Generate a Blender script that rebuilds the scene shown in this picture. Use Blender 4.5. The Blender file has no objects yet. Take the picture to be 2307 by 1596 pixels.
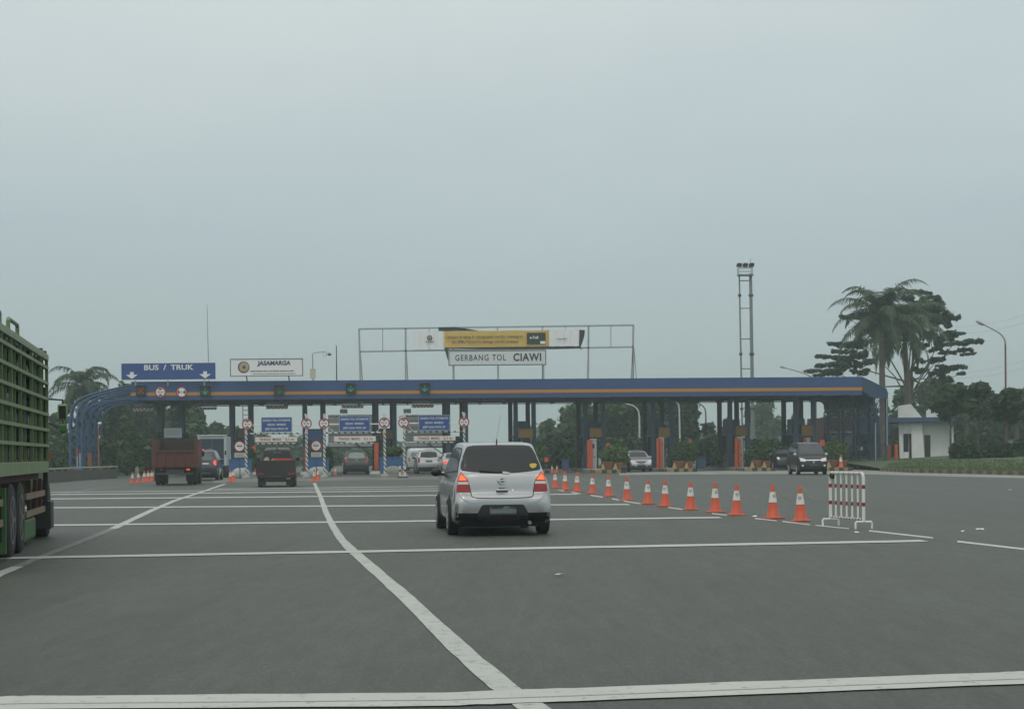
import bpy, bmesh, math, random
import numpy as np
from mathutils import Vector, Matrix
from mathutils.bvhtree import BVHTree
R = math.radians
sc = bpy.context.scene
COL = sc.collection
rnd = random.Random(7)

# ------------------------------------------------------------------ camera
F, CX, HY, CAMH, ROLL = 3800.0, 1153.5, 1022.0, 1.33, 0.009   # all in pixels of a 2307 px wide picture
cd = bpy.data.cameras.new('camera'); cam = bpy.data.objects.new('camera', cd); COL.objects.link(cam)
cd.sensor_width = 36; cd.lens = 36 * F / 2307.0; cd.shift_y = (HY - 798.0) / 2307.0
cd.clip_start = 0.1; cd.clip_end = 6000
cr, sr = math.cos(ROLL), math.sin(ROLL)
cam.matrix_world = Matrix(((cr, sr, 0, 0), (0, 0, -1, 0), (-sr, cr, 0, CAMH), (0, 0, 0, 1)))
sc.camera = cam

# ------------------------------------------------------------------ sky, sun, exposure
SUN_EL, SUN_ROT = R(62), R(200)
w = bpy.data.worlds.new('World'); sc.world = w; w.use_nodes = True
nt = w.node_tree; nt.nodes.clear()
out = nt.nodes.new('ShaderNodeOutputWorld')
sky = nt.nodes.new('ShaderNodeTexSky'); sky.sky_type = 'NISHITA'; sky.sun_disc = False
sky.sun_elevation = SUN_EL; sky.sun_rotation = SUN_ROT; sky.air_density = 1.6; sky.dust_density = 6; sky.ozone_density = 1.0
tc = nt.nodes.new('ShaderNodeTexCoord'); sep = nt.nodes.new('ShaderNodeSeparateXYZ')
nt.links.new(tc.outputs['Generated'], sep.inputs[0])
mapp = nt.nodes.new('ShaderNodeMapping'); mapp.inputs['Scale'].default_value = (1.6, 1.6, 5.0)
nt.links.new(tc.outputs['Generated'], mapp.inputs[0])
nz = nt.nodes.new('ShaderNodeTexNoise'); nz.inputs['Scale'].default_value = 2.2; nz.inputs['Detail'].default_value = 4
nt.links.new(mapp.outputs[0], nz.inputs['Vector'])
ma = nt.nodes.new('ShaderNodeMath'); ma.operation = 'MULTIPLY_ADD'; ma.inputs[1].default_value = 0.13
nt.links.new(nz.outputs['Fac'], ma.inputs[0]); nt.links.new(sep.outputs['Z'], ma.inputs[2])
ramp = nt.nodes.new('ShaderNodeValToRGB'); nt.links.new(ma.outputs[0], ramp.inputs[0])
cr_ = ramp.color_ramp
OVC = [(0.0, (0.40, 0.47, 0.465)), (0.10, (0.395, 0.47, 0.485)), (0.19, (0.415, 0.50, 0.54)), (0.27, (0.505, 0.575, 0.595)),
       (0.34, (0.60, 0.655, 0.65)), (0.6, (0.70, 0.74, 0.71)), (1.0, (0.80, 0.83, 0.80))]
while len(cr_.elements) < len(OVC): cr_.elements.new(0.5)
for e, (p, c) in zip(cr_.elements, OVC): e.position = p; e.color = (*c, 1)
bg1 = nt.nodes.new('ShaderNodeBackground'); bg1.inputs['Strength'].default_value = 0.02
bg2 = nt.nodes.new('ShaderNodeBackground'); bg2.inputs['Strength'].default_value = 1.0
nt.links.new(sky.outputs[0], bg1.inputs[0]); nt.links.new(ramp.outputs[0], bg2.inputs[0])
addn = nt.nodes.new('ShaderNodeAddShader')
nt.links.new(bg1.outputs[0], addn.inputs[0]); nt.links.new(bg2.outputs[0], addn.inputs[1]); nt.links.new(addn.outputs[0], out.inputs[0])
sd = bpy.data.lights.new('sun', 'SUN'); sun = bpy.data.objects.new('sun', sd); COL.objects.link(sun)
sd.energy = 0.6; sd.angle = R(14); sd.color = (1, 0.96, 0.9)
# the sky's sun_rotation turns clockwise from +Y
sdir = Vector((math.sin(SUN_ROT) * math.cos(SUN_EL), math.cos(SUN_ROT) * math.cos(SUN_EL), math.sin(SUN_EL)))
sun.rotation_euler = sdir.to_track_quat('Z', 'Y').to_euler()
vs = sc.view_settings
vs.view_transform = 'Standard'; vs.look = 'None'; vs.exposure = 0.0; vs.gamma = 1.0; vs.use_curve_mapping = False
sc.cycles.use_denoising = True
sc.cycles.max_bounces = 6; sc.cycles.diffuse_bounces = 3; sc.cycles.glossy_bounces = 3; sc.cycles.transparent_max_bounces = 8
sc.cycles.volume_bounces = 1

# ------------------------------------------------------------------ pixel -> world
def ray(x, y):
    u = (x - CX) / F; v = (HY - y) / F
    return u * cr + v * sr, v * cr - u * sr
def P(x, y, Y):
    a, b = ray(x, y); return Vector((a * Y, Y, b * Y + CAMH))
def G(x, y, z=0.0):
    a, b = ray(x, y); Y = (z - CAMH) / b; return Vector((a * Y, Y, z))

# ------------------------------------------------------------------ materials
MATS = {}
def mat(name, col, rough=0.6, var=0.12, scale=3.0, metal=0.0, spec=0.5, coat=0.0, emit=None, estr=1.0, bump=0.0, dirt=None, dirt_amt=0.0, alpha=None):
    if name in MATS: return MATS[name]
    m = bpy.data.materials.new(name); MATS[name] = m; m.use_nodes = True
    n = m.node_tree.nodes; l = m.node_tree.links; b = n['Principled BSDF']
    b.inputs['Roughness'].default_value = rough; b.inputs['Metallic'].default_value = metal
    b.inputs['Specular IOR Level'].default_value = spec; b.inputs['Coat Weight'].default_value = coat; b.inputs['Coat Roughness'].default_value = 0.08
    t = n.new('ShaderNodeTexCoord')
    nzz = n.new('ShaderNodeTexNoise'); nzz.inputs['Scale'].default_value = scale; nzz.inputs['Detail'].default_value = 5; nzz.inputs['Roughness'].default_value = 0.65
    l.new(t.outputs['Object'], nzz.inputs['Vector'])
    mx = n.new('ShaderNodeMix'); mx.data_type = 'RGBA'
    mx.inputs[6].default_value = (*[c * (1 - var) for c in col], 1); mx.inputs[7].default_value = (*[min(1, c * (1 + var)) for c in col], 1)
    l.new(nzz.outputs['Fac'], mx.inputs[0]); last = mx.outputs[2]
    if dirt:
        n2 = n.new('ShaderNodeTexNoise'); n2.inputs['Scale'].default_value = scale * 0.6; n2.inputs['Detail'].default_value = 7; n2.inputs['Roughness'].default_value = 0.7
        l.new(t.outputs['Object'], n2.inputs['Vector'])
        rp = n.new('ShaderNodeValToRGB'); rp.color_ramp.elements[0].position = 0.42; rp.color_ramp.elements[1].position = 0.68
        l.new(n2.outputs['Fac'], rp.inputs[0])
        mm = n.new('ShaderNodeMath'); mm.operation = 'MULTIPLY'; mm.inputs[1].default_value = dirt_amt; l.new(rp.outputs[0], mm.inputs[0])
        m2 = n.new('ShaderNodeMix'); m2.data_type = 'RGBA'; l.new(mm.outputs[0], m2.inputs[0]); l.new(last, m2.inputs[6]); m2.inputs[7].default_value = (*dirt, 1)
        last = m2.outputs[2]
    l.new(last, b.inputs['Base Color'])
    if bump:
        bp = n.new('ShaderNodeBump'); bp.inputs['Strength'].default_value = bump; bp.inputs['Distance'].default_value = 0.02
        l.new(nzz.outputs['Fac'], bp.inputs['Height']); l.new(bp.outputs[0], b.inputs['Normal'])
    if emit: b.inputs['Emission Color'].default_value = (*emit, 1); b.inputs['Emission Strength'].default_value = estr
    return m

def foliage_mat(name, c1, c2, trans=0.32):
    m = bpy.data.materials.new(name); MATS[name] = m; m.use_nodes = True
    n = m.node_tree.nodes; l = m.node_tree.links; b = n['Principled BSDF']; b.inputs['Roughness'].default_value = 0.6; b.inputs['Specular IOR Level'].default_value = 0.3
    g = n.new('ShaderNodeNewGeometry'); t = n.new('ShaderNodeTexCoord')
    nz1 = n.new('ShaderNodeTexNoise'); nz1.inputs['Scale'].default_value = 0.7; nz1.inputs['Detail'].default_value = 3; l.new(t.outputs['Object'], nz1.inputs['Vector'])
    ad = n.new('ShaderNodeMath'); ad.operation = 'MULTIPLY_ADD'; ad.inputs[1].default_value = 0.55; l.new(g.outputs['Random Per Island'], ad.inputs[0])
    m3 = n.new('ShaderNodeMath'); m3.operation = 'MULTIPLY'; m3.inputs[1].default_value = 0.6; l.new(nz1.outputs['Fac'], m3.inputs[0]); l.new(m3.outputs[0], ad.inputs[2])
    mx = n.new('ShaderNodeMix'); mx.data_type = 'RGBA'; mx.inputs[6].default_value = (*c1, 1); mx.inputs[7].default_value = (*c2, 1)
    l.new(ad.outputs[0], mx.inputs[0])
    oi = n.new('ShaderNodeObjectInfo'); hs = n.new('ShaderNodeHueSaturation')
    mr = n.new('ShaderNodeMapRange'); mr.inputs[3].default_value = 0.75; mr.inputs[4].default_value = 1.25; l.new(oi.outputs['Random'], mr.inputs[0]); l.new(mr.outputs[0], hs.inputs['Value'])
    l.new(mx.outputs[2], hs.inputs['Color']); l.new(hs.outputs[0], b.inputs['Base Color'])
    tr = n.new('ShaderNodeBsdfTranslucent'); l.new(hs.outputs[0], tr.inputs[0])
    ms = n.new('ShaderNodeMixShader'); ms.inputs[0].default_value = trans
    l.new(b.outputs[0], ms.inputs[1]); l.new(tr.outputs[0], ms.inputs[2]); l.new(ms.outputs[0], n['Material Output'].inputs[0])
    return m

# ------------------------------------------------------------------ mesh helpers
def tag(o, label=None, cat=None, group=None, kind=None):
    if label: o['label'] = label
    if cat: o['category'] = cat
    if group: o['group'] = group
    if kind: o['kind'] = kind
    return o
def thing(name, label, cat, loc=(0, 0, 0), rotz=0.0, group=None):
    o = bpy.data.objects.new(name, None); COL.objects.link(o); o.location = loc; o.rotation_euler = (0, 0, rotz); o.empty_display_size = 0.3
    return tag(o, label, cat, group)
def copy_tree(o, parent=None):
    c = o.copy(); COL.objects.link(c)
    if parent is not None: c.parent = parent
    for ch in list(o.children): copy_tree(ch, c)
    return c
class MB:
    def __init__(s): s.v = []; s.f = []; s.m = []; s.cur = 0
    def add(s, vs, fs):
        k = len(s.v); s.v += [tuple(p) for p in vs]
        for f in fs: s.f.append([i + k for i in f]); s.m.append(s.cur)
        return s
    def box(s, x0, x1, y0, y1, z0, z1):
        return s.add([(x0, y0, z0), (x1, y0, z0), (x1, y1, z0), (x0, y1, z0), (x0, y0, z1), (x1, y0, z1), (x1, y1, z1), (x0, y1, z1)],
                     [(0, 3, 2, 1), (4, 5, 6, 7), (0, 1, 5, 4), (1, 2, 6, 5), (2, 3, 7, 6), (3, 0, 4, 7)])
    def cbox(s, c, sx, sy, sz): return s.box(c[0] - sx / 2, c[0] + sx / 2, c[1] - sy / 2, c[1] + sy / 2, c[2] - sz / 2, c[2] + sz / 2)
    def cyl(s, p0, p1, r0, r1=None, n=10, caps=True):
        p0 = Vector(p0); p1 = Vector(p1); r1 = r0 if r1 is None else r1
        d = (p1 - p0).normalized(); a = d.orthogonal().normalized(); b = d.cross(a); vs = []
        for p, r in ((p0, r0), (p1, r1)):
            for i in range(n):
                t = 2 * math.pi * i / n; vs.append(p + (a * math.cos(t) + b * math.sin(t)) * r)
        fs = [(i, (i + 1) % n, n + (i + 1) % n, n + i) for i in range(n)]
        if caps: fs += [tuple(range(n - 1, -1, -1)), tuple(range(n, 2 * n))]
        return s.add(vs, fs)
    def bar(s, p0, p1, wx, wy=None):
        p0 = Vector(p0); p1 = Vector(p1); wy = wx if wy is None else wy
        d = (p1 - p0).normalized(); up = Vector((0, 1, 0)) if abs(d.y) < 0.9 else Vector((1, 0, 0))
        a = d.cross(up).normalized(); b = d.cross(a).normalized(); vs = []
        for p in (p0, p1):
            for i, j in ((-1, -1), (1, -1), (1, 1), (-1, 1)): vs.append(p + a * (i * wx / 2) + b * (j * wy / 2))
        return s.add(vs, [(0, 1, 5, 4), (1, 2, 6, 5), (2, 3, 7, 6), (3, 0, 4, 7), (3, 2, 1, 0), (4, 5, 6, 7)])
    def tube(s, pts, r, n=8, r1=None):
        pts = [Vector(p) for p in pts]; vs = []; a = None; N = len(pts)
        for i, p in enumerate(pts):
            d = (pts[min(i + 1, N - 1)] - pts[max(i - 1, 0)]).normalized()
            if a is None: a = d.orthogonal().normalized()
            a = (a - d * a.dot(d)).normalized(); b = d.cross(a)
            rr = r if r1 is None else r + (r1 - r) * i / (N - 1)
            for k in range(n):
                t = 2 * math.pi * k / n; vs.append(p + (a * math.cos(t) + b * math.sin(t)) * rr)
        fs = [(i * n + k, i * n + (k + 1) % n, (i + 1) * n + (k + 1) % n, (i + 1) * n + k) for i in range(N - 1) for k in range(n)]
        fs += [tuple(range(n - 1, -1, -1)), tuple(range((N - 1) * n, N * n))]
        return s.add(vs, fs)
    def lathe(s, prof, n=20, c=(0, 0, 0)):
        vs = []; N = len(prof)
        for r, z in prof:
            for k in range(n):
                t = 2 * math.pi * k / n; vs.append((c[0] + r * math.cos(t), c[1] + r * math.sin(t), c[2] + z))
        fs = [(i * n + k, i * n + (k + 1) % n, (i + 1) * n + (k + 1) % n, (i + 1) * n + k) for i in range(N - 1) for k in range(n)]
        fs += [tuple(range(n - 1, -1, -1)), tuple(range((N - 1) * n, N * n))]
        return s.add(vs, fs)
    def prism(s, pts, y0, y1):      # polygon in XZ, extruded along Y
        n = len(pts); vs = [(x, y0, z) for x, z in pts] + [(x, y1, z) for x, z in pts]
        return s.add(vs, [tuple(range(n)), tuple(range(2 * n - 1, n - 1, -1))] + [(i, i + n, (i + 1) % n + n, (i + 1) % n) for i in range(n)])
    def xprism(s, pts, x0, x1):     # polygon in YZ, extruded along X
        n = len(pts); vs = [(x0, y, z) for y, z in pts] + [(x1, y, z) for y, z in pts]
        return s.add(vs, [tuple(range(n)), tuple(range(2 * n - 1, n - 1, -1))] + [(i, i + n, (i + 1) % n + n, (i + 1) % n) for i in range(n)])
    def disc(s, c, r, y0, y1, n=24, rin=0.0):   # disc or ring facing -Y
        ring = [(math.cos(2 * math.pi * k / n), math.sin(2 * math.pi * k / n)) for k in range(n)]
        if not rin: return s.prism([(c[0] + r * a, c[1] + r * b) for a, b in ring], y0, y1)
        vs = []
        for y in (y0, y1):
            for rr in (r, rin): vs += [(c[0] + rr * a, y, c[1] + rr * b) for a, b in ring]
        fs = []
        for k in range(n):
            j = (k + 1) % n
            fs += [(k, j, n + j, n + k), (2 * n + k, 3 * n + k, 3 * n + j, 2 * n + j), (k, 2 * n + k, 2 * n + j, j), (n + k, n + j, 3 * n + j, 3 * n + k)]
        return s.add(vs, fs)
    def ball(s, c, rx, ry=None, rz=None, n=12, m=8, jit=0.0, seed=0):
        ry = rx if ry is None else ry; rz = rx if rz is None else rz; q = random.Random(seed); vs = []
        for i in range(1, m):
            ph = math.pi * i / m
            for k in range(n):
                t = 2 * math.pi * k / n; j = 1 + q.uniform(-jit, jit)
                vs.append((c[0] + rx * j * math.sin(ph) * math.cos(t), c[1] + ry * j * math.sin(ph) * math.sin(t), c[2] + rz * j * math.cos(ph)))
        fs = [(i * n + k, (i + 1) * n + k, (i + 1) * n + (k + 1) % n, i * n + (k + 1) % n) for i in range(m - 2) for k in range(n)]
        vs += [(c[0], c[1], c[2] + rz), (c[0], c[1], c[2] - rz)]; a = len(vs) - 2
        fs += [(a, k, (k + 1) % n) for k in range(n)] + [(a + 1, (m - 2) * n + (k + 1) % n, (m - 2) * n + k) for k in range(n)]
        return s.add(vs, fs)
    def strip(s, pts, z=0.0):       # quads between pairs (left, right)
        vs = []
        for a, b in pts: vs += [(a[0], a[1], z), (b[0], b[1], z)]
        return s.add(vs, [(2 * i, 2 * i + 1, 2 * i + 3, 2 * i + 2) for i in range(len(pts) - 1)])
    def build(s, name, mats, parent=None, smooth=False, loc=None, bevel=0.0, recalc=True, rot=None):
        me = bpy.data.meshes.new(name); me.from_pydata(s.v, [], s.f)
        for m in (mats if isinstance(mats, (list, tuple)) else [mats]): me.materials.append(m)
        me.polygons.foreach_set('material_index', s.m)
        if recalc:
            bm = bmesh.new(); bm.from_mesh(me); bmesh.ops.recalc_face_normals(bm, faces=bm.faces); bm.to_mesh(me); bm.free()
        if smooth: me.polygons.foreach_set('use_smooth', [True] * len(me.polygons)); me.set_sharp_from_angle(angle=R(40))
        me.update(); o = bpy.data.objects.new(name, me); COL.objects.link(o)
        if parent is not None: o.parent = parent
        if loc is not None: o.location = loc
        if rot is not None: o.rotation_euler = rot
        if bevel:
            bv = o.modifiers.new('bevel', 'BEVEL'); bv.width = bevel; bv.segments = 2; bv.limit_method = 'ANGLE'
        return o
def fast_mesh(name, V, Q, m, parent=None):
    me = bpy.data.meshes.new(name); me.vertices.add(len(V)); me.vertices.foreach_set('co', np.asarray(V, 'f').ravel())
    k = Q.shape[1]; me.loops.add(Q.size); me.loops.foreach_set('vertex_index', Q.astype('i').ravel())
    me.polygons.add(len(Q)); me.polygons.foreach_set('loop_start', np.arange(0, Q.size, k, dtype='i')); me.polygons.foreach_set('loop_total', np.full(len(Q), k, 'i'))
    me.update(calc_edges=True); me.materials.append(m)
    o = bpy.data.objects.new(name, me); COL.objects.link(o)
    if parent is not None: o.parent = parent
    return o
def text(body, size, m, parent, loc, width=None, bold=0.0, name='lettering', spacing=1.0, align='CENTER', shear=0.0):
    cu = bpy.data.curves.new(name, 'FONT'); cu.body = body; cu.size = size; cu.extrude = 0.004; cu.offset = bold; cu.align_x = align; cu.align_y = 'CENTER'; cu.space_character = spacing; cu.shear = shear; cu.resolution_u = 3
    t = bpy.data.objects.new('tmp', cu); COL.objects.link(t); bpy.context.view_layer.update()
    me = bpy.data.meshes.new_from_object(t); bpy.data.objects.remove(t); bpy.data.curves.remove(cu)
    xs = [v.co.x for v in me.vertices]; wd = max(xs) - min(xs)
    k = (width / wd) if width else 1.0
    for v in me.vertices: x, y, z = v.co; v.co = (x * k, -z, y)
    me.materials.clear(); me.materials.append(m); me.name = name
    o = bpy.data.objects.new(name, me); COL.objects.link(o); o.parent = parent; o.location = loc
    return o

# ------------------------------------------------------------------ palette
ASPH = None
white_paint = mat('white_paint', (0.72, 0.74, 0.70), 0.55, 0.08, 4)
black = mat('black_plastic', (0.015, 0.016, 0.017), 0.5, 0.2)
rubber = mat('rubber', (0.018, 0.018, 0.018), 0.85, 0.3, 8)
dark_metal = mat('dark_metal', (0.06, 0.065, 0.07), 0.55, 0.2)
grey_metal = mat('grey_metal', (0.28, 0.30, 0.30), 0.5, 0.15, 4, metal=0.3)
galv = mat('galvanised', (0.36, 0.39, 0.39), 0.45, 0.15, 3, metal=0.5)
alloy = mat('alloy_rim', (0.62, 0.64, 0.65), 0.35, 0.05, 5, metal=0.15)
glass = mat('tinted_glass', (0.02, 0.024, 0.026), 0.08, 0.1, 2, spec=0.42, coat=0.0)
blue_can = mat('canopy_blue', (0.029, 0.074, 0.205), 0.5, 0.12, 0.5, dirt=(0.028, 0.06, 0.15), dirt_amt=0.35)
blue_low = mat('canopy_blue_lower', (0.030, 0.068, 0.175), 0.55, 0.12, 0.6)
orange_st = mat('orange_stripe', (0.46, 0.21, 0.03), 0.55, 0.12, 0.9)
soffit_m = mat('soffit_sheet', (0.05, 0.06, 0.066), 0.7, 0.2, 0.5)
col_dark = mat('column_shaded', (0.035, 0.052, 0.056), 0.6, 0.2, 2)  # shade on the back columns is put into this darker colour
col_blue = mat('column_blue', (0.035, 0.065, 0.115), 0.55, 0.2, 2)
truss_blue = mat('truss_blue', (0.042, 0.098, 0.205), 0.5, 0.15, 2)
sign_blue = mat('sign_blue', (0.026, 0.075, 0.26), 0.45, 0.08, 2)
sign_white = mat('sign_white', (0.78, 0.80, 0.80), 0.5, 0.06, 2)
sign_cream = mat('sign_cream', (0.72, 0.65, 0.61), 0.55, 0.08, 3)
sign_red = mat('sign_red', (0.42, 0.02, 0.025), 0.5, 0.1, 3)
ink = mat('ink_black', (0.02, 0.022, 0.03), 0.6, 0.1)
ink_blue = mat('ink_navy', (0.03, 0.04, 0.12), 0.6, 0.1)
ink_grey = mat('ink_grey', (0.20, 0.21, 0.21), 0.6, 0.1)
ink_red = mat('ink_dull_red', (0.30, 0.10, 0.08), 0.6, 0.2)
cone_or = mat('cone_orange', (0.58, 0.088, 0.035), 0.5, 0.12, 6, dirt=(0.25, 0.06, 0.03), dirt_amt=0.4)
cone_wh = mat('cone_white', (0.66, 0.67, 0.63), 0.5, 0.06, 6, dirt=(0.35, 0.34, 0.3), dirt_amt=0.3)
orange_p = mat('orange_post', (0.50, 0.085, 0.022), 0.55, 0.15, 3, dirt=(0.2, 0.06, 0.03), dirt_amt=0.3)
red_band = mat('red_band', (0.28, 0.012, 0.02), 0.5, 0.15, 5)
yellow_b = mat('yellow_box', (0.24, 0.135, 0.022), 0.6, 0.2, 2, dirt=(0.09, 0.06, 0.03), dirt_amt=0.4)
booth_blue = mat('booth_blue', (0.035, 0.07, 0.14), 0.5, 0.15, 2)
planter_blue = mat('planter_blue', (0.035, 0.12, 0.30), 0.55, 0.12, 3, dirt=(0.05, 0.08, 0.12), dirt_amt=0.4)
concrete = mat('concrete', (0.30, 0.30, 0.275), 0.8, 0.18, 1.2, bump=0.1, dirt=(0.15, 0.15, 0.13), dirt_amt=0.5)
rock_m = mat('pale_stone', (0.34, 0.37, 0.36), 0.85, 0.2, 3, bump=0.3)
kerb_y = mat('kerb_yellow', (0.30, 0.23, 0.09), 0.7, 0.25, 4, dirt=(0.1, 0.09, 0.06), dirt_amt=0.5)
kerb_k = mat('kerb_black', (0.04, 0.042, 0.035), 0.7, 0.3, 4)
terra = mat('terracotta', (0.22, 0.10, 0.05), 0.75, 0.2, 4)
bark = mat('bark', (0.10, 0.085, 0.065), 0.85, 0.3, 3, bump=0.3)
palm_bark = mat('palm_trunk', (0.15, 0.125, 0.10), 0.85, 0.25, 2, bump=0.2)
leaf_a = foliage_mat('leaf_dark', (0.0220, 0.0464, 0.0220), (0.0610, 0.1122, 0.0439))
leaf_b = foliage_mat('leaf_mid', (0.0293, 0.0634, 0.0268), (0.0805, 0.1440, 0.0537))
leaf_c = foliage_mat('leaf_bright', (0.0366, 0.0756, 0.0220), (0.1037, 0.1708, 0.0488))
leaf_p = foliage_mat('leaf_palm', (0.0342, 0.0659, 0.0342), (0.0915, 0.1464, 0.0671))
leaf_t = foliage_mat('leaf_tiered', (0.0268, 0.0561, 0.0317), (0.0671, 0.1159, 0.0586))
wall_white = mat('white_render', (0.74, 0.76, 0.75), 0.75, 0.06, 0.6, dirt=(0.45, 0.46, 0.44), dirt_amt=0.35)
green_cage = mat('cage_green', (0.16, 0.235, 0.105), 0.55, 0.15, 3, dirt=(0.11, 0.12, 0.07), dirt_amt=0.5)
green_dk = mat('truck_green', (0.035, 0.13, 0.025), 0.5, 0.2, 3, dirt=(0.04, 0.06, 0.03), dirt_amt=0.4)
wood = mat('plank_wood', (0.20, 0.15, 0.095), 0.75, 0.25, 6)
rust = mat('rust_brown', (0.075, 0.028, 0.02), 0.8, 0.3, 4)
bottle_m = mat('bottle_blue', (0.05, 0.10, 0.16), 0.2, 0.2, 3, spec=0.6)
lamp_red = mat('lamp_red', (0.32, 0.008, 0.012), 0.25, 0.1, 6, coat=0.4)
lamp_dim = mat('lamp_dull_red', (0.22, 0.02, 0.02), 0.3, 0.1, 6, coat=0.3)
lamp_lit = mat('lamp_lit_red', (0.5, 0.03, 0.02), 0.3, 0.05, 6, emit=(1.0, 0.10, 0.05), estr=0.75)
lamp_hot = mat('lamp_lit_amber', (0.6, 0.1, 0.03), 0.3, 0.05, 6, emit=(1.0, 0.26, 0.06), estr=0.7)
lamp_clear = mat('lamp_clear', (0.6, 0.62, 0.62), 0.15, 0.1, 6, coat=0.5)
plate_m = mat('plate_grey', (0.16, 0.19, 0.20), 0.5, 0.35, 14)
plate_k = mat('plate_black', (0.04, 0.042, 0.045), 0.5, 0.3, 12)
paper = mat('paper', (0.7, 0.72, 0.72), 0.8, 0.08)
rope_m = mat('rope', (0.38, 0.34, 0.22), 0.8, 0.2)
arrow_g = mat('signal_green', (0.02, 0.2, 0.12), 0.5, 0.1, emit=(0.05, 0.75, 0.38), estr=0.16)
arrow_d = mat('signal_green_dim', (0.02, 0.12, 0.07), 0.5, 0.1, emit=(0.03, 0.35, 0.18), estr=0.05)
cross_r = mat('signal_red', (0.2, 0.03, 0.015), 0.5, 0.1, emit=(0.6, 0.08, 0.03), estr=0.14)

# ================================================================== SETTING
def asphalt_mat(name, base, apron=False):
    m = bpy.data.materials.new(name); m.use_nodes = True; n = m.node_tree.nodes; l = m.node_tree.links; b = n['Principled BSDF']
    b.inputs['Roughness'].default_value = 0.62; b.inputs['Specular IOR Level'].default_value = 0.5
    t = n.new('ShaderNodeTexCoord')
    def noise(scale, det, rough, sx=1, sy=1):
        mp = n.new('ShaderNodeMapping'); mp.inputs['Scale'].default_value = (sx, sy, 1); mp.inputs['Rotation'].default_value = (0, 0, R(-7.5)); l.new(t.outputs['Object'], mp.inputs[0])
        z = n.new('ShaderNodeTexNoise'); z.inputs['Scale'].default_value = scale; z.inputs['Detail'].default_value = det; z.inputs['Roughness'].default_value = rough; l.new(mp.outputs[0], z.inputs['Vector']); return z.outputs['Fac']
    def mixc(fac, c1, c2, lo=0.3, hi=0.7):
        r = n.new('ShaderNodeMapRange'); r.inputs[1].default_value = lo; r.inputs[2].default_value = hi; l.new(fac, r.inputs[0])
        x = n.new('ShaderNodeMix'); x.data_type = 'RGBA'; l.new(r.outputs[0], x.inputs[0])
        for sck, c in ((6, c1), (7, c2)):
            if isinstance(c, tuple): x.inputs[sck].default_value = (*c, 1)
            else: l.new(c, x.inputs[sck])
        return x.outputs[2]
    d = tuple(c * 0.86 for c in base); u = tuple(c * 1.12 for c in base)
    patch = mixc(noise(0.22, 4, 0.6), tuple(c * 0.80 for c in base), tuple(c * 1.18 for c in base))
    mott = mixc(noise(7, 5, 0.75, 1.0, 0.14), (.70, .70, .70), (1.30, 1.30, 1.30), 0.3, 0.7)
    streak = mixc(noise(0.9, 5, 0.6, 1.0, 0.06), tuple(c * 0.74 for c in base), tuple(c * 1.24 for c in base), 0.35, 0.65)
    a = n.new('ShaderNodeMix'); a.data_type = 'RGBA'; a.inputs[0].default_value = 0.5; l.new(patch, a.inputs[6]); l.new(streak, a.inputs[7])
    grain = noise(42, 6, 0.85, 1.0, 0.22)
    g = n.new('ShaderNodeMapRange'); g.inputs[1].default_value = 0.32; g.inputs[2].default_value = 0.68; g.inputs[3].default_value = 0.45; g.inputs[4].default_value = 1.55; l.new(grain, g.inputs[0])
    mul = n.new('ShaderNodeMix'); mul.data_type = 'RGBA'; mul.blend_type = 'MULTIPLY'; mul.inputs[0].default_value = 1
    l.new(a.outputs[2], mul.inputs[6]); l.new(g.outputs[0], mul.inputs[7])
    # long thin tyre scuffs
    sc2 = mixc(noise(2.6, 4, 0.55, 1.0, 0.05), (0, 0, 0), (1, 1, 1), 0.62, 0.74)
    mm = n.new('ShaderNodeMath'); mm.operation = 'MULTIPLY'; mm.inputs[1].default_value = 0.6; l.new(sc2, mm.inputs[0])
    dk = n.new('ShaderNodeMix'); dk.data_type = 'RGBA'; l.new(mm.outputs[0], dk.inputs[0]); mu2 = n.new('ShaderNodeMix'); mu2.data_type = 'RGBA'; mu2.blend_type = 'MULTIPLY'; mu2.inputs[0].default_value = 1; l.new(mul.outputs[2], mu2.inputs[6]); l.new(mott, mu2.inputs[7]); l.new(mu2.outputs[2], dk.inputs[6]); dk.inputs[7].default_value = (*[c * 0.55 for c in base], 1)
    l.new(dk.outputs[2], b.inputs['Base Color'])
    bp = n.new('ShaderNodeBump'); bp.inputs['Strength'].default_value = 0.25; bp.inputs['Distance'].default_value = 0.01; l.new(grain, bp.inputs['Height']); l.new(bp.outputs[0], b.inputs['Normal'])
    return m
def worn_paint(name, lo, hi, col=(0.44, 0.46, 0.425), under=(0.085, 0.09, 0.082)):
    m = bpy.data.materials.new(name); m.use_nodes = True; n = m.node_tree.nodes; l = m.node_tree.links; b = n['Principled BSDF']; b.inputs['Roughness'].default_value = 0.65
    t = n.new('ShaderNodeTexCoord'); z = n.new('ShaderNodeTexNoise'); z.inputs['Scale'].default_value = 9; z.inputs['Detail'].default_value = 8; z.inputs['Roughness'].default_value = 0.75
    l.new(t.outputs['Object'], z.inputs['Vector'])
    r = n.new('ShaderNodeMapRange'); r.inputs[1].default_value = lo; r.inputs[2].default_value = hi; l.new(z.outputs['Fac'], r.inputs[0])
    z2 = n.new('ShaderNodeTexNoise'); z2.inputs['Scale'].default_value = 1.2; z2.inputs['Detail'].default_value = 4; l.new(t.outputs['Object'], z2.inputs['Vector'])
    c = n.new('ShaderNodeMix'); c.data_type = 'RGBA'; c.inputs[6].default_value = (*[k * 0.85 for k in col], 1); c.inputs[7].default_value = (*[k * 1.12 for k in col], 1); l.new(z2.outputs['Fac'], c.inputs[0])
    x = n.new('ShaderNodeMix'); x.data_type = 'RGBA'; l.new(r.outputs[0], x.inputs[0]); x.inputs[6].default_value = (*under, 1); l.new(c.outputs[2], x.inputs[7]); l.new(x.outputs[2], b.inputs['Base Color'])
    return m
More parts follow.
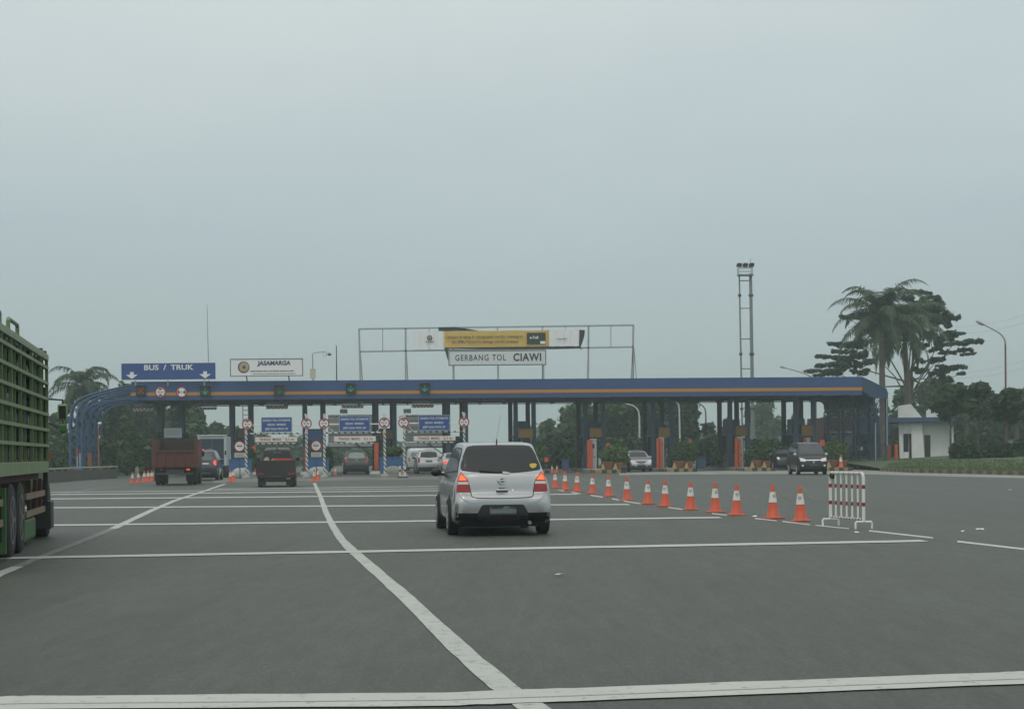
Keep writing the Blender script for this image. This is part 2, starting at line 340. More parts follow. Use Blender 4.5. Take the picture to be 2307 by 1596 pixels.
ASPH = asphalt_mat('asphalt', (0.046, 0.052, 0.042))
apron_m = asphalt_mat('pale_concrete_paving', (0.22, 0.225, 0.205))
grass_m = mat('grass', (0.045, 0.075, 0.025), 0.85, 0.45, 1.5, bump=0.5, dirt=(0.08, 0.075, 0.04), dirt_amt=0.4)
paint_ok = worn_paint('line_paint', 0.27, 0.44)
paint_worn = worn_paint('line_paint_worn', 0.30, 0.47, (0.41, 0.43, 0.40))
paint_faint = worn_paint('line_paint_faint', 0.44, 0.70, (0.30, 0.31, 0.29))

g_ = MB(); g_.add([(-1500, -60, -0.06), (1500, -60, -0.06), (1500, 3000, -0.06), (-1500, 3000, -0.06)], [(0, 1, 2, 3)])
tag(g_.build('ground', grass_m), kind='structure')
r_ = MB(); r_.add([(x, y, 0) for x, y in [(-14, -20), (40, -20), (40, 40), (41, 90), (30, 118), (28, 150), (13, 230), (0, 500), (-70, 900), (-95, 900), (-24, 500), (-18, 230), (-30, 150), (-29, 112), (-24.3, 91), (-21, 40)]], [tuple(range(16))])
tag(r_.build('road', ASPH), kind='structure')

def gl(name, pairs, m, z=0.005):
    b = MB(); vs = []
    for (p, q) in pairs: vs += [G(*p, z), G(*q, z)]
    # jitter the outline a little between stations, as hand-laid thermoplastic is
    b.add(vs, [(2 * i, 2 * i + 1, 2 * i + 3, 2 * i + 2) for i in range(len(pairs) - 1)])
    return tag(b.build(name, m, recalc=False), kind='structure')
def cross_line(pts, width, m, z=0.008, name='transverse_line'):
    """pts: near-edge pixels; width in metres along the view"""
    b = MB(); vs = []; N = 40; q = random.Random(int(pts[0][1]))
    for i in range(N + 1):
        t = i / N * (len(pts) - 1); k = min(int(t), len(pts) - 2); f = t - k
        x = pts[k][0] * (1 - f) + pts[k + 1][0] * f; y = pts[k][1] * (1 - f) + pts[k + 1][1] * f
        p = G(x, y, z); vs += [(p.x, p.y + q.uniform(-.012, .012) * p.y / 9, z), (p.x, p.y + width * (1 + q.uniform(-.04, .04)), z)]
    b.add(vs, [(2 * i, 2 * i + 1, 2 * i + 3, 2 * i + 2) for i in range(N)])
    return tag(b.build(name, m, recalc=False), kind='structure')
a_l = [(-120, 1599), (0, 1596), (996, 1588), (1300, 1577), (2307, 1538.3), (2450, 1533)]
cross_line(a_l, 0.50, paint_ok)
la = [G(x, y, .011) + Vector((0, .20 + .012 * math.sin(x * .013), 0)) for x, y in [(-120, 1599), (0, 1596), (500, 1592.4), (996, 1588), (1300, 1577), (1800, 1557.5), (2307, 1538.3), (2450, 1533)]]
b_ = MB(); b_.strip([((p.x, p.y), (p.x, p.y + .014)) for p in la], .011); tag(b_.build('paint_seam', worn_paint('seam_dark', .40, .52, (.20, .21, .19), (.38, .40, .37)), recalc=False), kind='structure')
cross_line([(-300, 1263), (8, 1258.5), (996, 1240.0), (2093, 1219)], 0.52, paint_ok)
cross_line([(-300, 1187), (125, 1183.6), (985, 1174), (1628, 1166.2)], 0.72, paint_ok)
cross_line([(-300, 1147), (123, 1144), (985, 1138.6), (1421, 1136.8)], 0.95, paint_ok)
cross_line([(-300, 1127), (123, 1124), (985, 1116), (1302, 1113.4)], 1.2, paint_ok)
cross_line([(-100, 1116), (142, 1113.8), (985, 1105.2)], 1.2, paint_ok)
cross_line([(-100, 1111), (142, 1108.3), (985, 1100.2)], 1.0, paint_worn)
cross_line([(480, 1101.5), (985, 1095.2)], 1.2, paint_worn)
def lane(pts, m, z=0.005, name='lane_line'):
    prs = []; q = random.Random(3)
    dense = []
    for (a, b) in zip(pts[:-1], pts[1:]):
        for i in range(6):
            t = i / 6; dense.append([a[k] * (1 - t) + b[k] * t for k in range(3)])
    dense.append(pts[-1])
    for x, y, w in dense:
        h = w / 2 * (1 + q.uniform(-.07, .07)); prs.append(((x - h, y), (x + h, y)))
    return gl(name, prs, m, z)
lane([(708.3, 1087.3, 7), (722.2, 1118.4, 10), (734.3, 1152.9, 13), (749.4, 1183.2, 16), (768.8, 1213.4, 20), (790.4, 1235.8, 25), (846.5, 1284.6, 31), (913.5, 1343, 39), (976.1, 1403.4, 45), (1045.8, 1469.6, 56), (1137.5, 1548, 66), (1189.8, 1584, 70), (1262, 1640, 80)], paint_worn)
lane([(507.5, 1089, 9), (466.5, 1103.2, 10), (393, 1127, 13), (336.9, 1150.8, 16), (254.8, 1189.6, 20)], paint_worn)
lane([(254.8, 1189.6, 20), (185.7, 1217.7, 22), (105.8, 1247.9, 24), (40, 1275, 28)], paint_faint)
lane([(40, 1275, 28), (0, 1291, 32), (-80, 1325, 36)], paint_ok)
lane([(292, 1091, 7), (215, 1100, 9), (130, 1113, 12)], paint_faint)
dl = [(1251, 1100), (1258.5, 1101.4), (1281.3, 1105.8), (1311.6, 1110.5), (1375.4, 1120.5), (1423, 1130), (1500, 1140), (1600, 1154), (1703.7, 1166), (1761, 1172), (1831.8, 1180.6), (1912.7, 1188.5)]
def along(t):
    t *= len(dl) - 1; k = min(int(t), len(dl) - 2); f = t - k; return (dl[k][0] * (1 - f) + dl[k + 1][0] * f, dl[k][1] * (1 - f) + dl[k + 1][1] * f)
def dash(a, b, thick=2.6, m=paint_worn):
    return gl('edge_line', [((a[0], a[1]), (a[0], a[1] + thick)), ((b[0], b[1]), (b[0], b[1] + thick))], m)
for t0, t1 in ((.08, .14), (.2, .26), (.3, .34), (.37, .40), (.42, .48), (.55, .58), (.64, .67), (.725, .80), (.82, .90), (.915, 1.0)):
    dash(along(t0), along(t1))
dash((1957.7, 1193), (2102, 1209), 3.2, paint_ok); dash((2156.6, 1216.5), (2330, 1236.5), 4, paint_ok)
# pale paving in front of the booths and along the kerb on the right
ap = MB(); ap.add([G(x, y, .004) for x, y in [(1395, 1069.5), (1540, 1068), (1720, 1067), (1850, 1066.5), (1960, 1067.5), (2100, 1071.5), (2307, 1076.5), (2450, 1081), (2450, 1070), (2307, 1067), (2190, 1064), (2072, 1061), (1990, 1058), (1940, 1057), (1800, 1058), (1600, 1060), (1395, 1064)]], [tuple(range(17))])
tag(ap.build('apron', apron_m), kind='structure')
ap2 = MB(); ap2.add([G(x, y, .004) for x, y in [(480, 1087), (720, 1082), (880, 1080), (990, 1079), (990, 1072), (480, 1076)]], [(0, 1, 2, 3, 4, 5)])
tag(ap2.build('apron', asphalt_mat('grey_paving', (0.125, 0.13, 0.118))), kind='structure')
# kerb with faded yellow and black blocks, and the verge behind it
kp = [(1992, 1060.5), (2072, 1064.8), (2190, 1067.4), (2307, 1070.4), (2450, 1074.5)]
kw = [G(x, y) for x, y in kp]
kb = MB(); q = random.Random(2)
for a, b in zip(kw[:-1], kw[1:]):
    n = max(1, int((b - a).length / 0.6)); d = (b - a) / n; nrm = Vector((-d.y, d.x, 0)).normalized()
    if nrm.y < 0: nrm = -nrm
    for i in range(n):
        p = a + d * i; p1 = a + d * (i + 0.97); kb.cur = (len(kb.f) // 6) % 2; h = 0.22 + q.uniform(-.01, .01)
        kb.add([(v.x, v.y, z) for z in (0, h) for v in (p, p1, p1 + nrm * .25, p + nrm * .25)], [(0, 3, 2, 1), (4, 5, 6, 7), (0, 1, 5, 4), (1, 2, 6, 5), (2, 3, 7, 6), (3, 0, 4, 7)])
tag(kb.build('kerb', [mat('kerb_faded_yellow', (.20, .17, .10), .75, .25, 4, dirt=(.1, .09, .06), dirt_amt=.6), mat('kerb_faded_black', (.075, .075, .055), .75, .3, 4)]), kind='structure')
vb = MB(); rows = []
for k, (dy, z) in enumerate(((0.26, .20), (4, .42), (12, .75), (30, .9), (120, 1.0))):
    rows.append([(p.x + (dy * .3 if i else 0), p.y + dy, z if i else z * .6) for i, p in enumerate(kw)])
nk = len(kw); vb.add([p for r in rows for p in r], [(j * nk + i, j * nk + i + 1, (j + 1) * nk + i + 1, (j + 1) * nk + i) for j in range(4) for i in range(nk - 1)])
tag(vb.build('verge', grass_m, smooth=True), kind='structure')
# grass blades of the verge (uncountable)
def blades(name, pts, h0, h1, m):
    V = []; Q = []; q = random.Random(5)
    for (x, y, z) in pts:
        a = q.uniform(0, math.pi); hh = q.uniform(h0, h1); dx, dy = math.cos(a) * .03, math.sin(a) * .03; lx, ly = q.uniform(-.1, .1), q.uniform(-.1, .1); k = len(V)
        V += [(x - dx, y - dy, z - .03), (x + dx, y + dy, z - .03), (x + lx + dx * .3, y + ly, z + hh), (x + lx - dx * .3, y + ly, z + hh)]; Q.append((k, k + 1, k + 2, k + 3))
    return fast_mesh(name, np.array(V), np.array(Q), m)
pts = []
for _ in range(5000):
    i = q.randrange(nk - 1); t = q.random(); p = kw[i].lerp(kw[i + 1], t); dy = .35 + 11 * q.random() ** 1.6
    pts.append((p.x + dy * .3, p.y + dy, .20 + (.22 * dy / 4 if dy < 4 else .22 + .33 * (dy - 4) / 8)))
tag(blades('grass', pts, .03, .11, leaf_c), 'short green grass along the kerb right of the white office', 'grass', kind='stuff')

# haze
hz = MB(); hz.box(-700, 700, -8, 1500, -1.1, 40)
hm = bpy.data.materials.new('haze'); hm.use_nodes = True; hn = hm.node_tree.nodes; hl = hm.node_tree.links
hn.remove(hn['Principled BSDF']); pv = hn.new('ShaderNodeVolumePrincipled'); pv.inputs['Color'].default_value = (0.76, 0.88, 0.88, 1); pv.inputs['Density'].default_value = 0.0009; pv.inputs['Anisotropy'].default_value = 0.2
hl.new(pv.outputs[0], hn['Material Output'].inputs['Volume'])
tag(hz.build('haze', hm), 'pale grey haze hanging over the whole toll plaza', 'haze', kind='stuff')

# ================================================================== TOLL CANOPY
Y0, Y1C = 122.0, 124.5
XL = ray(296, 880)[0] * Y0; XR = ray(1942, 870)[0] * Y1C
KC = (Y1C - Y0) / (XR - XL); CROT = math.atan(KC); CL = math.hypot(XR - XL, Y1C - Y0)
def onc(x, y, off=0.0):            # point of the canopy front plane, moved off metres towards the road
    a, b = ray(x, y); Y = (Y0 - XL * KC - off) / (1 - a * KC); return Vector((a * Y, Y, b * Y + CAMH))
ZB, ZT = 5.44, 6.80
can = thing('toll_canopy', 'long flat blue toll plaza canopy with orange stripe on rows of columns', 'canopy', (XL, Y0, 0), CROT)
b = MB(); b.box(0, CL, 0, 0.12, ZB + .02, ZT); b.box(0, CL, 13.4, 13.5, ZB + .02, ZT); b.box(0, .12, .12, 13.4, ZB + .02, ZT); b.box(CL - .12, CL, .12, 13.4, ZB + .02, ZT); b.cur = 1
for i in range(1, 22): b.box(i * 2.43 - .012, i * 2.43 + .012, -.006, -.0005, ZB + .58, ZT - .03)
b.build('fascia', [blue_can, blue_low], can)
b = MB(); b.box(-.03, CL + .01, -.03, -.002, ZB + .34, ZB + .575); b.build('stripe', orange_st, can)
b = MB(); b.box(.0, CL, -.018, -.002, ZB, ZB + .335); b.build('lower_trim', blue_low, can)
b = MB(); b.box(.13, CL - .13, .13, 13.38, ZT - .3, ZT - .2); b.build('roof', grey_metal, can)
b = MB(); b.box(.13, CL - .13, .13, 13.38, ZB + .06, ZB + .12)
for i in range(28): b.box(.4 + i * 1.93, .5 + i * 1.93, .14, 13.37, ZB - .1, ZB + .055)
for yy in (4.0, 7.2, 10.5): b.box(.14, CL - .14, yy, yy + .2, ZB - .16, ZB - .101)
b.build('soffit', soffit_m, can)
inv = Matrix.Rotation(-CROT, 4, 'Z') @ Matrix.Translation((-XL, -Y0, 0))
FRONT_Y, BACK_Y = 126.6, 129.7
dark_cols = [372, 418, 529, 570, 689, 729, 845, 884.5, 1002, 1041, 1150.5, 1190, 1304, 1343, 1453.5, 1493, 1623.5, 1662.5, 1769.5, 1808.5]
for i, x in enumerate(dark_cols):
    Xb = (x - CX) / F * BACK_Y + (-.006)
    Xf = Xb + (BACK_Y - FRONT_Y) * .131 if True else 0
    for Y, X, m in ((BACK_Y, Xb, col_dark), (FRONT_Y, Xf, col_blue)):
        b = MB(); b.box(-.165, .165, -.165, .165, 0.1, ZB - .17); b.box(-.24, .24, -.24, .24, 0.1, .36)
        p = inv @ Vector((X, Y + X * .03, 0)); b.build('column', m, can, loc=p, bevel=.02)
# curved lattice legs at both ends
def arch(outer, inner, y, dx, m=None, rc=.075, rl=.05, name='arch_truss'):
    b = MB(); o = [Vector((x + dx, y, z)) for x, z in outer]; i_ = [Vector((x + dx, y, z)) for x, z in inner]
    for yy in (0, .55):
        off = Vector((0, yy, 0)); b.tube([p + off for p in o], rc, 6); b.tube([p + off for p in i_], rc * .9, 6)
    n = len(o)
    for k in range(n - 1):
        for yy in (0, .55):
            off = Vector((0, yy, 0)); b.bar(o[k] + off, i_[k + 1] + off, rl); b.bar(i_[k] + off, o[k] + off, rl)
        b.bar(o[k], o[k + 1] + Vector((0, .55, 0)), .05); b.bar(i_[k], i_[k + 1] + Vector((0, .55, 0)), .045)
    # the narrow cladding sheet that closes the top of the truss
    for k in range(n - 1):
        if o[k + 1].z > 3.3: b.add([o[k], o[k + 1], o[k + 1] + Vector((0, .55, 0)), o[k] + Vector((0, .55, 0))], [(0, 1, 2, 3)])
    return b.build(name, m or truss_blue, can)
lo = [(0, 6.55), (-1.0, 6.38), (-2.2, 6.12), (-3.2, 5.85), (-3.9, 5.5), (-4.3, 5.0), (-4.45, 4.3), (-4.5, 3.4), (-4.5, 2.5), (-4.5, 1.6), (-4.5, .8), (-4.5, 0)]
li = [(0, 5.6), (-1.0, 5.5), (-2.0, 5.35), (-2.8, 5.15), (-3.2, 4.85), (-3.45, 4.5), (-3.6, 3.9), (-3.65, 3.2), (-3.65, 2.4), (-3.65, 1.6), (-3.65, .8), (-3.65, 0)]
for k in range(4): arch(lo, li, .3 + k * 2.1, 0.05 * k, rc=.065, rl=.04)
ro = [(0, 6.78), (.6, 6.52), (1.2, 6.22), (1.8, 5.92), (1.95, 5.5), (1.97, 4.7), (1.97, 3.8), (1.97, 2.8), (1.97, 1.9), (1.97, 1.0), (1.97, 0)]
ri = [(0, 5.5), (.35, 5.45), (.7, 5.3), (.95, 5.0), (1.08, 4.6), (1.12, 4.0), (1.12, 3.2), (1.12, 2.4), (1.12, 1.6), (1.12, .8), (1.12, 0)]
for k in range(4): arch([(CL + x, z) for x, z in ro], [(CL + x, z) for x, z in ri], .3 + k * 3.9, -.25 * k, mat('truss_dark_blue', (.028, .062, .125), .55, .15, 2), .06, .04)
b = MB(); vsb = [(CL + x + .03, .02, z) for x, z in ro[:5]] + [(CL + x + .03 - .9, 13.2, z) for x, z in ro[:5]]
b.add(vsb, [(i, i + 1, i + 6, i + 5) for i in range(4)]); o_ = b.build('side_cladding', blue_can, can)
so = o_.modifiers.new('thick', 'SOLIDIFY'); so.thickness = .05
b = MB(); b.prism([(CL + .005, ZB + .3), (CL + .005, ZT - .02), (CL + .6, 6.48), (CL + 1.2, 6.18), (CL + 1.78, 5.88), (CL + 1.92, 5.5), (CL + 1.92, 5.2), (CL + .9, 5.2)], .05, .1); b.build('end_panel', mat('canopy_end_blue', (.03, .062, .12), .55, .15, 1), can)
# blue lattice screen between the right hand legs
lat = mat('screen_blue', (.035, .075, .165), .55, .15, 2); b = MB()
def scr(y, z0, z1): b.box(CL + 1.02 - .064 * y - .03, CL + 1.02 - .064 * y + .03, y - .03, y + .03, z0, z1)
for i in range(14): scr(.4 + i * .95, 3.75, 5.0)
for z in (3.75, 4.2, 4.6): b.bar((CL + 1.0, .4, z), (CL + .2, 12.8, z), .07, .07)
b.build('lattice_screen', lat, can); b = MB(); vs_ = [(CL + 1.03, .35, 4.75), (CL + .2, 13.1, 4.75), (CL + .2, 13.1, 5.5), (CL + 1.03, .35, 5.5)]; b.add(vs_, [(0, 1, 2, 3)]); o_ = b.build('screen_panel', lat, can); so = o_.modifiers.new('thick', 'SOLIDIFY'); so.thickness = .04
# drain pipes at the right end
b = MB(); b.tube([(CL + 1.8, -.15, 5.2), (CL + 1.8, -.15, .1)], .045, 8); b.tube([(CL + .95, -.1, 3.4), (CL + .95, -.1, .1)], .04, 8); b.build('drain_pipe', galv, can)

# islands -----------------------------------------------------------
NOSE = {1: (560, 1075.5), 2: (712, 1075.5), 3: (868, 1074.5), 4: (1028, 1073.5), 5: (1206, 1066.5), 6: (1378, 1065.3), 7: (1540, 1062.5), 8: (1716, 1060.7), 9: (1890, 1060)}
CEN = {i: (dark_cols[2 * i] + dark_cols[2 * i + 1]) / 2 for i in range(10)}
AX = {}
for i in range(0, 10):
    Xb = (CEN[i] - CX) / F * BACK_Y
    c = Vector((Xb, BACK_Y + Xb * .03, 0))
    n_ = G(*NOSE[i]) if i in NOSE else Vector((Xb + 2.0, 113, 0))
    d = (c - n_).normalized(); AX[i] = (n_, d, c)
    L = (c - n_).length + 5; ang = math.atan2(d.y, d.x) - math.pi / 2
    b = MB(); hw = .95; nseg = 14
    prof = [(-hw, .9), (-hw * .8, .35), (-hw * .4, .06), (0, 0), (hw * .4, .06), (hw * .8, .35), (hw, .9)]
    ring = prof + [(hw, L), (-hw, L)]
    nn = len(ring)
    b.cur = 0; b.add([(x, y, 0) for x, y in ring] + [(x, y, .2) for x, y in ring], [tuple(range(nn, 2 * nn))] + [(k, (k + 1) % nn, nn + (k + 1) % nn, nn + k) for k in range(nn)])
    # painted nose blocks, proud of the slab
    if i >= 5:
        for k in range(6):
            b.cur = 1 + k % 2; x0 = -hw + k * hw / 3; b.box(x0 + .02, x0 + hw / 3 - .02, -.08, .3, 0, .24)
        for s in (-1, 1):
            for k in range(9):
                b.cur = 1 + k % 2; b.box(s * hw - .03, s * hw + .03, .95 + k * .5, 1.43 + k * .5, 0.005, .215)
    tag(b.build('traffic_island', [concrete, kerb_y, kerb_k], loc=n_, rot=(0, 0, ang)), kind='structure')
def isl(i, s, side, z=.2):        # point on island i: s metres behind the nose, side metres to the right
    n_, d, c = AX[i]; r = Vector((d.y, -d.x, 0)); p = n_ + d * s + r * side; return Vector((p.x, p.y, z))
ANG = {i: math.atan2(AX[i][1].y, AX[i][1].x) - math.pi / 2 for i in AX}
ordn = ['first', 'second', 'third', 'fourth', 'fifth', 'sixth', 'seventh', 'eighth', 'ninth', 'tenth', 'eleventh', 'twelfth', 'thirteenth']
# booths
def make_booth(tall):
    r = thing('toll_booth', 'x', 'booth', group='toll booths under the canopy')
    b = MB(); b.box(-.5, .5, 0, 2.8, 0, 1.0); b.build('lower_panel', booth_blue, r, bevel=.02)
    b = MB()
    for x in (-.5, .44):
        for y in (0, 1.35, 2.74): b.box(x, x + .06, y, y + .06, 1.0, 2.35)
    b.build('frame', dark_metal, r)
    b = MB(); b.box(-.47, .47, .02, .035, 1.0, 2.35); b.build('window', glass, r)
    b = MB(); b.box(-.485, -.47, .07, 2.73, 1.0, 2.35); b.build('window', glass, r)
    b = MB(); b.box(.47, .485, .07, 2.73, 1.0, 2.35); b.build('window', glass, r)
    b = MB(); b.box(-.62, .62, -.2, 3.0, 2.352, 2.5); b.build('roof', booth_blue, r, bevel=.02)
    if tall:
        b = MB(); b.box(-.5, .5, .6, 2.6, 2.502, 3.15 if tall == 1 else 3.6); b.box(-.45, .1, .5, .598, 2.6, 3.0); b.build('roof_cabinet', booth_blue, r, bevel=.02)
    return r
BL = {0: 'dark toll booth behind the red tipper truck in the bus lane', 1: 'toll booth behind the left no entry sign, under the ladder', 2: 'toll booth behind the two height poles with a blue shutter',
      3: 'toll booth behind the clipped green bush in the blue planter', 4: 'toll booth between the silver sedan and the wide open lane', 5: 'tall booth above the roof of the near silver car',
      6: 'tall booth with a white ticket cabinet left of the silver hatchback', 7: 'tall booth with a white ticket cabinet just right of the silver hatchback',
      8: 'tall booth with a white ticket cabinet left of the black van', 9: 'tall booth right behind the black van roof'}
bt = {0: make_booth(0), 1: make_booth(1), 2: make_booth(2)}; used = set()
for i in range(10):
    k = 0 if i in (0, 4) else (2 if i >= 5 else 1)
    o = bt[k] if k not in used else copy_tree(bt[k]); used.add(k)
    c = AX[i][2]; d = AX[i][1]
    p = c - d * 3.1; o.location = (p.x, p.y, .2); o.rotation_euler = (0, 0, ANG[i]); o['label'] = BL[i]

# ================================================================== SIGNS AND GATE FURNITURE
def stripes(name, wv, period, duty, c1, c2, zmax=None):
    m = bpy.data.materials.new(name); m.use_nodes = True; n = m.node_tree.nodes; l = m.node_tree.links; b = n['Principled BSDF']; b.inputs['Roughness'].default_value = .55
    t = n.new('ShaderNodeTexCoord'); d = n.new('ShaderNodeVectorMath'); d.operation = 'DOT_PRODUCT'; d.inputs[1].default_value = wv; l.new(t.outputs['Object'], d.inputs[0])
    dv = n.new('ShaderNodeMath'); dv.operation = 'DIVIDE'; dv.inputs[1].default_value = period; l.new(d.outputs['Value'], dv.inputs[0])
    fr = n.new('ShaderNodeMath'); fr.operation = 'FRACT'; l.new(dv.outputs[0], fr.inputs[0])
    lt = n.new('ShaderNodeMath'); lt.operation = 'LESS_THAN'; lt.inputs[1].default_value = duty; l.new(fr.outputs[0], lt.inputs[0]); fac = lt.outputs[0]
    if zmax:
        sp = n.new('ShaderNodeSeparateXYZ'); l.new(t.outputs['Object'], sp.inputs[0]); l2 = n.new('ShaderNodeMath'); l2.operation = 'LESS_THAN'; l2.inputs[1].default_value = zmax; l.new(sp.outputs['Z'], l2.inputs[0])
        mu = n.new('ShaderNodeMath'); mu.operation = 'MULTIPLY'; l.new(fac, mu.inputs[0]); l.new(l2.outputs[0], mu.inputs[1]); fac = mu.outputs[0]
    x = n.new('ShaderNodeMix'); x.data_type = 'RGBA'; l.new(fac, x.inputs[0]); x.inputs[6].default_value = (*c1, 1); x.inputs[7].default_value = (*c2, 1)
    nz3 = n.new('ShaderNodeTexNoise'); nz3.inputs['Scale'].default_value = 4; nz3.inputs['Detail'].default_value = 5; l.new(t.outputs['Object'], nz3.inputs['Vector'])
    mr = n.new('ShaderNodeMapRange'); mr.inputs[3].default_value = .8; mr.inputs[4].default_value = 1.15; l.new(nz3.outputs['Fac'], mr.inputs[0])
    mx = n.new('ShaderNodeMix'); mx.data_type = 'RGBA'; mx.blend_type = 'MULTIPLY'; mx.inputs[0].default_value = 1; l.new(x.outputs[2], mx.inputs[6]); l.new(mr.outputs[0], mx.inputs[7])
    l.new(mx.outputs[2], b.inputs['Base Color']); return m
pole_str = stripes('pole_stripes', (1.4, 0, 1), .27, .36, (.60, .62, .60), (.02, .022, .03), 2.55)
bar_str = stripes('bar_stripes', (1, 0, .5), .36, .34, (.60, .62, .60), (.03, .032, .04))
chev = stripes('chevron_red', (1, 0, .9), .26, .42, (.60, .57, .52), (.28, .06, .05))
CH2 = stripes('chevron_red_other', (1, 0, -.9), .26, .42, (.60, .57, .52), (.28, .06, .05))
def flat_ctr(x, y, Y): return P(x, y, Y)
def board(r, x0, x1, y0, y1, Y, m, name='panel', th=.05, back=0.0, bevel=0.0):
    """rectangular panel of the thing r, whose origin is already in the world at (X, Y, 0), unrotated"""
    k = Y / F; a = P(x0, y1, Y); c = P(x1, y0, Y); o = r.location
    b = MB(); b.box(a.x - o.x, c.x - o.x, back, back + th, a.z - o.z, c.z - o.z); return b.build(name, m, r, bevel=bevel)
def sgn(name, label, cat, x, y, Y, group=None):
    return thing(name, label, cat, P(x, y, Y), 0, group)
def outline(b, w, h, t, y0, y1):
    b.box(-w / 2, w / 2, y0, y1, h / 2 - t, h / 2); b.box(-w / 2, w / 2, y0, y1, -h / 2, -h / 2 + t)
    b.box(-w / 2, -w / 2 + t, y0, y1, -h / 2 + t, h / 2 - t); b.box(w / 2 - t, w / 2, y0, y1, -h / 2 + t, h / 2 - t)
def legs_down(r, xs, z0, z1, m, rad=.05, y=.1, name='post'):
    for x in xs:
        b = MB(); b.cyl((x, y, z1), (x, y, z0), rad, n=8); b.build(name, m, r)
def smudge_rows(r, x0, x1, zs, h, m, seed, y=-.008, name='small_print'):
    """print too small and worn to read: uneven dashes"""
    q = random.Random(seed); b = MB()
    for z in zs:
        x = x0
        while x < x1 - .02:
            w_ = min(q.uniform(.6, 2.2) * h, x1 - x); b.box(x, x + w_, y, y + .006, z - h / 2, z + h / 2 * q.uniform(.5, 1)); x += w_ + q.uniform(.2, .5) * h
    return b.build(name, m, r)

# BUS / TRUK board on the roof edge
Yc = 121.9; kx = Yc / F
r = sgn('lane_sign', 'wide blue BUS / TRUK sign with two white arrows on the canopy roof', 'sign', 379.5, 836, Yc); W_, H_ = 213 * kx, 38 * kx
b = MB(); b.box(-W_ / 2, W_ / 2, 0, .08, -H_ / 2, H_ / 2); b.build('panel', sign_blue, r)
b = MB(); outline(b, W_ + .06, H_ + .06, .045, -.012, .06); b.build('edge_frame', sign_white, r)
text('BUS  /  TRUK', .52, sign_white, r, (0, -.012, .27), 111 * kx, bold=.012)
for x in (-82.5, 82.5):
    x *= kx; b = MB(); b.prism([(x - .13, -.02), (x - .13, -.22), (x - .42, -.22), (x, -.52), (x + .42, -.22), (x + .13, -.22), (x + .13, -.02)], -.014, -.002); b.build('arrow', sign_white, r)
legs_down(r, (-75 * kx, -2 * kx, 80 * kx), -1.05, -H_ / 2, galv)
# mast beside it
r = sgn('radio_mast', 'tall thin grey mast rising behind the BUS / TRUK sign', 'mast', 471, 856, 126)
b = MB(); b.cyl((0, 0, -.3), (-.06, 0, 2.9), .04, .03, 8); b.build('lower_tube', grey_metal, r); b = MB(); b.cyl((-.06, 0, 2.9), (-.1, 0, 5.65), .028, .018, 8); b.build('upper_tube', grey_metal, r)
r = sgn('radio_mast', 'short dark rusty mast between the camera box and the billboard frame', 'mast', 758.5, 853, 126)
b = MB(); b.cyl((0, 0, -.3), (0, 0, 1.2), .045, .04, 8); b.build('lower_tube', rust, r); b = MB(); b.cyl((0, 0, 1.2), (0, 0, 2.5), .036, .03, 8); b.build('upper_tube', rust, r)
# white company board
r = sgn('billboard', 'white JASAMARGA board with a round purple and yellow emblem on the roof', 'billboard', 600.5, 827.2, Yc); W_, H_ = 163 * kx, 38.5 * kx
b = MB(); b.box(-W_ / 2, W_ / 2, 0, .1, -H_ / 2, H_ / 2); b.build('panel', sign_white, r)
b = MB(); outline(b, W_ + .04, H_ + .04, .05, -.02, .05); b.build('edge_frame', dark_metal, r)
em = MB(); ex, ez = -51.5 * kx, .03; em.disc((ex, ez), 13.3 * kx, -.012, -.001, rin=9.3 * kx); eo = em.build('emblem', mat('emblem_purple', (.10, .085, .22), .5), r)
e2 = MB(); e2.disc((ex + .03, ez + .02), 10.5 * kx, -.018, -.0125, rin=5.2 * kx); e2.build('emblem_ring', mat('emblem_yellow', (.46, .36, .13), .5), eo)
e3 = MB(); e3.disc((ex + .03, ez + .01), 4.4 * kx, -.018, -.002); e3.build('emblem_centre', MATS["emblem_purple"], eo)
text('JASAMARGA', .42, ink_blue, r, (17 * kx, -.012, .30), 75 * kx, bold=.016, shear=.1)
smudge_rows(r, -37 * kx, 62 * kx, (-.26,), .11, ink_grey, 3); smudge_rows(r, -33 * kx, 66 * kx, (-.46,), .06, ink_grey, 4)
for x in (-46, 49):
    b = MB(); b.bar((x * kx, .1, -H_ / 2), ((x + 2) * kx, .1, -1.05), .09, .05); b.build('post', dark_metal, r)
# camera box
r = sgn('camera_mast', 'cream equipment box on a thin roof mast beside a small camera arm', 'camera mast', 705.5, 855, 125)
b = MB(); b.cyl((0, 0, -.3), (-.03, 0, 1.9), .05, .035, 8); b.build('pole', grey_metal, r)
b = MB(); b.box(-.2, .2, -.2, -.03, .06, .75); b.box(-.22, .22, -.22, -.02, .751, .79); b.build('equipment_box', mat('cream_box', (.5, .47, .36), .6), r)
b = MB(); b.tube([(-.03, 0, 1.9), (.1, 0, 1.98), (.45, 0, 2.03), (.95, 0, 2.08)], .02, 6); b.tube([(.8, 0, 2.07), (.75, 0, 1.85), (.85, 0, 1.73), (1.0, 0, 1.8), (1.03, 0, 2.08)], .014, 6); b.build('camera_arm', dark_metal, r)
b = MB(); b.lathe([(.02, .14), (.1, .1), (.16, .02), (.15, -.02), (.09, -.07)], 12, (1.22, 0, 1.85)); b.build('camera_dome', dark_metal, r, True)

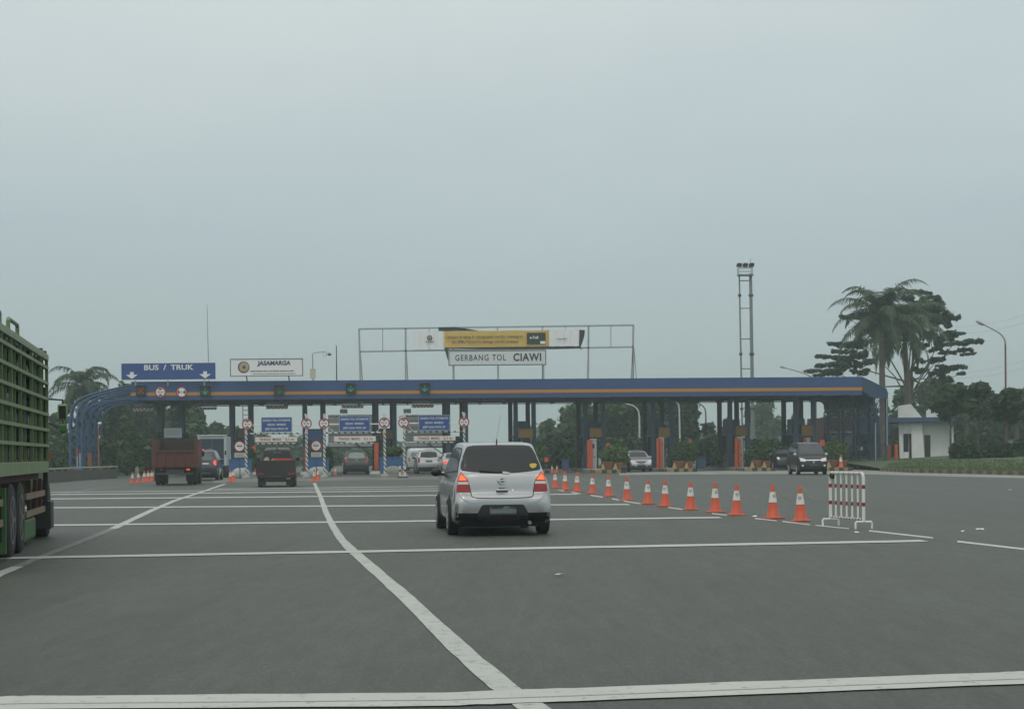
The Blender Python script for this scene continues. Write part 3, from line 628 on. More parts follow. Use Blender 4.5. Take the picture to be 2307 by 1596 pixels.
# billboard frame with banner
YB = 125.0; kb_ = YB / F
r = sgn('billboard_scaffold', 'long open grey steel billboard frame on the canopy roof', 'billboard frame', 1119, 854, YB)
def bx(x): return (x - 1119) * kb_
def bz(y): return (854 - y) * kb_
b = MB()
for (x0, y0, x1, y1, t) in ((810, 738, 1428, 735, .12), (811, 789, 1428, 784, .12), (810, 738, 812, 858, .13), (915, 737.5, 914, 858, .14), (1327, 736, 1325, 858, .14), (1428, 735, 1425, 858, .14),
                            (863, 738, 863, 788, .06), (1021, 737, 1021, 860, .09), (1122, 737, 1122, 860, .09), (1223, 736, 1224, 860, .09), (1377, 736, 1377, 785, .06), (968, 737, 968, 788, .05), (1275, 736, 1275, 785, .05), (1429, 786, 1434, 858, .06), (1427, 790, 1421, 858, .06), (1430, 800, 1427, 858, .05)):
    b.bar((bx(x0), 0, bz(y0)), (bx(x1), 0, bz(y1)), t, .08)
b.build('steelwork', galv, r)
for x in (811, 915, 1021, 1122, 1223, 1326, 1427):
    b = MB(); b.bar((bx(x), .05, bz(770)), (bx(x), 2.2, bz(858)), .07, .07); b.build('back_stay', galv, r)
YN = YB - .35; kn = YN / F
r = sgn('banner', 'long yellow and white advertising banner with torn dark flaps on the roof frame', 'banner', 1119, 763, YN)
def nx(x): return (x - 1119) * kn
def nz_(y): return (763 - y) * kn
ban_y = mat('banner_yellow', (.62, .46, .11), .6, .15, .6, dirt=(.66, .30, .12), dirt_amt=.5); ban_w = mat('banner_white', (.78, .80, .80), .6, .05, 1)
def cloth(x0, x1, y0, y1, m, name, dy=0.0):
    b = MB(); n = 24; vs = []; q = random.Random(int(x0))
    for i in range(n + 1):
        x = x0 + (x1 - x0) * i / n; wv = .04 * math.sin(i * 1.1) + .02 * math.sin(i * 2.7)
        for y in (y1, y0): vs.append((nx(x), dy + wv, nz_(y + .4 * math.sin(i * .7))))
    b.add(vs, [(2 * i, 2 * i + 2, 2 * i + 3, 2 * i + 1) for i in range(n)]); o = b.build(name, m, r, recalc=False); s_ = o.modifiers.new('thick', 'SOLIDIFY'); s_.thickness = .01; return o
cloth(1001, 1237, 744.5, 781, ban_y, 'yellow_panel'); cloth(931, 1001, 744.5, 781.5, ban_w, 'white_panel'); cloth(1237, 1306, 744, 781, ban_w, 'white_panel')
text('Lakukan isi ulang di cabang bank mandiri, Indomaret', .3, mat('banner_ink', (.16, .12, .07), .6), r, (nx(1091), -.085, nz_(758)), 172 * kn, bold=.004)
text('dan SPBU Pertamina berlogo mandiri prabayar', .3, MATS["banner_ink"], r, (nx(1093), -.085, nz_(769)), 152 * kn, bold=.004)
b = MB(); b.box(nx(1187), nx(1229), -.1, -.075, nz_(776), nz_(750)); co = b.build('card_picture', mat('card_dark', (.03, .033, .035), .5), r)
text('e-Toll', .26, sign_white, co, (nx(1203), -.108, nz_(761)), 19 * kn, bold=.01)
b = MB(); b.box(nx(1217), nx(1228.5), -.106, -.101, nz_(775), nz_(769)); b.build('card_chip', sign_white, co)
b = MB(); b.disc((nx(968), nz_(759.5)), 5.8 * kn, -.1, -.08, rin=3.4 * kn); lo_ = b.build('ring_emblem', mat('emblem_green', (.05, .09, .05), .5), r)
b = MB(); b.disc((nx(968), nz_(759.5)), 1.9 * kn, -.1, -.08); b.build('emblem_dot', MATS["emblem_green"], lo_)
smudge_rows(r, nx(959), nx(978), (nz_(768),), .09, ink_grey, 8, -.09)
text('mandiri', .2, ink_grey, r, (nx(1266), -.09, nz_(764)), 23 * kn, bold=.004)
flap = mat('dark_flap', (.035, .04, .043), .8, .2)
for pts in ([(988, 735.5), (1021, 735), (1045, 738), (1078, 744), (1001, 744.4), (988, 744)], [(1306, 744), (1318, 745), (1317, 757), (1313, 770), (1308, 783), (1314, 797), (1311, 790), (1304, 784)], [(1001, 784), (1012, 784.5), (1011, 815), (1009, 812)], [(1001, 781.2), (1306, 780.5), (1308, 784), (1255, 786.5), (1001, 784)]):
    b = MB(); b.prism([(nx(x), nz_(y)) for x, y in pts], .02, .06); b.build('torn_flap', flap, r)
# station name
r = sgn('name_sign', 'white GERBANG TOL CIAWI name board with a black border on the roof', 'sign', 1120.5, 805.5, YN - .2); W_, H_ = 221 * kn, 35 * kn
b = MB(); b.box(-W_ / 2, W_ / 2, 0, .1, -H_ / 2, H_ / 2); b.build('panel', mat('sign_pale', (.62, .66, .66), .5, .05), r)
b = MB(); outline(b, W_ - .06, H_ - .06, .05, -.012, -.001); b.build('border', ink, r)
text('GERBANG TOL', .62, ink, r, (-38 * kn, -.008, 0), 114 * kn, bold=.005, spacing=1.2); text('CIAWI', .78, ink, r, (67.5 * kn, -.008, 0), 63 * kn, bold=.022, spacing=1.1)
legs_down(r, (-98 * kn, 2 * kn, 104 * kn), -1.65, -H_ / 2, galv, .05)

# lane signals on the fascia
def lane_signal(x, y, kind, label):
    p = onc(x, y, .22); r = thing('lane_signal', label, 'lane signal', p, CROT, 'lane signals on the canopy fascia'); h = .36
    b = MB(); b.box(-h, h, 0, .19, -h, h); b.build('housing', mat('signal_housing', (.018, .026, .024), .5, .3), r, bevel=.03)
    b = MB(); b.box(-h - .03, h + .03, -.18, 0, h - .02, h + .02); b.build('visor', black, r)
    if kind == 'x':
        b = MB(); b.bar((-.2, -.012, -.22), (.2, -.012, .22), .07, .02); b.bar((-.2, -.016, .22), (.2, -.016, -.22), .07, .02); b.build('cross', cross_r, r)
    else:
        b = MB(); b.bar((0, -.012, .24), (0, -.012, -.2), .05, .02); b.bar((-.19, -.015, .0), (.01, -.015, -.22), .06, .02); b.bar((.19, -.018, .0), (-.01, -.018, -.22), .06, .02); b.build('arrow', arrow_g if kind == 'g' else arrow_d, r)
lane_signal(317, 879.6, 'x', 'dark lane signal with a dull red cross at the left end of the fascia')
lane_signal(462, 880.6, 'g', 'lane signal with the brightest green arrow, right of the round height signs')
lane_signal(628.3, 879.6, 'd', 'lane signal with a faint arrow under the JASAMARGA board')
lane_signal(790.3, 874.8, 'g', 'lane signal with a green arrow just left of the billboard frame')
lane_signal(957, 874.3, 'g', 'lane signal with a green arrow below the white banner end, last to the right')
# round limit signs
def round_sign(p, dia, txt, label, group, rz=0.0, side=False, name='limit_sign'):
    r = thing(name, label, 'road sign', p, rz, group); R_ = dia / 2
    b = MB(); b.disc((0, 0), R_ * .97, 0, .03, 28); b.build('plate', sign_white, r)
    b = MB(); b.disc((0, 0), R_, -.012, -.001, 28, R_ * .78); b.build('rim', sign_red, r)
    for s in (1, -1):
        b = MB()
        pts = [(-.40 * R_, .66 * R_), (.40 * R_, .66 * R_), (.14 * R_, .38 * R_), (-.14 * R_, .38 * R_)]
        pts = [(x, z * s) for x, z in pts]
        if side: pts = [(z, x) for x, z in pts]
        b.prism(pts, -.016, -.0125); b.build('limit_arrow', ink, r)
    text(txt, .4 * R_ * 1.25, ink, r, (0, -.008, 0), 1.0 * R_, bold=.004)
    return r
round_sign(onc(361.3, 882.6, .08), .80, '4,2 m', 'round 4,2 m height limit sign with a red rim on the fascia', 'round limit signs on the fascia', CROT)
round_sign(onc(409.2, 882.6, .08), .80, '2,1 m', 'round width limit sign with side arrows beside the 4,2 m sign', 'round limit signs on the fascia', CROT, True)
# plates hanging under the canopy edge
HANG = [((299.8, 347), (908.8, 916), (918.5, 925.6), 'striped hanging plate at the left end under the red cross signal'), ((439.7, 488), (907.5, 914.5), (916.4, 922.5), 'striped hanging plate right of the bus lane columns'),
        ((599.4, 648.6), (905, 911.5), (914, 920.7), 'striped hanging plate above the pickup lane'), ((769.4, 818.7), (903, 909.4), (913, 918.9), 'striped hanging plate above the dark car lane'), ((927.5, 976.8), (902, 908), (911, 917.8), 'striped hanging plate above the silver minivan lane, last to the right')]
for (x0, x1), (y0, y1), (y2, y3), lb in HANG:
    Yh = 124.9; kh = Yh / F; r = sgn('hanging_plate', lb, 'hanging sign', (x0 + x1) / 2, y0, Yh, 'striped plates hanging under the canopy'); wd = (x1 - x0) * kh
    b = MB(); b.box(-wd / 2, wd / 2, 0, .04, -(y1 - y0) * kh, 0); b.build('upper_plate', mat('faded_blue_plate', (.13, .17, .25), .55, .15), r)
    smudge_rows(r, -wd * .42, wd * .42, (-(y1 - y0) * kh / 2,), .09, mat('faded_print', (.24, .27, .33), .6), int(x0))
    zt, zb = (y0 - y2) * kh, (y0 - y3) * kh
    b = MB(); b.box(-wd / 2, 0, 0, .04, zb, zt); b.build('warning_stripe', chev, r); b = MB(); b.box(.001, wd / 2, 0, .04, zb, zt); b.build('warning_stripe', CH2, r)
    for x in (-wd * .4, wd * .4):
        b = MB(); b.cyl((x, .05, zt - .02), (x, .05, .25), .012, n=6); b.build('hanger', dark_metal, r)

# height limit frames in front of the three automatic lanes
FR = [((554.8, 1070.5, 945), (691.5, 1068.5, 933), (588.7, 657.7, 939.4, 972.7), (574.8, 669.3, 983.8, 994.6), (557.3, 955), (690.3, 953.4)),
      ((730.5, 1069, 931.5), (867.5, 1067, 931.4), (764.3, 833.3, 936.7, 970.7), (752.7, 846.4, 982, 993.7), (729.9, 953), (865.9, 951.7)),
      ((911, 1072, 931), (1046, 1066, 928.7), (943.5, 1012.7, 934.7, 968.6), (932, 1026, 981.5, 992), (909.2, 951.7), (1045.3, 950.3))]
FN = ['over the pickup lane', 'over the dark car lane', 'over the silver minivan lane']
for i, (pl, pr, bs, tb, s1, s2) in enumerate(FR):
    YA = 100.0; ka = YA / F; c = P((pl[0] + pr[0]) / 2, 1000, YA); c.z = 0
    r = thing('height_gauge', 'striped pole height limit frame with crossbars ' + FN[i], 'height frame', c, 0, 'height limit frames')
    def lx(x, y): return P(x, y, YA).x - c.x
    def lz(x, y): return P(x, y, YA).z
    for (x, yb, yt) in (pl, pr):
        xb_, xt_ = lx(x, yb), lx(x, yt); zt_ = lz(x, yt)
        b = MB(); b.cyl((0, 0, 0), (xt_ - xb_ + rnd.uniform(-.05, .05), 0, zt_ - .12), .075, n=10); b.build('striped_pole', pole_str, r, True, loc=(xb_, 0, .12))
        b = MB(); b.lathe([(.26, 0), (.26, .08), (.16, .2), (.1, .24)], 12, (xb_, 0, 0)); b.build('concrete_foot', concrete, r)
        b = MB(); b.bar((xt_ - .02, .0, zt_ - .35), (xt_ + (.12 if x == pl[0] else -.12), .02, zt_ + .05), .05); b.build('pole_cap', sign_cream, r)
    xa, xb2 = lx(pl[0], 960), lx(pr[0], 960); ym = (bs[2] + bs[3]) / 2; zc = lz(bs[0], ym + 1.5)
    b = MB(); b.cyl((xa, .08, zc), (xb2, .08, zc), .035, n=8); b.build('crossbar', white_paint, r)
    zc2 = lz(bs[0], bs[3] + 3.5)
    b = MB(); b.cyl((xa, .06, zc2), (xb2, .06, zc2), .045, n=8); b.build('striped_crossbar', bar_str, r)
    for s in (1, -1):
        xx = xa if s == 1 else xb2; b = MB(); b.bar((xx + s * .55, .1, zc2), (xx + s * .02, .1, zc + .1), .03); b.build('brace', white_paint, r)
    # lower striped bar under the board
    zl = lz(tb[0], tb[3] + 4.2); b = MB(); b.cyl((lx(tb[0] + 3, 995), .03, zl), (lx(tb[1] - 2, 995), .03, zl), .04, n=8); b.build('striped_crossbar', bar_str, r)
    for x in (tb[0] + 12, tb[1] - 12):
        b = MB(); b.cyl((lx(x, 990), .045, zc2), (lx(x, 990), .045, zl), .012, n=6); b.build('hanger', dark_metal, r)
    # blue lane sign
    sg = sgn('lane_sign', 'blue three line automatic lane sign ' + FN[i], 'sign', (bs[0] + bs[1]) / 2, ym, YA - .06, 'blue automatic lane signs'); w2, h2 = (bs[1] - bs[0]) * ka, (bs[3] - bs[2]) * ka
    b = MB(); b.box(-w2 / 2, w2 / 2, 0, .04, -h2 / 2, h2 / 2); b.build('panel', sign_blue, sg)
    b = MB(); outline(b, w2 + .02, h2 + .02, .035, -.01, .03); b.build('edge_frame', mat('sign_edge', (.3, .36, .45), .5), sg)
    pale = mat('sign_letters', (.55, .58, .62), .5)
    text('GARDU TOL OTOMATIS', .17, pale, sg, (0, -.008, h2 * .29), w2 * .90, bold=.006); text('SEDAN  MINIBUS', .17, pale, sg, (0, -.008, 0), w2 * .60, bold=.006); text('JEEP DAN PICK UP', .17, pale, sg, (0, -.008, -h2 * .29), w2 * .75, bold=.006)
    # height board
    hb = sgn('height_board', 'cream TINGGI MAKS 3,1 m board hanging ' + FN[i], 'sign', (tb[0] + tb[1]) / 2, (tb[2] + tb[3]) / 2, YA - .05, 'height boards'); w3, h3 = (tb[1] - tb[0]) * ka, (tb[3] - tb[2]) * ka
    b = MB(); b.box(-w3 / 2, w3 / 2, 0, .05, -h3 / 2, h3 / 2); b.build('panel', sign_cream, hb)
    text('TINGGI  MAKS', .2, ink_red, hb, (-w3 * .14, -.008, 0), w3 * .52, bold=.004); text('3,1 m', .2, ink_red, hb, (w3 * .32, -.008, 0), w3 * .21, bold=.004)
    for s, sd_ in ((s1, 'left'), (s2, 'right')):
        round_sign(P(s[0], s[1], YA - .12), .64, '3,1 m', 'round 3,1 m sign on the ' + sd_ + ' striped pole ' + FN[i], 'round height signs on the striped poles')

# no entry signs with plates
for i, (x, y, px, py, wh) in enumerate(((539.7, 1004.6, 539.4, 1024.4, 'left of the pickup lane'), (712.2, 1003.3, 712.1, 1023.4, 'between the pickup and dark car lanes'))):
    Ys = 100.5; ks = Ys / F; p = P(x, y, Ys); r = thing('stop_sign', 'round red rimmed sign with a black bar ' + wh, 'road sign', p, 0, 'round signs with a black bar')
    b = MB(); b.disc((0, 0), .315, 0, .03, 28); b.build('plate', sign_white, r); b = MB(); b.disc((0, 0), .33, -.012, -.001, 28, .265); b.build('rim', sign_red, r)
    b = MB(); b.box(-.17, .17, -.01, -.001, -.03, .03); b.build('bar', ink, r); smudge_rows(r, -.14, .14, (.1,), .035, ink_grey, 5 + i); smudge_rows(r, -.06, .06, (-.12,), .025, ink_grey, 7 + i)
    dz = (y - py) * ks; b = MB(); b.box(-.31, .31, 0, .03, dz - .14, dz + .14); b.build('lower_plate', mat('plate_cream', (.50, .52, .48), .5, .08), r); smudge_rows(r, -.22, .22, (dz + .04, dz - .05), .05, ink_grey, 11 + i)
    b = MB(); b.cyl((0, .06, -p.z), (0, .06, .3), .03, n=8); b.build('post', dark_metal, r)

# things on the islands
def planter_box(x0, x1, y0, y1, Y, label, m=planter_blue, d=.6, group=None, name='planter'):
    k = Y / F; c = P((x0 + x1) / 2, y1, Y); r = thing(name, label, 'planter', (c.x, c.y, .2), 0, group); w2 = (x1 - x0) * k; h2 = max(.3, P(x0, y0, Y).z - .2)
    b = MB(); b.box(-w2 / 2, w2 / 2, 0, d, 0, h2); b.build('tub', m, r, bevel=.03); b = MB(); b.box(-w2 / 2 - .02, w2 / 2 + .02, -.02, d + .02, h2 + .001, h2 + .06); b.build('rim', m, r, bevel=.015); return r
planter_box(515.5, 565, 1036, 1060, 103, 'blue concrete planter left of the pickup, behind a pale stone', group='blue planters')
planter_box(694, 739, 1034, 1059, 103, 'blue concrete planter between the two striped poles in the middle', group='blue planters')
planter_box(856, 907, 1031.5, 1060, 103, 'blue concrete planter with a round clipped bush', group='blue planters')
def stone(x, y, w_, h_, Y, label, m=rock_m):
    c = P(x, y, Y); b = MB(); b.ball((0, 0, 0), w_ / 2, .45, h_, 14, 9, .06, int(x)); o = b.build('stone', m, None, True, loc=(c.x, Y, .22)); tag(o, label, 'stone', 'stones on the island noses'); return o
stone(543, 1060, 1.25, .42, 102.2, 'low pale rounded stone in front of the leftmost blue planter')
stone(716, 1060, 1.3, .45, 102.2, 'pale rounded stone between the two middle striped poles')
stone(886, 1060, 1.25, .46, 102.2, 'grey stone in front of the planter with the clipped bush', mat('grey_stone', (.22, .225, .2), .85, .25, 3, bump=.3))
def post_box(x0, x1, y0, y1, Y, label, m=orange_p, name='guard_post', cat='post', group='orange guard posts', d=.3):
    k = Y / F; c = P((x0 + x1) / 2, y1, Y); r = thing(name, label, cat, (c.x, Y, .2), CROT, group); w2 = (x1 - x0) * k; h2 = P(x0, y0, Y).z - .2
    b = MB(); b.box(-w2 / 2, w2 / 2, 0, d, 0, h2); b.build('post', m, r, bevel=.02); b = MB(); b.box(-w2 / 2 - .05, w2 / 2 + .05, -.05, d + .05, 0, .08); b.build('base_plate', dark_metal, r); return r
post_box(568.5, 577, 1004.5, 1064, 122, 'dull orange guard post left of the pickup')
post_box(684, 690, 1006, 1062, 122, 'thin dull red guard post beside the middle striped pole', mat('dull_red_post', (.2, .04, .025), .6, .2))
post_box(843.3, 853, 997, 1063, 122, 'tall bright orange guard post right of the dark car')
def kiosk(ow, oy, ww, wy, Y, label):
    k = Y / F; c = P((ow[0] + ww[1]) / 2, oy[1], Y); r = thing('ticket_cabinet', label, 'ticket cabinet', (c.x, Y, .2), CROT, 'ticket cabinets with orange guards')
    def X(x): return P(x, 1000, Y).x - c.x
    h1 = P(ow[0], oy[0], Y).z - .2; h2 = P(ww[0], wy, Y).z - .2
    b = MB(); b.box(X(ow[0]), X(ow[0]) + .2, -.3, -.05, 0, h1 * 1.02); b.box(X(ow[1]) - .2, X(ow[1]), -.35, -.1, 0, h1); b.build('orange_guard', orange_p, r, bevel=.02)
    b = MB(); b.box(X(ww[0]), X(ww[1]), 0, .45, 0, h2); b.box(X(ww[0]) - .03, X(ww[1]) + .03, -.06, .48, h2 + .001, h2 + .07); b.build('cabinet', mat('cabinet_white', (.42, .45, .46), .55, .15, 2), r, bevel=.02)
    b = MB(); xm = (X(ww[0]) * .55 + X(ww[1]) * .45); b.box(xm - .12, xm + .1, -.012, -.001, h2 - .62, h2 - .3); b.build('slot_opening', black, r)
kiosk((1322, 1334), (992, 1053), (1330, 1344), 990, 124, 'white ticket cabinet with orange guards left of the silver hatchback')
kiosk((1478, 1491), (988, 1052), (1485, 1496.5), 986.5, 125, 'white ticket cabinet with orange guards just right of the silver hatchback')
kiosk((1654, 1668), (988, 1050), (1660, 1674), 985, 126, 'white ticket cabinet with orange guards between the tenth and eleventh cones')
kiosk((1808, 1816), (989, 1048), (1814, 1826), 988, 127, 'ticket cabinet mostly hidden behind the black van')
def yellow(x0, x1, y0, y1, Y, label, m=yellow_b):
    c = P((x0 + x1) / 2, (y0 + y1) / 2, Y); r = thing('sign_box', label, 'sign box', c, CROT, 'yellow sign boxes on the booths'); w2, h2 = (x1 - x0) * Y / F, (y1 - y0) * Y / F
    b = MB(); b.box(-w2 / 2, w2 / 2, 0, .4, -h2 / 2, h2 / 2); b.build('box', m, r, bevel=.03); b = MB(); b.box(-w2 / 2 - .05, w2 / 2 + .05, -.1, .45, h2 / 2 + .001, h2 / 2 + .05); b.build('hood', dark_metal, r)
    b = MB(); b.cyl((-w2 * .3, .2, -h2 / 2), (-w2 * .3, .2, .2 - c.z), .05, n=8); b.build('support', dark_metal, r)
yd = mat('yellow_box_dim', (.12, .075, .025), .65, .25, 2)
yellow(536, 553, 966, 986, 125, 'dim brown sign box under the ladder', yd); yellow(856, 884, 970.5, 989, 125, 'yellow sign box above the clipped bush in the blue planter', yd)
yellow(1168, 1201, 964.5, 986, 125, 'brightest yellow sign box above the near silver car'); yellow(1328, 1356, 963, 984.5, 125.5, 'yellow sign box above the cabinet left of the silver hatchback'); yellow(1484, 1509, 962, 983.5, 126, 'yellow sign box above the cabinet right of the silver hatchback')
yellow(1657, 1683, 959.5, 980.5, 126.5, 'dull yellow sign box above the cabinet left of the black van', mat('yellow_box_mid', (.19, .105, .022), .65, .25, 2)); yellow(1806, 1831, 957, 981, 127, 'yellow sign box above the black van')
# ladder
r = sgn('ladder', 'thin steel ladder standing between the columns above the left round sign', 'ladder', 554.5, 946, 124.5); lw = 7.2 * 124.5 / F; zt = 1.15
for s in (-1, 1):
    b = MB(); b.cyl((s * lw, 0, -1.5), (s * lw, 0, zt), .03, n=6); b.build('rail', dark_metal, r)
b = MB()
for z in np.arange(-1.3, zt, .34): b.cyl((-lw, 0, z), (lw, 0, z), .022, n=6)
b.build('rungs', dark_metal, r)
# grey louvred panels over two lanes, dark boxes on the bars
for (x0, x1, lb) in ((741, 847, 'grey ribbed overhead panel behind the dark car lane sign'), (913, 1003, 'grey ribbed overhead panel behind the silver minivan lane sign')):
    Yp = 139.0; kp_ = Yp / F; r = sgn('overhead_panel', lb, 'panel', (x0 + x1) / 2, 966, Yp, 'grey overhead panels'); w2, h2 = (x1 - x0) * kp_, 56 * kp_
    b = MB()
    n = 7
    for k in range(n): b.box(-w2 / 2, w2 / 2, 0 if k % 2 else -.03, .1, -h2 / 2 + k * h2 / n + .012, -h2 / 2 + (k + 1) * h2 / n - .012)
    b.box(-w2 / 2, w2 / 2, .03, .09, -h2 / 2, h2 / 2); b.build('ribbed_sheet', mat('grey_sheet', (.44, .46, .47), .6, .12, 1.5), r)
    b = MB(); b.box(-w2 / 2 - .05, w2 / 2 + .05, -.05, .12, h2 / 2 + .005, h2 / 2 + .16); b.build('top_rail', galv, r)
    b = MB(); b.box(-w2 / 2 - .1, w2 / 2, -.05, .12, -h2 / 2 - .42, -h2 / 2 - .06); b.build('white_beam', sign_white, r); b = MB(); b.box(-w2 / 2 - .1, w2 / 2 - .1, -.06, .1, -h2 / 2 - .52, -h2 / 2 - .425); b.build('black_beam', ink, r)
    b = MB(); b.bar((w2 * .05, -.1, -h2 / 2 - .1), (w2 * .05 + 1.35, -.1, -h2 / 2 - 1.1), .08); b.build('diagonal_strut', dark_metal, r)
    for s in (-1, 1):
        b = MB(); b.box(s * w2 / 2 - .06, s * w2 / 2 + .06, .13, .25, -P(0, 966, Yp).z + .1, h2 / 2 + .1); b.build('post', col_dark, r)
for (x, y, lb) in ((774, 925.8, 'dark grey box standing on the bar above the dark car lane sign'), (917.3, 925.3, 'dark grey box on the left pole top above the silver minivan lane')):
    Yb_ = 101.0; r = sgn('sensor_box', lb, 'sensor box', x, y, Yb_, 'dark sensor boxes'); b = MB(); b.box(-.22, .22, 0, .2, -.12, .13); b.build('housing', mat('sensor_grey', (.07, .08, .075), .6), r, bevel=.02)
    for s in (-.1, .12):
        b = MB(); b.box(s - .025, s + .025, .05, .1, -.28, -.121); b.build('bracket', sign_white, r)
    b = MB(); b.tube([(-.5, .1, -.42), (-.42, .1, -.32), (-.3, .1, -.29), (1.2, .1, -.29), (1.3, .1, -.36)], .025, 6); b.build('conduit', dark_metal, r)
# blue shutter above the middle stop sign
r = sgn('shutter', 'blue ribbed shutter above the middle round sign with a black bar', 'shutter', 711, 980.7, 108); k = 108 / F; w2, h2 = 34 * k, 24 * k
b = MB(); b.box(-w2 / 2, w2 / 2, .02, .12, -h2 / 2, h2 / 2); b.cur = 0
for j in range(9): b.box(-w2 / 2 + (j + .15) * w2 / 9, -w2 / 2 + (j + .75) * w2 / 9, -.02, .019, -h2 / 2, h2 / 2)
b.build('ribbed_sheet', mat('shutter_blue', (.03, .065, .17), .5, .15), r); legs_down(r, (-w2 * .4, w2 * .4), .2 - P(711, 980.7, 108).z, -h2 / 2, dark_metal, .03)
# banner sheet above the red truck
r = sgn('notice_board', 'pale notice board hung on the columns above the red tipper truck', 'notice board', 389.5, 975, 124); k = 124 / F
b = MB(); b.box(-20 * k, 20 * k, 0, .04, -11.5 * k, 11.5 * k); b.build('sheet', mat('pale_board', (.36, .40, .42), .6, .15), r); smudge_rows(r, -.5, .5, (.18, .05, -.08), .05, ink_grey, 21); b = MB(); b.box(-20 * k, 20 * k, -.01, .05, -12.8 * k, -10 * k); b.build('lower_edge', booth_blue, r)
# pyramids, pots, bins on the right hand islands
def pyramid(i, s, side, label, h=.42, m=None):
    p = isl(i, s, side); b = MB(); w_ = .17; b.add([(-w_, -w_, 0), (w_, -w_, 0), (w_, w_, 0), (-w_, w_, 0), (-.04, -.04, h), (.04, -.04, h), (.04, .04, h), (-.04, .04, h)], [(0, 3, 2, 1), (4, 5, 6, 7), (0, 1, 5, 4), (1, 2, 6, 5), (2, 3, 7, 6), (3, 0, 4, 7)])
    o = b.build('concrete_pyramid', m or mat('pyramid_yellow', (.30, .20, .085), .7, .15, 3), None, loc=p, rot=(0, 0, ANG[i]), bevel=.02); return tag(o, label, 'pyramid block', 'yellow pyramid blocks on the island noses')
names_i = {6: 'left of the silver hatchback', 7: 'right of the silver hatchback', 8: 'left of the black van', 9: 'right of the black van'}
for i in (6, 7, 8, 9):
    pyramid(i, .9, -.5, 'yellow pyramid block on the left of the island nose ' + names_i[i]); 
    if i != 9: pyramid(i, 1.0, .35, 'yellow pyramid block on the right of the island nose ' + names_i[i])
def pot(p, label, s=1.0, m=terra):
    b = MB(); b.lathe([(.2 * s, 0), (.28 * s, .1 * s), (.33 * s, .42 * s), (.37 * s, .43 * s), (.37 * s, .5 * s), (.3 * s, .5 * s), (.28 * s, .44 * s)], 16); o = b.build('flower_pot', m, None, True, loc=p); return tag(o, label, 'flower pot', 'terracotta pots on the islands')
for i in (6, 7, 8, 9):
    pot(isl(i, 1.4, -.1), 'terracotta pot behind the pyramid blocks ' + names_i[i], 1.1); pot(isl(i, 1.7, .6), 'second terracotta pot at the right edge of the island ' + names_i[i])
def bin_(x, y0, y1, w_, Y, label, m):
    c = P(x, y1, Y); r = thing('waste_bin', label, 'bin', (c.x, Y, max(0, c.z)), 0, 'blue bins by the lanes'); h = (y1 - y0) * Y / F; b = MB(); b.box(-w_ / 2, w_ / 2, 0, .5, 0, h * .9); b.build('body', m, r, bevel=.03); b = MB(); b.box(-w_ / 2 - .03, w_ / 2 + .03, -.03, .53, h * .9 + .001, h); b.build('lid', m, r, bevel=.02)
bin_(1274.5, 1034, 1058.5, .46, 118, 'narrow blue bin between the near silver car and the silver hatchback', booth_blue)
bin_(1580, 1028, 1055, .7, 124, 'broad dark blue bin on the island right of the silver hatchback', booth_blue)
for (x0, x1, y0, y1, Y, lb) in ((1365, 1374, 997, 1010, 122, 'small orange board above the bush left of the silver hatchback'), (1847, 1858, 990, 1004, 123, 'small orange board above the bush right of the black van'), (1226, 1235, 1030, 1040, 116, 'small orange board low beside the near silver car roof'), (733, 742, 1026, 1040, 112, 'small orange board beside the middle striped pole'), (1551, 1558, 988, 998, 124, 'small orange board above the bush between the hatchback and the black van')):
    c = P((x0 + x1) / 2, (y0 + y1) / 2, Y); w2, h2 = (x1 - x0) * Y / F, (y1 - y0) * Y / F; r = thing('warning_board', lb, 'board', c, 0, 'small orange boards')
    b = MB(); b.box(-w2 / 2, w2 / 2, 0, .03, -h2 / 2, h2 / 2); b.build('plate', orange_p, r); b = MB(); b.cyl((0, .05, .1), (0, .05, .15 - c.z), .025, n=6); b.build('stake', dark_metal, r)
# red and white delineator stubs near the third frame
for (x, yt, yb, lb) in ((901, 1048, 1075, 'short white and red delineator post left of the striped pole by the silver minivan lane'), (912.5, 1050, 1077, 'short white and red delineator post touching the striped pole foot')):
    Yd = 98; r = thing('delineator', lb, 'delineator', (P(x, 1050, Yd).x, Yd, 0), 0, 'delineator posts'); h = (yb - yt) * Yd / F
    b = MB(); b.lathe([(.17, 0), (.17, .05), (.07, .09)], 12); b.build('base', black, r)
    b = MB(); b.cyl((0, 0, .09), (0, 0, h), .055, n=10); b.build('post', cone_wh, r, True); b = MB(); b.cyl((0, 0, h * .5), (0, 0, h * .72), .058, n=10); b.build('red_band', red_band, r, True)

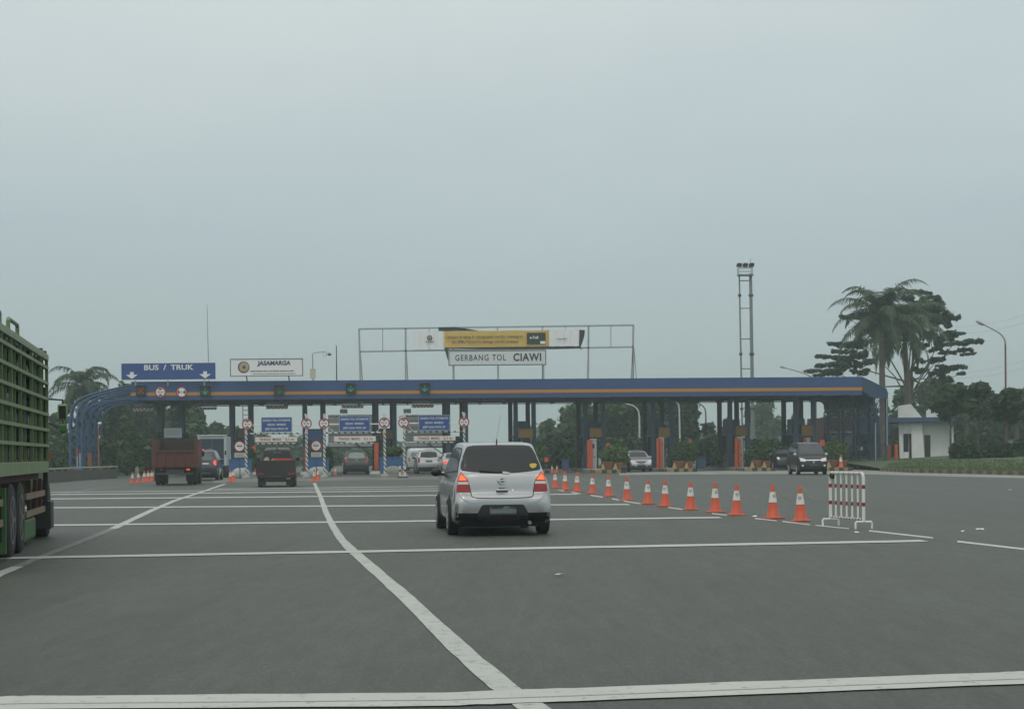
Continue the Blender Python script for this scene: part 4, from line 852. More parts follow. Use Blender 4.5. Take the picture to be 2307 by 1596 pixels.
# cones --------------------------------------------------------------
def make_cone():
    r = thing('traffic_cone', 'x', 'cone'); n = 24
    b = MB(); b.box(-.175, .175, -.175, .175, 0, .025); b.build('base', cone_or, r, bevel=.01)
    def rad(z): return .128 - .103 * (z - .026) / (.665 - .026)
    b = MB(); b.lathe([(.142, .026), (rad(.04), .04), (rad(.32), .32)], n); b.build('lower_body', cone_or, r, True)
    b = MB(); b.lathe([(rad(.32) + .003, .3203), (rad(.525) + .003, .525)], n); b.build('collar', cone_wh, r, True)
    b = MB(); b.lathe([(rad(.525), .5253), (rad(.655), .655), (rad(.665) - .006, .668), (.012, .668)], n); b.build('tip', cone_or, r, True)
    # ring mark on the collar, bent round it
    vs = []; m_ = 18
    for kk in range(m_):
        t = 2 * math.pi * kk / m_
        for rr in (.030, .016):
            x, z = rr * math.cos(t), .44 + rr * math.sin(t); R_ = rad(z) + .006; vs.append((x, -math.sqrt(R_ * R_ - x * x), z))
    b = MB(); b.add(vs, [(2 * k, 2 * ((k + 1) % m_), 2 * ((k + 1) % m_) + 1, 2 * k + 1) for k in range(m_)]); b.build('ring_mark', mat('cone_mark', (.16, .16, .15), .6), r)
    return r
cone0 = make_cone(); cone_used = False
def put_cone(p, label, group, rz=0, s=1.0, tilt=0, rope=None):
    global cone_used
    o = cone0 if not cone_used else copy_tree(cone0); cone_used = True
    o.location = p; o.rotation_euler = (rnd.uniform(-.025, .025), rnd.uniform(-.025, .025), rz); s *= rnd.uniform(.97, 1.03); o.scale = (s, s, s); o['label'] = label; o['group'] = group
    if rope:
        q = random.Random(rope); L = q.uniform(.22, .42); pts = [(.01, -.02, .66), (.04, -.02, .655), (.10, -.01, .58), (L * .6, .02, .47), (L, .05, .40 + q.uniform(-.1, .05)), (L + .18, .12, .36 + q.uniform(-.12, .05))]
        b = MB(); b.tube(pts, .0065, 5); b.build('rope_end', rope_m, o, True)
ROW = [(1251.2, 1099), (1273, 1103.3), (1300.1, 1107.2), (1334.3, 1111.5), (1371.7, 1117.4), (1412.8, 1126.4), (1459.4, 1134.5), (1498.3, 1140.3), (1556.1, 1147.4), (1611.5, 1153), (1659.2, 1159.6), (1741.9, 1167.4), (1804.4, 1173.4)]
for i, (x, y) in enumerate(ROW):
    n = 13 - i
    lb = 'orange cone with white collar nearest the striped barrier, end of the long row' if n == 1 else 'orange cone with white collar, ' + ordn[n - 1] + ' from the striped barrier in the long row' if n < 13 else 'orange cone beside the near silver car, far end of the long row'
    put_cone(G(x, y), lb, 'orange cones in the long row', rnd.uniform(-.4, .4), rope=i + 1 if 2 <= i else None)
for i, (x, y) in enumerate([(298.5, 1088.5), (311.9, 1087), (325.3, 1085), (334, 1084.2), (342, 1083.3)]):
    put_cone(G(x, y), ('leftmost', 'second from the left', 'middle', 'fourth from the left', 'rightmost')[i] + ' cone of the five left of the red tipper truck', 'five cones left of the red truck', rnd.uniform(-.4, .4), .9)
put_cone(G(218, 1078.5), 'left cone of the pair at the low wall under the blue truss', 'cone pair at the low wall', 0, 1.0); put_cone(G(230, 1078), 'right cone of the pair at the low wall under the blue truss', 'cone pair at the low wall', .2, 1.0)
put_cone(G(519, 1085.5), 'nearer cone of the pair at the end of the left lane line', 'cone pair at the left lane line', .1, .95); put_cone(G(526, 1082), 'farther cone of the pair at the end of the left lane line', 'cone pair at the left lane line', .3, .95)
put_cone(G(707.5, 1085), 'nearer cone of the pair at the end of the curved lane line', 'cone pair at the curved lane line', .1, .95); put_cone(G(716.5, 1080), 'farther cone of the pair at the end of the curved lane line', 'cone pair at the curved lane line', .2, .95)
put_cone(G(755.5, 1069), 'dark looking small cone right of the middle striped poles', 'far cones under the canopy', .1, .8)
for x, lb in ((1244, 'left small far cone just right of the near silver car'), (1255, 'second small far cone right of the near silver car'), (1268.5, 'small far cone at the foot of the narrow blue bin')):
    put_cone(G(x, 1063.5), lb, 'far cones under the canopy', .1, .8)
put_cone(isl(9, 1.0, .35), 'orange cone on the island nose right of the black van', 'far cones under the canopy', .1, 1.3)

# striped steel barrier ------------------------------------------------
pa = Vector(((1870 - CX) / F * 30.1, 30.1, 0)); pb = Vector(((1944.5 - CX) / F * 28.75, 28.75, 0)); dv = (pa - pb); Lb = dv.length
r = thing('barrier', 'red and white striped steel barrier standing at the near end of the cone row', 'barrier', pb, math.atan2(dv.y, dv.x))
rw = stripes('bar_red_white', (1, 0, .8), .215, .09, (.62, .62, .58), (.17, .02, .03))
b = MB(); b.tube([(0, 0, .12), (0, 0, .88), (.02, 0, .925), (.06, 0, .945), (Lb - .06, 0, .945), (Lb - .02, 0, .925), (Lb, 0, .88), (Lb, 0, .12)], .027, 10); b.build('outer_frame', rw, r, True)
b = MB(); b.cyl((0, 0, .16), (Lb, 0, .16), .02, n=8); b.build('bottom_rail', stripes('rail_red_white', (1, 0, .5), .12, .35, (.6, .6, .57), (.2, .03, .035)), r, True)
for k in range(7):
    x = Lb * k / 6
    if 0 < k < 6:
        b = MB(); b.cyl((x, 0, .16), (x, 0, .945), .017, n=8); b.build('upright', white_paint, r, True)
    else:
        b = MB(); b.cyl((x, 0, .12), (x, 0, .87), .0285, n=10); b.build('upright', white_paint, r, True)
    rr = .0185 if 0 < k < 6 else .030
    for z in (.415, .715):
        b = MB(); b.cyl((x, 0, z - .03), (x, 0, z + .035), rr, n=10); b.build('red_band', red_band, r, True)
for x in (0, Lb):
    b = MB(); b.tube([(x, -.15, 0), (x, -.15, .1), (x, -.14, .12), (x, .14, .12), (x, .15, .1), (x, .15, 0)], .019, 8); b.build('foot', white_paint, r, True)
b = MB(); b.ball((Lb - .08, -.01, .9), .09, .05, .06, 8, 6, .3, 3); b.build('rag', mat('rag_dark', (.05, .05, .03), .9), r)

# litter -----------------------------------------------------------------
for i, (x, y, w_, lb) in enumerate(((1259, 1295, .13, 'white scrap of paper on the asphalt below the near silver car'), (2208, 1192, .17, 'largest white scrap of paper on the asphalt far right of the barrier'), (2168, 1197, .07, 'small pale scrap left of the largest scrap on the right'), (2276, 1103, .16, 'white scrap near the right edge of the photo'), (1932, 1199, .1, 'pale scrap beside the barrier foot'), (1700, 1163, .12, 'crumpled scrap beside the eleventh cone'))):
    p = G(x, y, .012); q = random.Random(i); b = MB(); n = 7; vs = [(0, 0, .02)]
    for k in range(n):
        t = 2 * math.pi * k / n; rr = w_ / 2 * q.uniform(.6, 1.2); vs.append((rr * math.cos(t), rr * .6 * math.sin(t), q.uniform(0, .025)))
    b.add(vs, [(0, 1 + k, 1 + (k + 1) % n) for k in range(n)]); o = b.build('paper_scrap', paper, None, loc=p); tag(o, lb, 'litter', 'litter on the asphalt')

# ================================================================== VEHICLES
def cat_rom(A, n):
    A = np.asarray(A, float); N = len(A); ext = np.vstack([2 * A[0] - A[1], A, 2 * A[-1] - A[-2]]); out = []
    for t in np.linspace(0, N - 1, n):
        k = min(int(t), N - 2); f = t - k; p0, p1, p2, p3 = ext[k:k + 4]
        # limited tangents so the surface never overshoots its stations
        m1 = (p2 - p0) / 2; m2 = (p3 - p1) / 2; d = p2 - p1
        m1 = np.where(np.sign(m1) == np.sign(d), np.sign(d) * np.minimum(np.abs(m1), 2.5 * np.abs(d)), 0); m2 = np.where(np.sign(m2) == np.sign(d), np.sign(d) * np.minimum(np.abs(m2), 2.5 * np.abs(d)), 0)
        h = f * f * (3 - 2 * f); out.append(p1 * (1 - h) + p2 * h + m1 * (f ** 3 - 2 * f * f + f) + m2 * (f ** 3 - f * f))
    return np.array(out)
def car_shell(stations, zbelt, tumble, ny=90, nr=44, sh=1.0):
    rings = []
    for (y, zb, zt, w_) in stations:
        zs = min(zt - .01, zbelt); h = max(zt - zs, 0); k = min(1, h / .3); ws = w_ * .985 * sh
        wr = ws - tumble * h
        ring = [(0, zb), (.75 * w_, zb), (.93 * w_, zb + .03), (w_ * .985, zb + .2 * (zs - zb)), (w_ * (1 - (1 - sh) * .2), zb + .55 * (zs - zb)), (w_ * .998 * (1 - (1 - sh) * .55), zb + .82 * (zs - zb)),
                (ws, zs - .03 * (1 - k) * 0 - .02), (ws - tumble * h * .5 - .015 * (1 - k), zs + .5 * h), (wr - .008 - .06 * (1 - k), zs + h - .06 * k - .004), (wr - .05 - .12 * (1 - k), zs + h - .012), (wr * .55, zt - .002), (0, zt)]
        rr = cat_rom(ring, nr); rings.append(np.column_stack([rr[:, 0], np.full(nr, y), rr[:, 1]]))
    A = cat_rom(np.array(rings).reshape(len(rings), -1), ny).reshape(ny, nr, 3)
    V = []; 
    full = np.concatenate([A, A[:, -2:0:-1] * np.array([-1, 1, 1])], axis=1); M = full.shape[1]
    V = full.reshape(-1, 3); Q = [(i * M + k, i * M + (k + 1) % M, (i + 1) * M + (k + 1) % M, (i + 1) * M + k) for i in range(ny - 1) for k in range(M)]
    caps = [tuple(range(M - 1, -1, -1)), tuple(range((ny - 1) * M, ny * M))]
    return V, Q + caps
class Shell:
    def __init__(s, V, Q): s.V = [Vector(v) for v in V]; s.Q = Q; s.bvh = BVHTree.FromPolygons(s.V, Q)
    def patch(s, poly, axis, name, m, parent, off=.005, step=.06, thick=0.0, smooth=True):
        """panel with the given outline laid on the bodywork. axis: 'rear' (x,z), 'front' (x,z), 'right'/'left' (y,z), 'top' (x,y)"""
        bm = bmesh.new(); vs = [bm.verts.new((p[0], p[1], 0)) for p in poly]; bm.faces.new(vs)
        xs = [p[0] for p in poly]; ys = [p[1] for p in poly]
        for a0, a1, no in ((min(xs), max(xs), (1, 0, 0)), (min(ys), max(ys), (0, 1, 0))):
            n = int((a1 - a0) / step)
            for i in range(1, n + 1):
                c = a0 + (a1 - a0) * i / (n + 1)
                bmesh.ops.bisect_plane(bm, geom=bm.verts[:] + bm.edges[:] + bm.faces[:], plane_co=[q * c for q in no], plane_no=no)
        D = {'rear': Vector((0, 1, 0)), 'front': Vector((0, -1, 0)), 'right': Vector((-1, 0, 0)), 'left': Vector((1, 0, 0)), 'top': Vector((0, 0, -1))}[axis]
        for v in bm.verts:
            a, c = v.co.x, v.co.y
            o = {'rear': Vector((a, -9, c)), 'front': Vector((a, 9, c)), 'right': Vector((9, a, c)), 'left': Vector((-9, a, c)), 'top': Vector((a, c, 9))}[axis]
            h = s.bvh.ray_cast(o, D)
            if h[0] is None:
                h = s.bvh.find_nearest(Vector((a, 0, c)) if axis in ('rear', 'front') else o)
                v.co = h[0] - D * off
            else: v.co = h[0] - D * off
        if thick:
            bmesh.ops.solidify(bm, geom=bm.faces[:], thickness=thick)
        bmesh.ops.recalc_face_normals(bm, faces=bm.faces)
        me = bpy.data.meshes.new(name); bm.to_mesh(me); bm.free()
        # open panels must look outwards
        if not thick and me.polygons and sum((p.normal.dot(D) for p in me.polygons)) > 0: me.flip_normals()
        if smooth: me.polygons.foreach_set('use_smooth', [True] * len(me.polygons))
        me.materials.append(m); o = bpy.data.objects.new(name, me); COL.objects.link(o); o.parent = parent; return o
def mir(half): return half + [(-x, z) for x, z in reversed(half) if abs(x) > 1e-6]
def rpoly(pts, r=.03, n=4):          # round the corners of a polygon
    out = []; N = len(pts)
    for i in range(N):
        p = Vector(pts[i]); a = Vector(pts[i - 1]); c = Vector(pts[(i + 1) % N]); da = (a - p); dc = (c - p); rr = min(r, da.length * .45, dc.length * .45)
        p0 = p + da.normalized() * rr; p1 = p + dc.normalized() * rr
        for k in range(n + 1):
            t = k / n; out.append(tuple(p0 * (1 - t) ** 2 + p * 2 * t * (1 - t) + p1 * t * t))
    return out
def circle(cx, cz, r, n=24, a0=0, a1=360): return [(cx + r * math.cos(R(a0 + (a1 - a0) * k / n)), cz + r * math.sin(R(a0 + (a1 - a0) * k / n))) for k in range(n)]
def make_wheel(rad, wid, parent, x, y, side, rim=alloy, spokes=7):
    wroot = MB(); prof = [(rad * .62, -wid / 2), (rad * .93, -wid / 2), (rad, -wid / 2 + .025), (rad, wid / 2 - .025), (rad * .93, wid / 2), (rad * .62, wid / 2)]
    n = 28; vs = []
    for r_, z in prof:
        for k in range(n): t = 2 * math.pi * k / n; vs.append((z, r_ * math.cos(t), r_ * math.sin(t)))
    N = len(prof); wroot.add(vs, [(i * n + k, i * n + (k + 1) % n, (i + 1) * n + (k + 1) % n, (i + 1) * n + k) for i in range(N - 1) for k in range(n)] + [tuple(range(n)), tuple(range((N - 1) * n, N * n))])
    o = wroot.build('wheel', rubber, parent, True, loc=(x, y, rad))
    if rim:
        b = MB(); xo = side * (wid / 2 + .003)
        for rr, r0 in ((rad * .66, rad * .57), (rad * .16, .0)):
            m_ = 24
            for k in range(m_):
                t0, t1 = 2 * math.pi * k / m_, 2 * math.pi * (k + 1) / m_
                b.add([(xo, rr * math.cos(t0), rr * math.sin(t0)), (xo, rr * math.cos(t1), rr * math.sin(t1)), (xo, r0 * math.cos(t1), r0 * math.sin(t1)), (xo, r0 * math.cos(t0), r0 * math.sin(t0))], [(0, 1, 2, 3)])
        for k in range(spokes):
            t = 2 * math.pi * k / spokes; c, s_ = math.cos(t), math.sin(t); hw = rad * .075
            b.add([(xo, rad * .14 * c - hw * s_, rad * .14 * s_ + hw * c), (xo, rad * .58 * c - hw * .7 * s_, rad * .58 * s_ + hw * .7 * c), (xo, rad * .58 * c + hw * .7 * s_, rad * .58 * s_ - hw * .7 * c), (xo, rad * .14 * c + hw * s_, rad * .14 * s_ - hw * c)], [(0, 1, 2, 3)])
        b.build('rim', rim, o)
    return o
def mirror_pair(root, x, y, z, m, w_=.2, h=.15):
    for s in (-1, 1):
        b = MB(); b.ball((s * (x + w_ / 2), y, z), w_ / 2, .07, h / 2, 12, 8); b.bar((s * (x - .06), y + .02, z - .05), (s * (x + .06), y, z - .02), .05, .05); b.build('wing_mirror', m, root, True)

def car(name, label, cat, p, rotz, spec, group=None):
    """spec keys: L W H st(belt etc) paint, rear/front detail"""
    r = thing(name, label, cat, p, rotz, group); S = spec; W_ = S['W'] / 2
    V, Q = car_shell([(y, zb, zt, W_ * f) for (y, zb, zt, f) in S['st']], S['belt'], S['tumble'], sh=S.get('sh', 1.0)); sh = Shell(V, Q)
    b = MB(); b.add([tuple(v) for v in V], Q); b.build('body', S['paint'], r, True)
    for nm, poly, m in S.get('rear', []): sh.patch(poly, 'rear', nm, m, r, off=.008, step=.045)
    for nm, poly, m in S.get('front', []): sh.patch(poly, 'front', nm, m, r)
    for a in ('left', 'right'):
        if 'sidebase' in S: sh.patch(S['sidebase'], a, 'window_surround', trim, r, off=.004, step=.05)
        for nm, poly, m in S.get('side', []): sh.patch(poly, a, nm, m, r, off=.008)
    for y in S['axles']:
        for s in (-1, 1):
            if S.get('arch', True): sh.patch([(y + a, z) for a, z in circle(0, S['wr'], S['wr'] * 1.17)], 'left' if s < 0 else 'right', 'wheel_arch', rubber, r, off=.006)
            make_wheel(S['wr'], .19, r, s * (W_ - .075), y, s, S.get('rim', alloy))
    mirror_pair(r, W_ * .95, S['my'], S['mz'], S.get('mpaint', S['paint']), .2, .15)
    b = MB(); b.box(-W_ * .84, W_ * .84, S['st'][0][0] + .06, S['st'][-1][0] - .12, .16, .33); b.build('underbody', mat('underbody_black', (.008, .008, .009), .9, .2, 5, spec=.1), r)
    return r, sh
silver = mat('paint_silver', (.41, .425, .428), .27, .03, 1.5, metal=.8, coat=.7)
silver2 = mat('paint_silver_far', (.42, .43, .44), .35, .05, 1.5, metal=.6, coat=.5)
blackp = mat('paint_black', (.009, .010, .011), .3, .1, 2, spec=.3, coat=.25)
darkgreenp = mat('paint_dark_grey_green', (.022, .027, .026), .25, .1, 2, coat=.6)
navyp = mat('paint_navy', (.014, .018, .03), .25, .1, 2, coat=.6)
chrome = mat('chrome', (.75, .76, .77), .12, .03, metal=1.0)
trim = mat('black_trim', (.014, .014, .015), .55, .2, 6)
seam = mat('panel_gap', (.02, .021, .022), .7, .1)
def ring_poly(pts, w_):      # thin closed band along an open polyline in 2-D
    a = [Vector(p) for p in pts]; L = []; Rr = []
    for i, p in enumerate(a):
        d = (a[min(i + 1, len(a) - 1)] - a[max(i - 1, 0)]).normalized(); n = Vector((-d.y, d.x)); L.append(tuple(p + n * w_ / 2)); Rr.append(tuple(p - n * w_ / 2))
    return L + Rr[::-1]
def quadband(sh, pts, w_, axis, name, m, parent, off=.004):
    b_pts = pts
    return sh.patch(ring_poly(b_pts, w_), axis, name, m, parent, off=off, step=.08)

# --- near silver minivan ------------------------------------------------
HEAD = R(6.6)
st = [(-2.18, .40, .58, .80), (-2.165, .31, .64, .90), (-2.11, .25, .70, .965), (-2.07, .23, .745, .985), (-2.045, .22, .90, .992), (-2.0, .21, 1.03, .997), (-1.93, .2, 1.09, 1.0), (-1.80, .19, 1.27, 1.0), (-1.66, .19, 1.44, 1.0), (-1.56, .19, 1.525, 1.0), (-1.40, .19, 1.56, 1.0), (-.9, .19, 1.585, 1.0),
      (-.2, .19, 1.595, 1.0), (.35, .19, 1.565, 1.0), (.62, .19, 1.48, 1.0), (1.0, .19, 1.25, 1.0), (1.32, .19, 1.03, .995), (1.6, .2, .97, .98), (1.95, .22, .86, .94), (2.12, .25, .74, .86), (2.2, .32, .62, .74), (2.215, .40, .54, .66)]
rw_ = mir([(0, 1.062), (.2, 1.064), (.45, 1.085), (.655, 1.11), (.675, 1.135), (.665, 1.20), (.62, 1.34), (.565, 1.465), (.535, 1.50), (.42, 1.518), (0, 1.524)])
mpv = dict(L=4.4, W=1.70, st=st, belt=1.03, tumble=.24, sh=.88, paint=silver, axles=(-1.33, 1.27), wr=.315, my=.78, mz=1.05, mpaint=trim,
           rear=[('rear_window', rw_, glass)], sidebase=rpoly([(-1.76, 1.07), (-1.62, 1.37), (-1.44, 1.475), (-.98, 1.495), (0, 1.505), (.42, 1.46), (1.05, 1.08), (1.0, 1.02), (0, 1.035), (-.97, 1.06)], .03), side=[('side_window', rpoly([(-1.72, 1.10), (-1.60, 1.36), (-1.42, 1.455), (-1.02, 1.475), (-.98, 1.09)], .05), glass), ('side_window', rpoly([(-.95, 1.085), (-.99, 1.478), (-.02, 1.485), (.02, 1.06)], .03), glass), ('side_window', rpoly([(.05, 1.06), (.01, 1.485), (.40, 1.44), (.98, 1.10), (.96, 1.05)], .03), glass)],
           front=[('windscreen', mir([(0, 1.06), (.66, 1.07), (.58, 1.46), (0, 1.50)]), glass)])
pc = G(1139, 1202); pc = Vector((pc.x, pc.y, 0)) + Vector((-math.sin(HEAD), math.cos(HEAD), 0)) * (1.33) + Vector((-.0, 0, 0))
pc += Vector((-.125, 0, 0))
car1, sh1 = car('minivan', 'near silver minivan with lit red tail lamps, seen from behind in the middle lane', 'car', pc, HEAD, mpv)
for s in (-1, 1):
    def L_(pts): return [(s * x, z) for x, z in pts]
    lamp = sh1.patch(L_([(.53, .745), (.558, .90), (.58, .95), (.685, 1.075), (.72, 1.03), (.755, .90), (.775, .745)]), 'rear', 'tail_lamp', lamp_red, car1, off=.012, step=.03)
    sh1.patch(L_([(.578, .935), (.61, .985), (.68, 1.055), (.708, 1.02), (.738, .935)]), 'rear', 'lit_lens', lamp_lit, lamp, off=.017, step=.03)
    sh1.patch(L_([(.60, .942), (.622, .978), (.672, 1.022), (.70, 1.0), (.718, .942)]), 'rear', 'lit_bulb', lamp_hot, lamp, off=.021, step=.03)
    sh1.patch(L_([(.558, .872), (.566, .915), (.742, .915), (.75, .872)]), 'rear', 'reverse_lens', lamp_clear, lamp, off=.017, step=.03)
    quadband(sh1, L_([(.53, .75), (.52, .68), (.49, .655), (.42, .645), (.2, .638), (0, .637)]), .014, 'rear', 'tailgate_gap', seam, car1)
    quadband(sh1, L_([(.53, .75), (.558, .90), (.582, .955), (.685, 1.075)]), .010, 'rear', 'tailgate_gap', seam, car1, off=.013)
    sh1.patch(L_([(.43, .392), (.43, .410), (.79, .417), (.79, .397)]), 'rear', 'bumper_strip', chrome, car1, off=.008, step=.05)
    sh1.patch(L_([(.3, .21), (.3, .39), (.62, .392), (.835, .40), (.835, .24), (.74, .20)]), 'rear', 'lower_bumper', mat('bumper_black', (.008, .008, .009), .8, .2, 5, spec=.2), car1, off=.006, step=.05)
quadband(sh1, rw_[:], .016, 'rear', 'window_seal', trim, car1)
sh1.patch(rpoly([(-.44, .26), (-.42, .40), (-.35, .53), (.35, .53), (.42, .40), (.44, .26)], .04), 'rear', 'plate_recess', trim, car1, off=.007, step=.05)
pl = sh1.patch([(-.225, .345), (-.225, .495), (.225, .495), (.225, .345)], 'rear', 'number_plate', plate_m, car1, off=.02, thick=.008)
b = MB(); yb = -2.085; b.disc((0, .93), .060, yb - .012, yb + .03, 28, .043); b.box(-.068, .068, yb - .016, yb + .03, .920, .942); b.build('badge', mat('badge_bright', (.7, .72, .73), .3, .05, 6, metal=.2), car1)
sh1.patch(rpoly([(-.10, .755), (-.09, .80), (.09, .80), (.10, .755)], .015), 'rear', 'tailgate_handle', silver, car1, off=.02, thick=.012); sh1.patch([(-.10, .735), (-.10, .752), (.10, .752), (.10, .735)], 'rear', 'handle_recess', trim, car1, off=.006)
sh1.patch([(.155, .765), (.18, .79), (.20, .765), (.18, .74)], 'rear', 'lock_badge', chrome, car1, off=.01)
sh1.patch(rpoly([(.49, 1.165), (.50, 1.21), (.60, 1.215), (.625, 1.19), (.59, 1.145), (.54, 1.13)], .02), 'rear', 'window_sticker', mat('sticker_yellow', (.50, .36, .05), .5, .2, 9), car1, off=.009)
sh1.patch([(-.36, 1.088), (-.36, 1.10), (-.05, 1.092), (.02, 1.078), (.02, 1.058), (-.12, 1.062)], 'rear', 'rear_wiper', trim, car1, off=.022, thick=.015)
sh1.patch([(.02, 1.04), (.02, 1.085), (.07, 1.08), (.16, 1.06), (.12, 1.04)], 'rear', 'wiper_glint', silver, car1, off=.012)  # silver patch painted as the white reflection beside the wiper
b = MB(); b.cyl((-.02, -1.45, 1.55), (-.02, -1.48, 1.63), .014, .010, 8); b.cyl((-.02, -1.48, 1.63), (-.0, -1.95, 2.03), .0022, .0015, 5); b.build('roof_aerial', black, car1)
for z in (.85,):
    for s, y in (('left', -.35), ('left', .62), ('right', -.35), ('right', .62)): sh1.patch(rpoly([(y, z), (y, z + .035), (y + .2, z + .035), (y + .2, z)], .012), s, 'door_handle', chrome, car1, off=.02, thick=.01)
for s in ('left', 'right'):
    for pts in ([(.03, 1.04), (.03, .40), (.05, .30)], [(-.97, 1.05), (-1.0, .72), (-.92, .55)], [(1.02, 1.02), (1.0, .40), (.9, .30)]): quadband(sh1, pts, .01, s, 'door_gap', seam, car1)
b = MB(); b.cyl((.45, -2.02, .24), (.45, -2.2, .22), .028, n=10); b.build('exhaust_pipe', galv, car1)
# seats and heads of the cabin are hidden by the tinted glass

car1.scale = (.968, .968, .968)
# --- generic shapes for the far cars ------------------------------------
def scale_st(st, L, H, L0, H0, W=None): return [(y * L / L0, zb, zb + (zt - zb) * (H - .19) / (H0 - .19), f) for y, zb, zt, f in st]
st_suv = [(-2.2, .45, .70, .88), (-2.18, .35, .8, .95), (-2.12, .27, .95, .98), (-2.08, .24, 1.08, 1.0), (-2.0, .22, 1.25, 1.0), (-1.9, .22, 1.48, 1.0), (-1.82, .22, 1.6, 1.0), (-1.5, .22, 1.66, 1.0), (-.5, .22, 1.68, 1.0), (.2, .22, 1.65, 1.0), (.5, .22, 1.55, 1.0), (1.1, .22, 1.12, 1.0), (1.6, .24, 1.04, .97), (2.0, .26, .92, .92), (2.18, .32, .75, .85), (2.22, .42, .62, .76)]
st_sedan = [(-2.2, .42, .72, .84), (-2.18, .32, .80, .92), (-2.12, .24, .92, .96), (-2.05, .2, 1.0, .98), (-1.75, .19, 1.03, 1.0), (-1.45, .19, 1.07, 1.0), (-1.15, .19, 1.28, 1.0), (-.8, .19, 1.43, 1.0), (-.3, .19, 1.47, 1.0), (.15, .19, 1.44, 1.0), (.45, .19, 1.34, 1.0), (.95, .19, 1.02, 1.0), (1.5, .2, .93, .97), (1.95, .24, .8, .92), (2.15, .3, .66, .84), (2.2, .4, .55, .74)]
st_hatch = [(-1.85, .4, .72, .84), (-1.83, .3, .85, .93), (-1.78, .22, 1.0, .98), (-1.6, .2, 1.3, 1.0), (-1.45, .2, 1.45, 1.0), (-1.0, .2, 1.5, 1.0), (-.3, .2, 1.51, 1.0), (.15, .2, 1.46, 1.0), (.4, .2, 1.36, 1.0), (.85, .2, 1.06, 1.0), (1.0, .2, .99, 1.0), (1.4, .22, .90, .97), (1.68, .24, .78, .92), (1.82, .3, .62, .85), (1.86, .38, .52, .76)]
st_van = [(-2.05, .4, .9, .92), (-2.03, .3, 1.2, .97), (-1.95, .24, 1.55, 1.0), (-1.85, .22, 1.75, 1.0), (-1.6, .22, 1.83, 1.0), (-.6, .22, 1.86, 1.0), (.4, .22, 1.84, 1.0), (.75, .22, 1.78, 1.0), (.95, .22, 1.66, 1.0), (1.45, .22, 1.16, 1.0), (1.55, .22, 1.08, 1.0), (1.85, .24, .93, .97), (2.0, .26, .80, .93), (2.06, .32, .62, .88), (2.08, .42, .52, .8)]
def windows(b0, b1, t0, t1, zb, zt): return [('side_window', rpoly([(b0, zb), (t0, zt), ((t0 + t1) / 2 - .03, zt + .01), ((t0 + t1) / 2 - .03, zb - .01)], .04), glass), ('side_window', rpoly([((t0 + t1) / 2 + .03, zb - .01), ((t0 + t1) / 2 + .03, zt + .01), (t1, zt), (b1, zb - .02)], .04), glass)]
def lamps(pts, m, nm='tail_lamp'): return [(nm, pts, m), (nm, [(-x, z) for x, z in pts], m)]
def fdir(a): return Vector((-math.sin(a), math.cos(a), 0))
def rear_at(x, y, rotz, half): p = G(x, y); return Vector((p.x, p.y, 0)) + fdir(rotz) * half
def front_at(x, y, rotz, half): p = G(x, y); return Vector((p.x, p.y, 0)) - fdir(rotz) * half

# dark car under the second frame
s_ = dict(W=1.74, st=st_suv, belt=1.1, tumble=.36, paint=darkgreenp, axles=(-1.3, 1.3), wr=.33, my=.85, mz=1.12,
          rear=[('rear_window', rpoly(mir([(0, 1.12), (.60, 1.16), (.50, 1.50), (0, 1.54)]), .06), mat('window_lit_through', (.22, .26, .26), .15, .1)), ('number_plate', [(-.24, .80), (-.24, .93), (.24, .93), (.24, .80)], plate_k), ('bumper', rpoly([(-.82, .36), (-.82, .62), (.82, .62), (.82, .36)], .05), trim)] + lamps([(.60, .86), (.66, 1.25), (.79, 1.25), (.82, .88)], lamp_dim), side=windows(-1.75, .95, -1.6, .45, 1.18, 1.52))  # opaque pale rear window: daylight seen through it painted into the colour
c2, sh2 = car('hatchback', 'dark green grey car seen from behind under the middle height frame', 'car', rear_at(803, 1067.5, R(7), 1.3), R(7), s_)
b = MB(); b.disc((0, 1.02), .05, -2.14, -2.09, 20); b.build('badge', chrome, c2)
# silver minivan under the third frame
s_ = dict(W=1.66, st=scale_st(st_suv, 4.15, 1.66, 4.4, 1.68), belt=1.08, tumble=.38, paint=silver2, axles=(-1.28, 1.3), wr=.31, my=.85, mz=1.12, mpaint=trim,
          rear=[('rear_window', rpoly(mir([(0, 1.12), (.62, 1.16), (.53, 1.52), (0, 1.56)]), .06), glass), ('number_plate', [(-.23, .82), (-.23, .95), (.23, .95), (.23, .82)], plate_k), ('lower_bumper', rpoly([(-.78, .28), (-.78, .48), (.78, .48), (.78, .28)], .05), trim)] + lamps([(.63, .78), (.62, 1.16), (.78, 1.20), (.80, .80)], lamp_dim), side=windows(-1.7, .95, -1.55, .45, 1.16, 1.5))
c3, sh3 = car('minivan', 'silver minivan with dull red lamps seen from behind under the third height frame', 'car', rear_at(965, 1066.5, R(7), 1.28), R(7), s_)
# silver sedan left behind the near minivan
s_ = dict(W=1.72, st=st_sedan, belt=1.02, tumble=.55, paint=silver2, axles=(-1.3, 1.3), wr=.31, my=.6, mz=1.0,
          rear=[('rear_window', rpoly(mir([(0, 1.09), (.60, 1.10), (.48, 1.37), (0, 1.41)]), .05), glass), ('number_plate', [(-.25, .62), (-.25, .75), (.25, .75), (.25, .62)], plate_k)] + lamps([(.50, .72), (.50, .90), (.78, .92), (.80, .74)], lamp_lit), side=windows(-1.3, .75, -.95, .3, 1.06, 1.34))
c4, sh4 = car('sedan', 'silver sedan with a lit brake lamp half hidden by the near silver minivan', 'car', rear_at(1023, 1067.5, R(7), 1.3), R(7), s_)
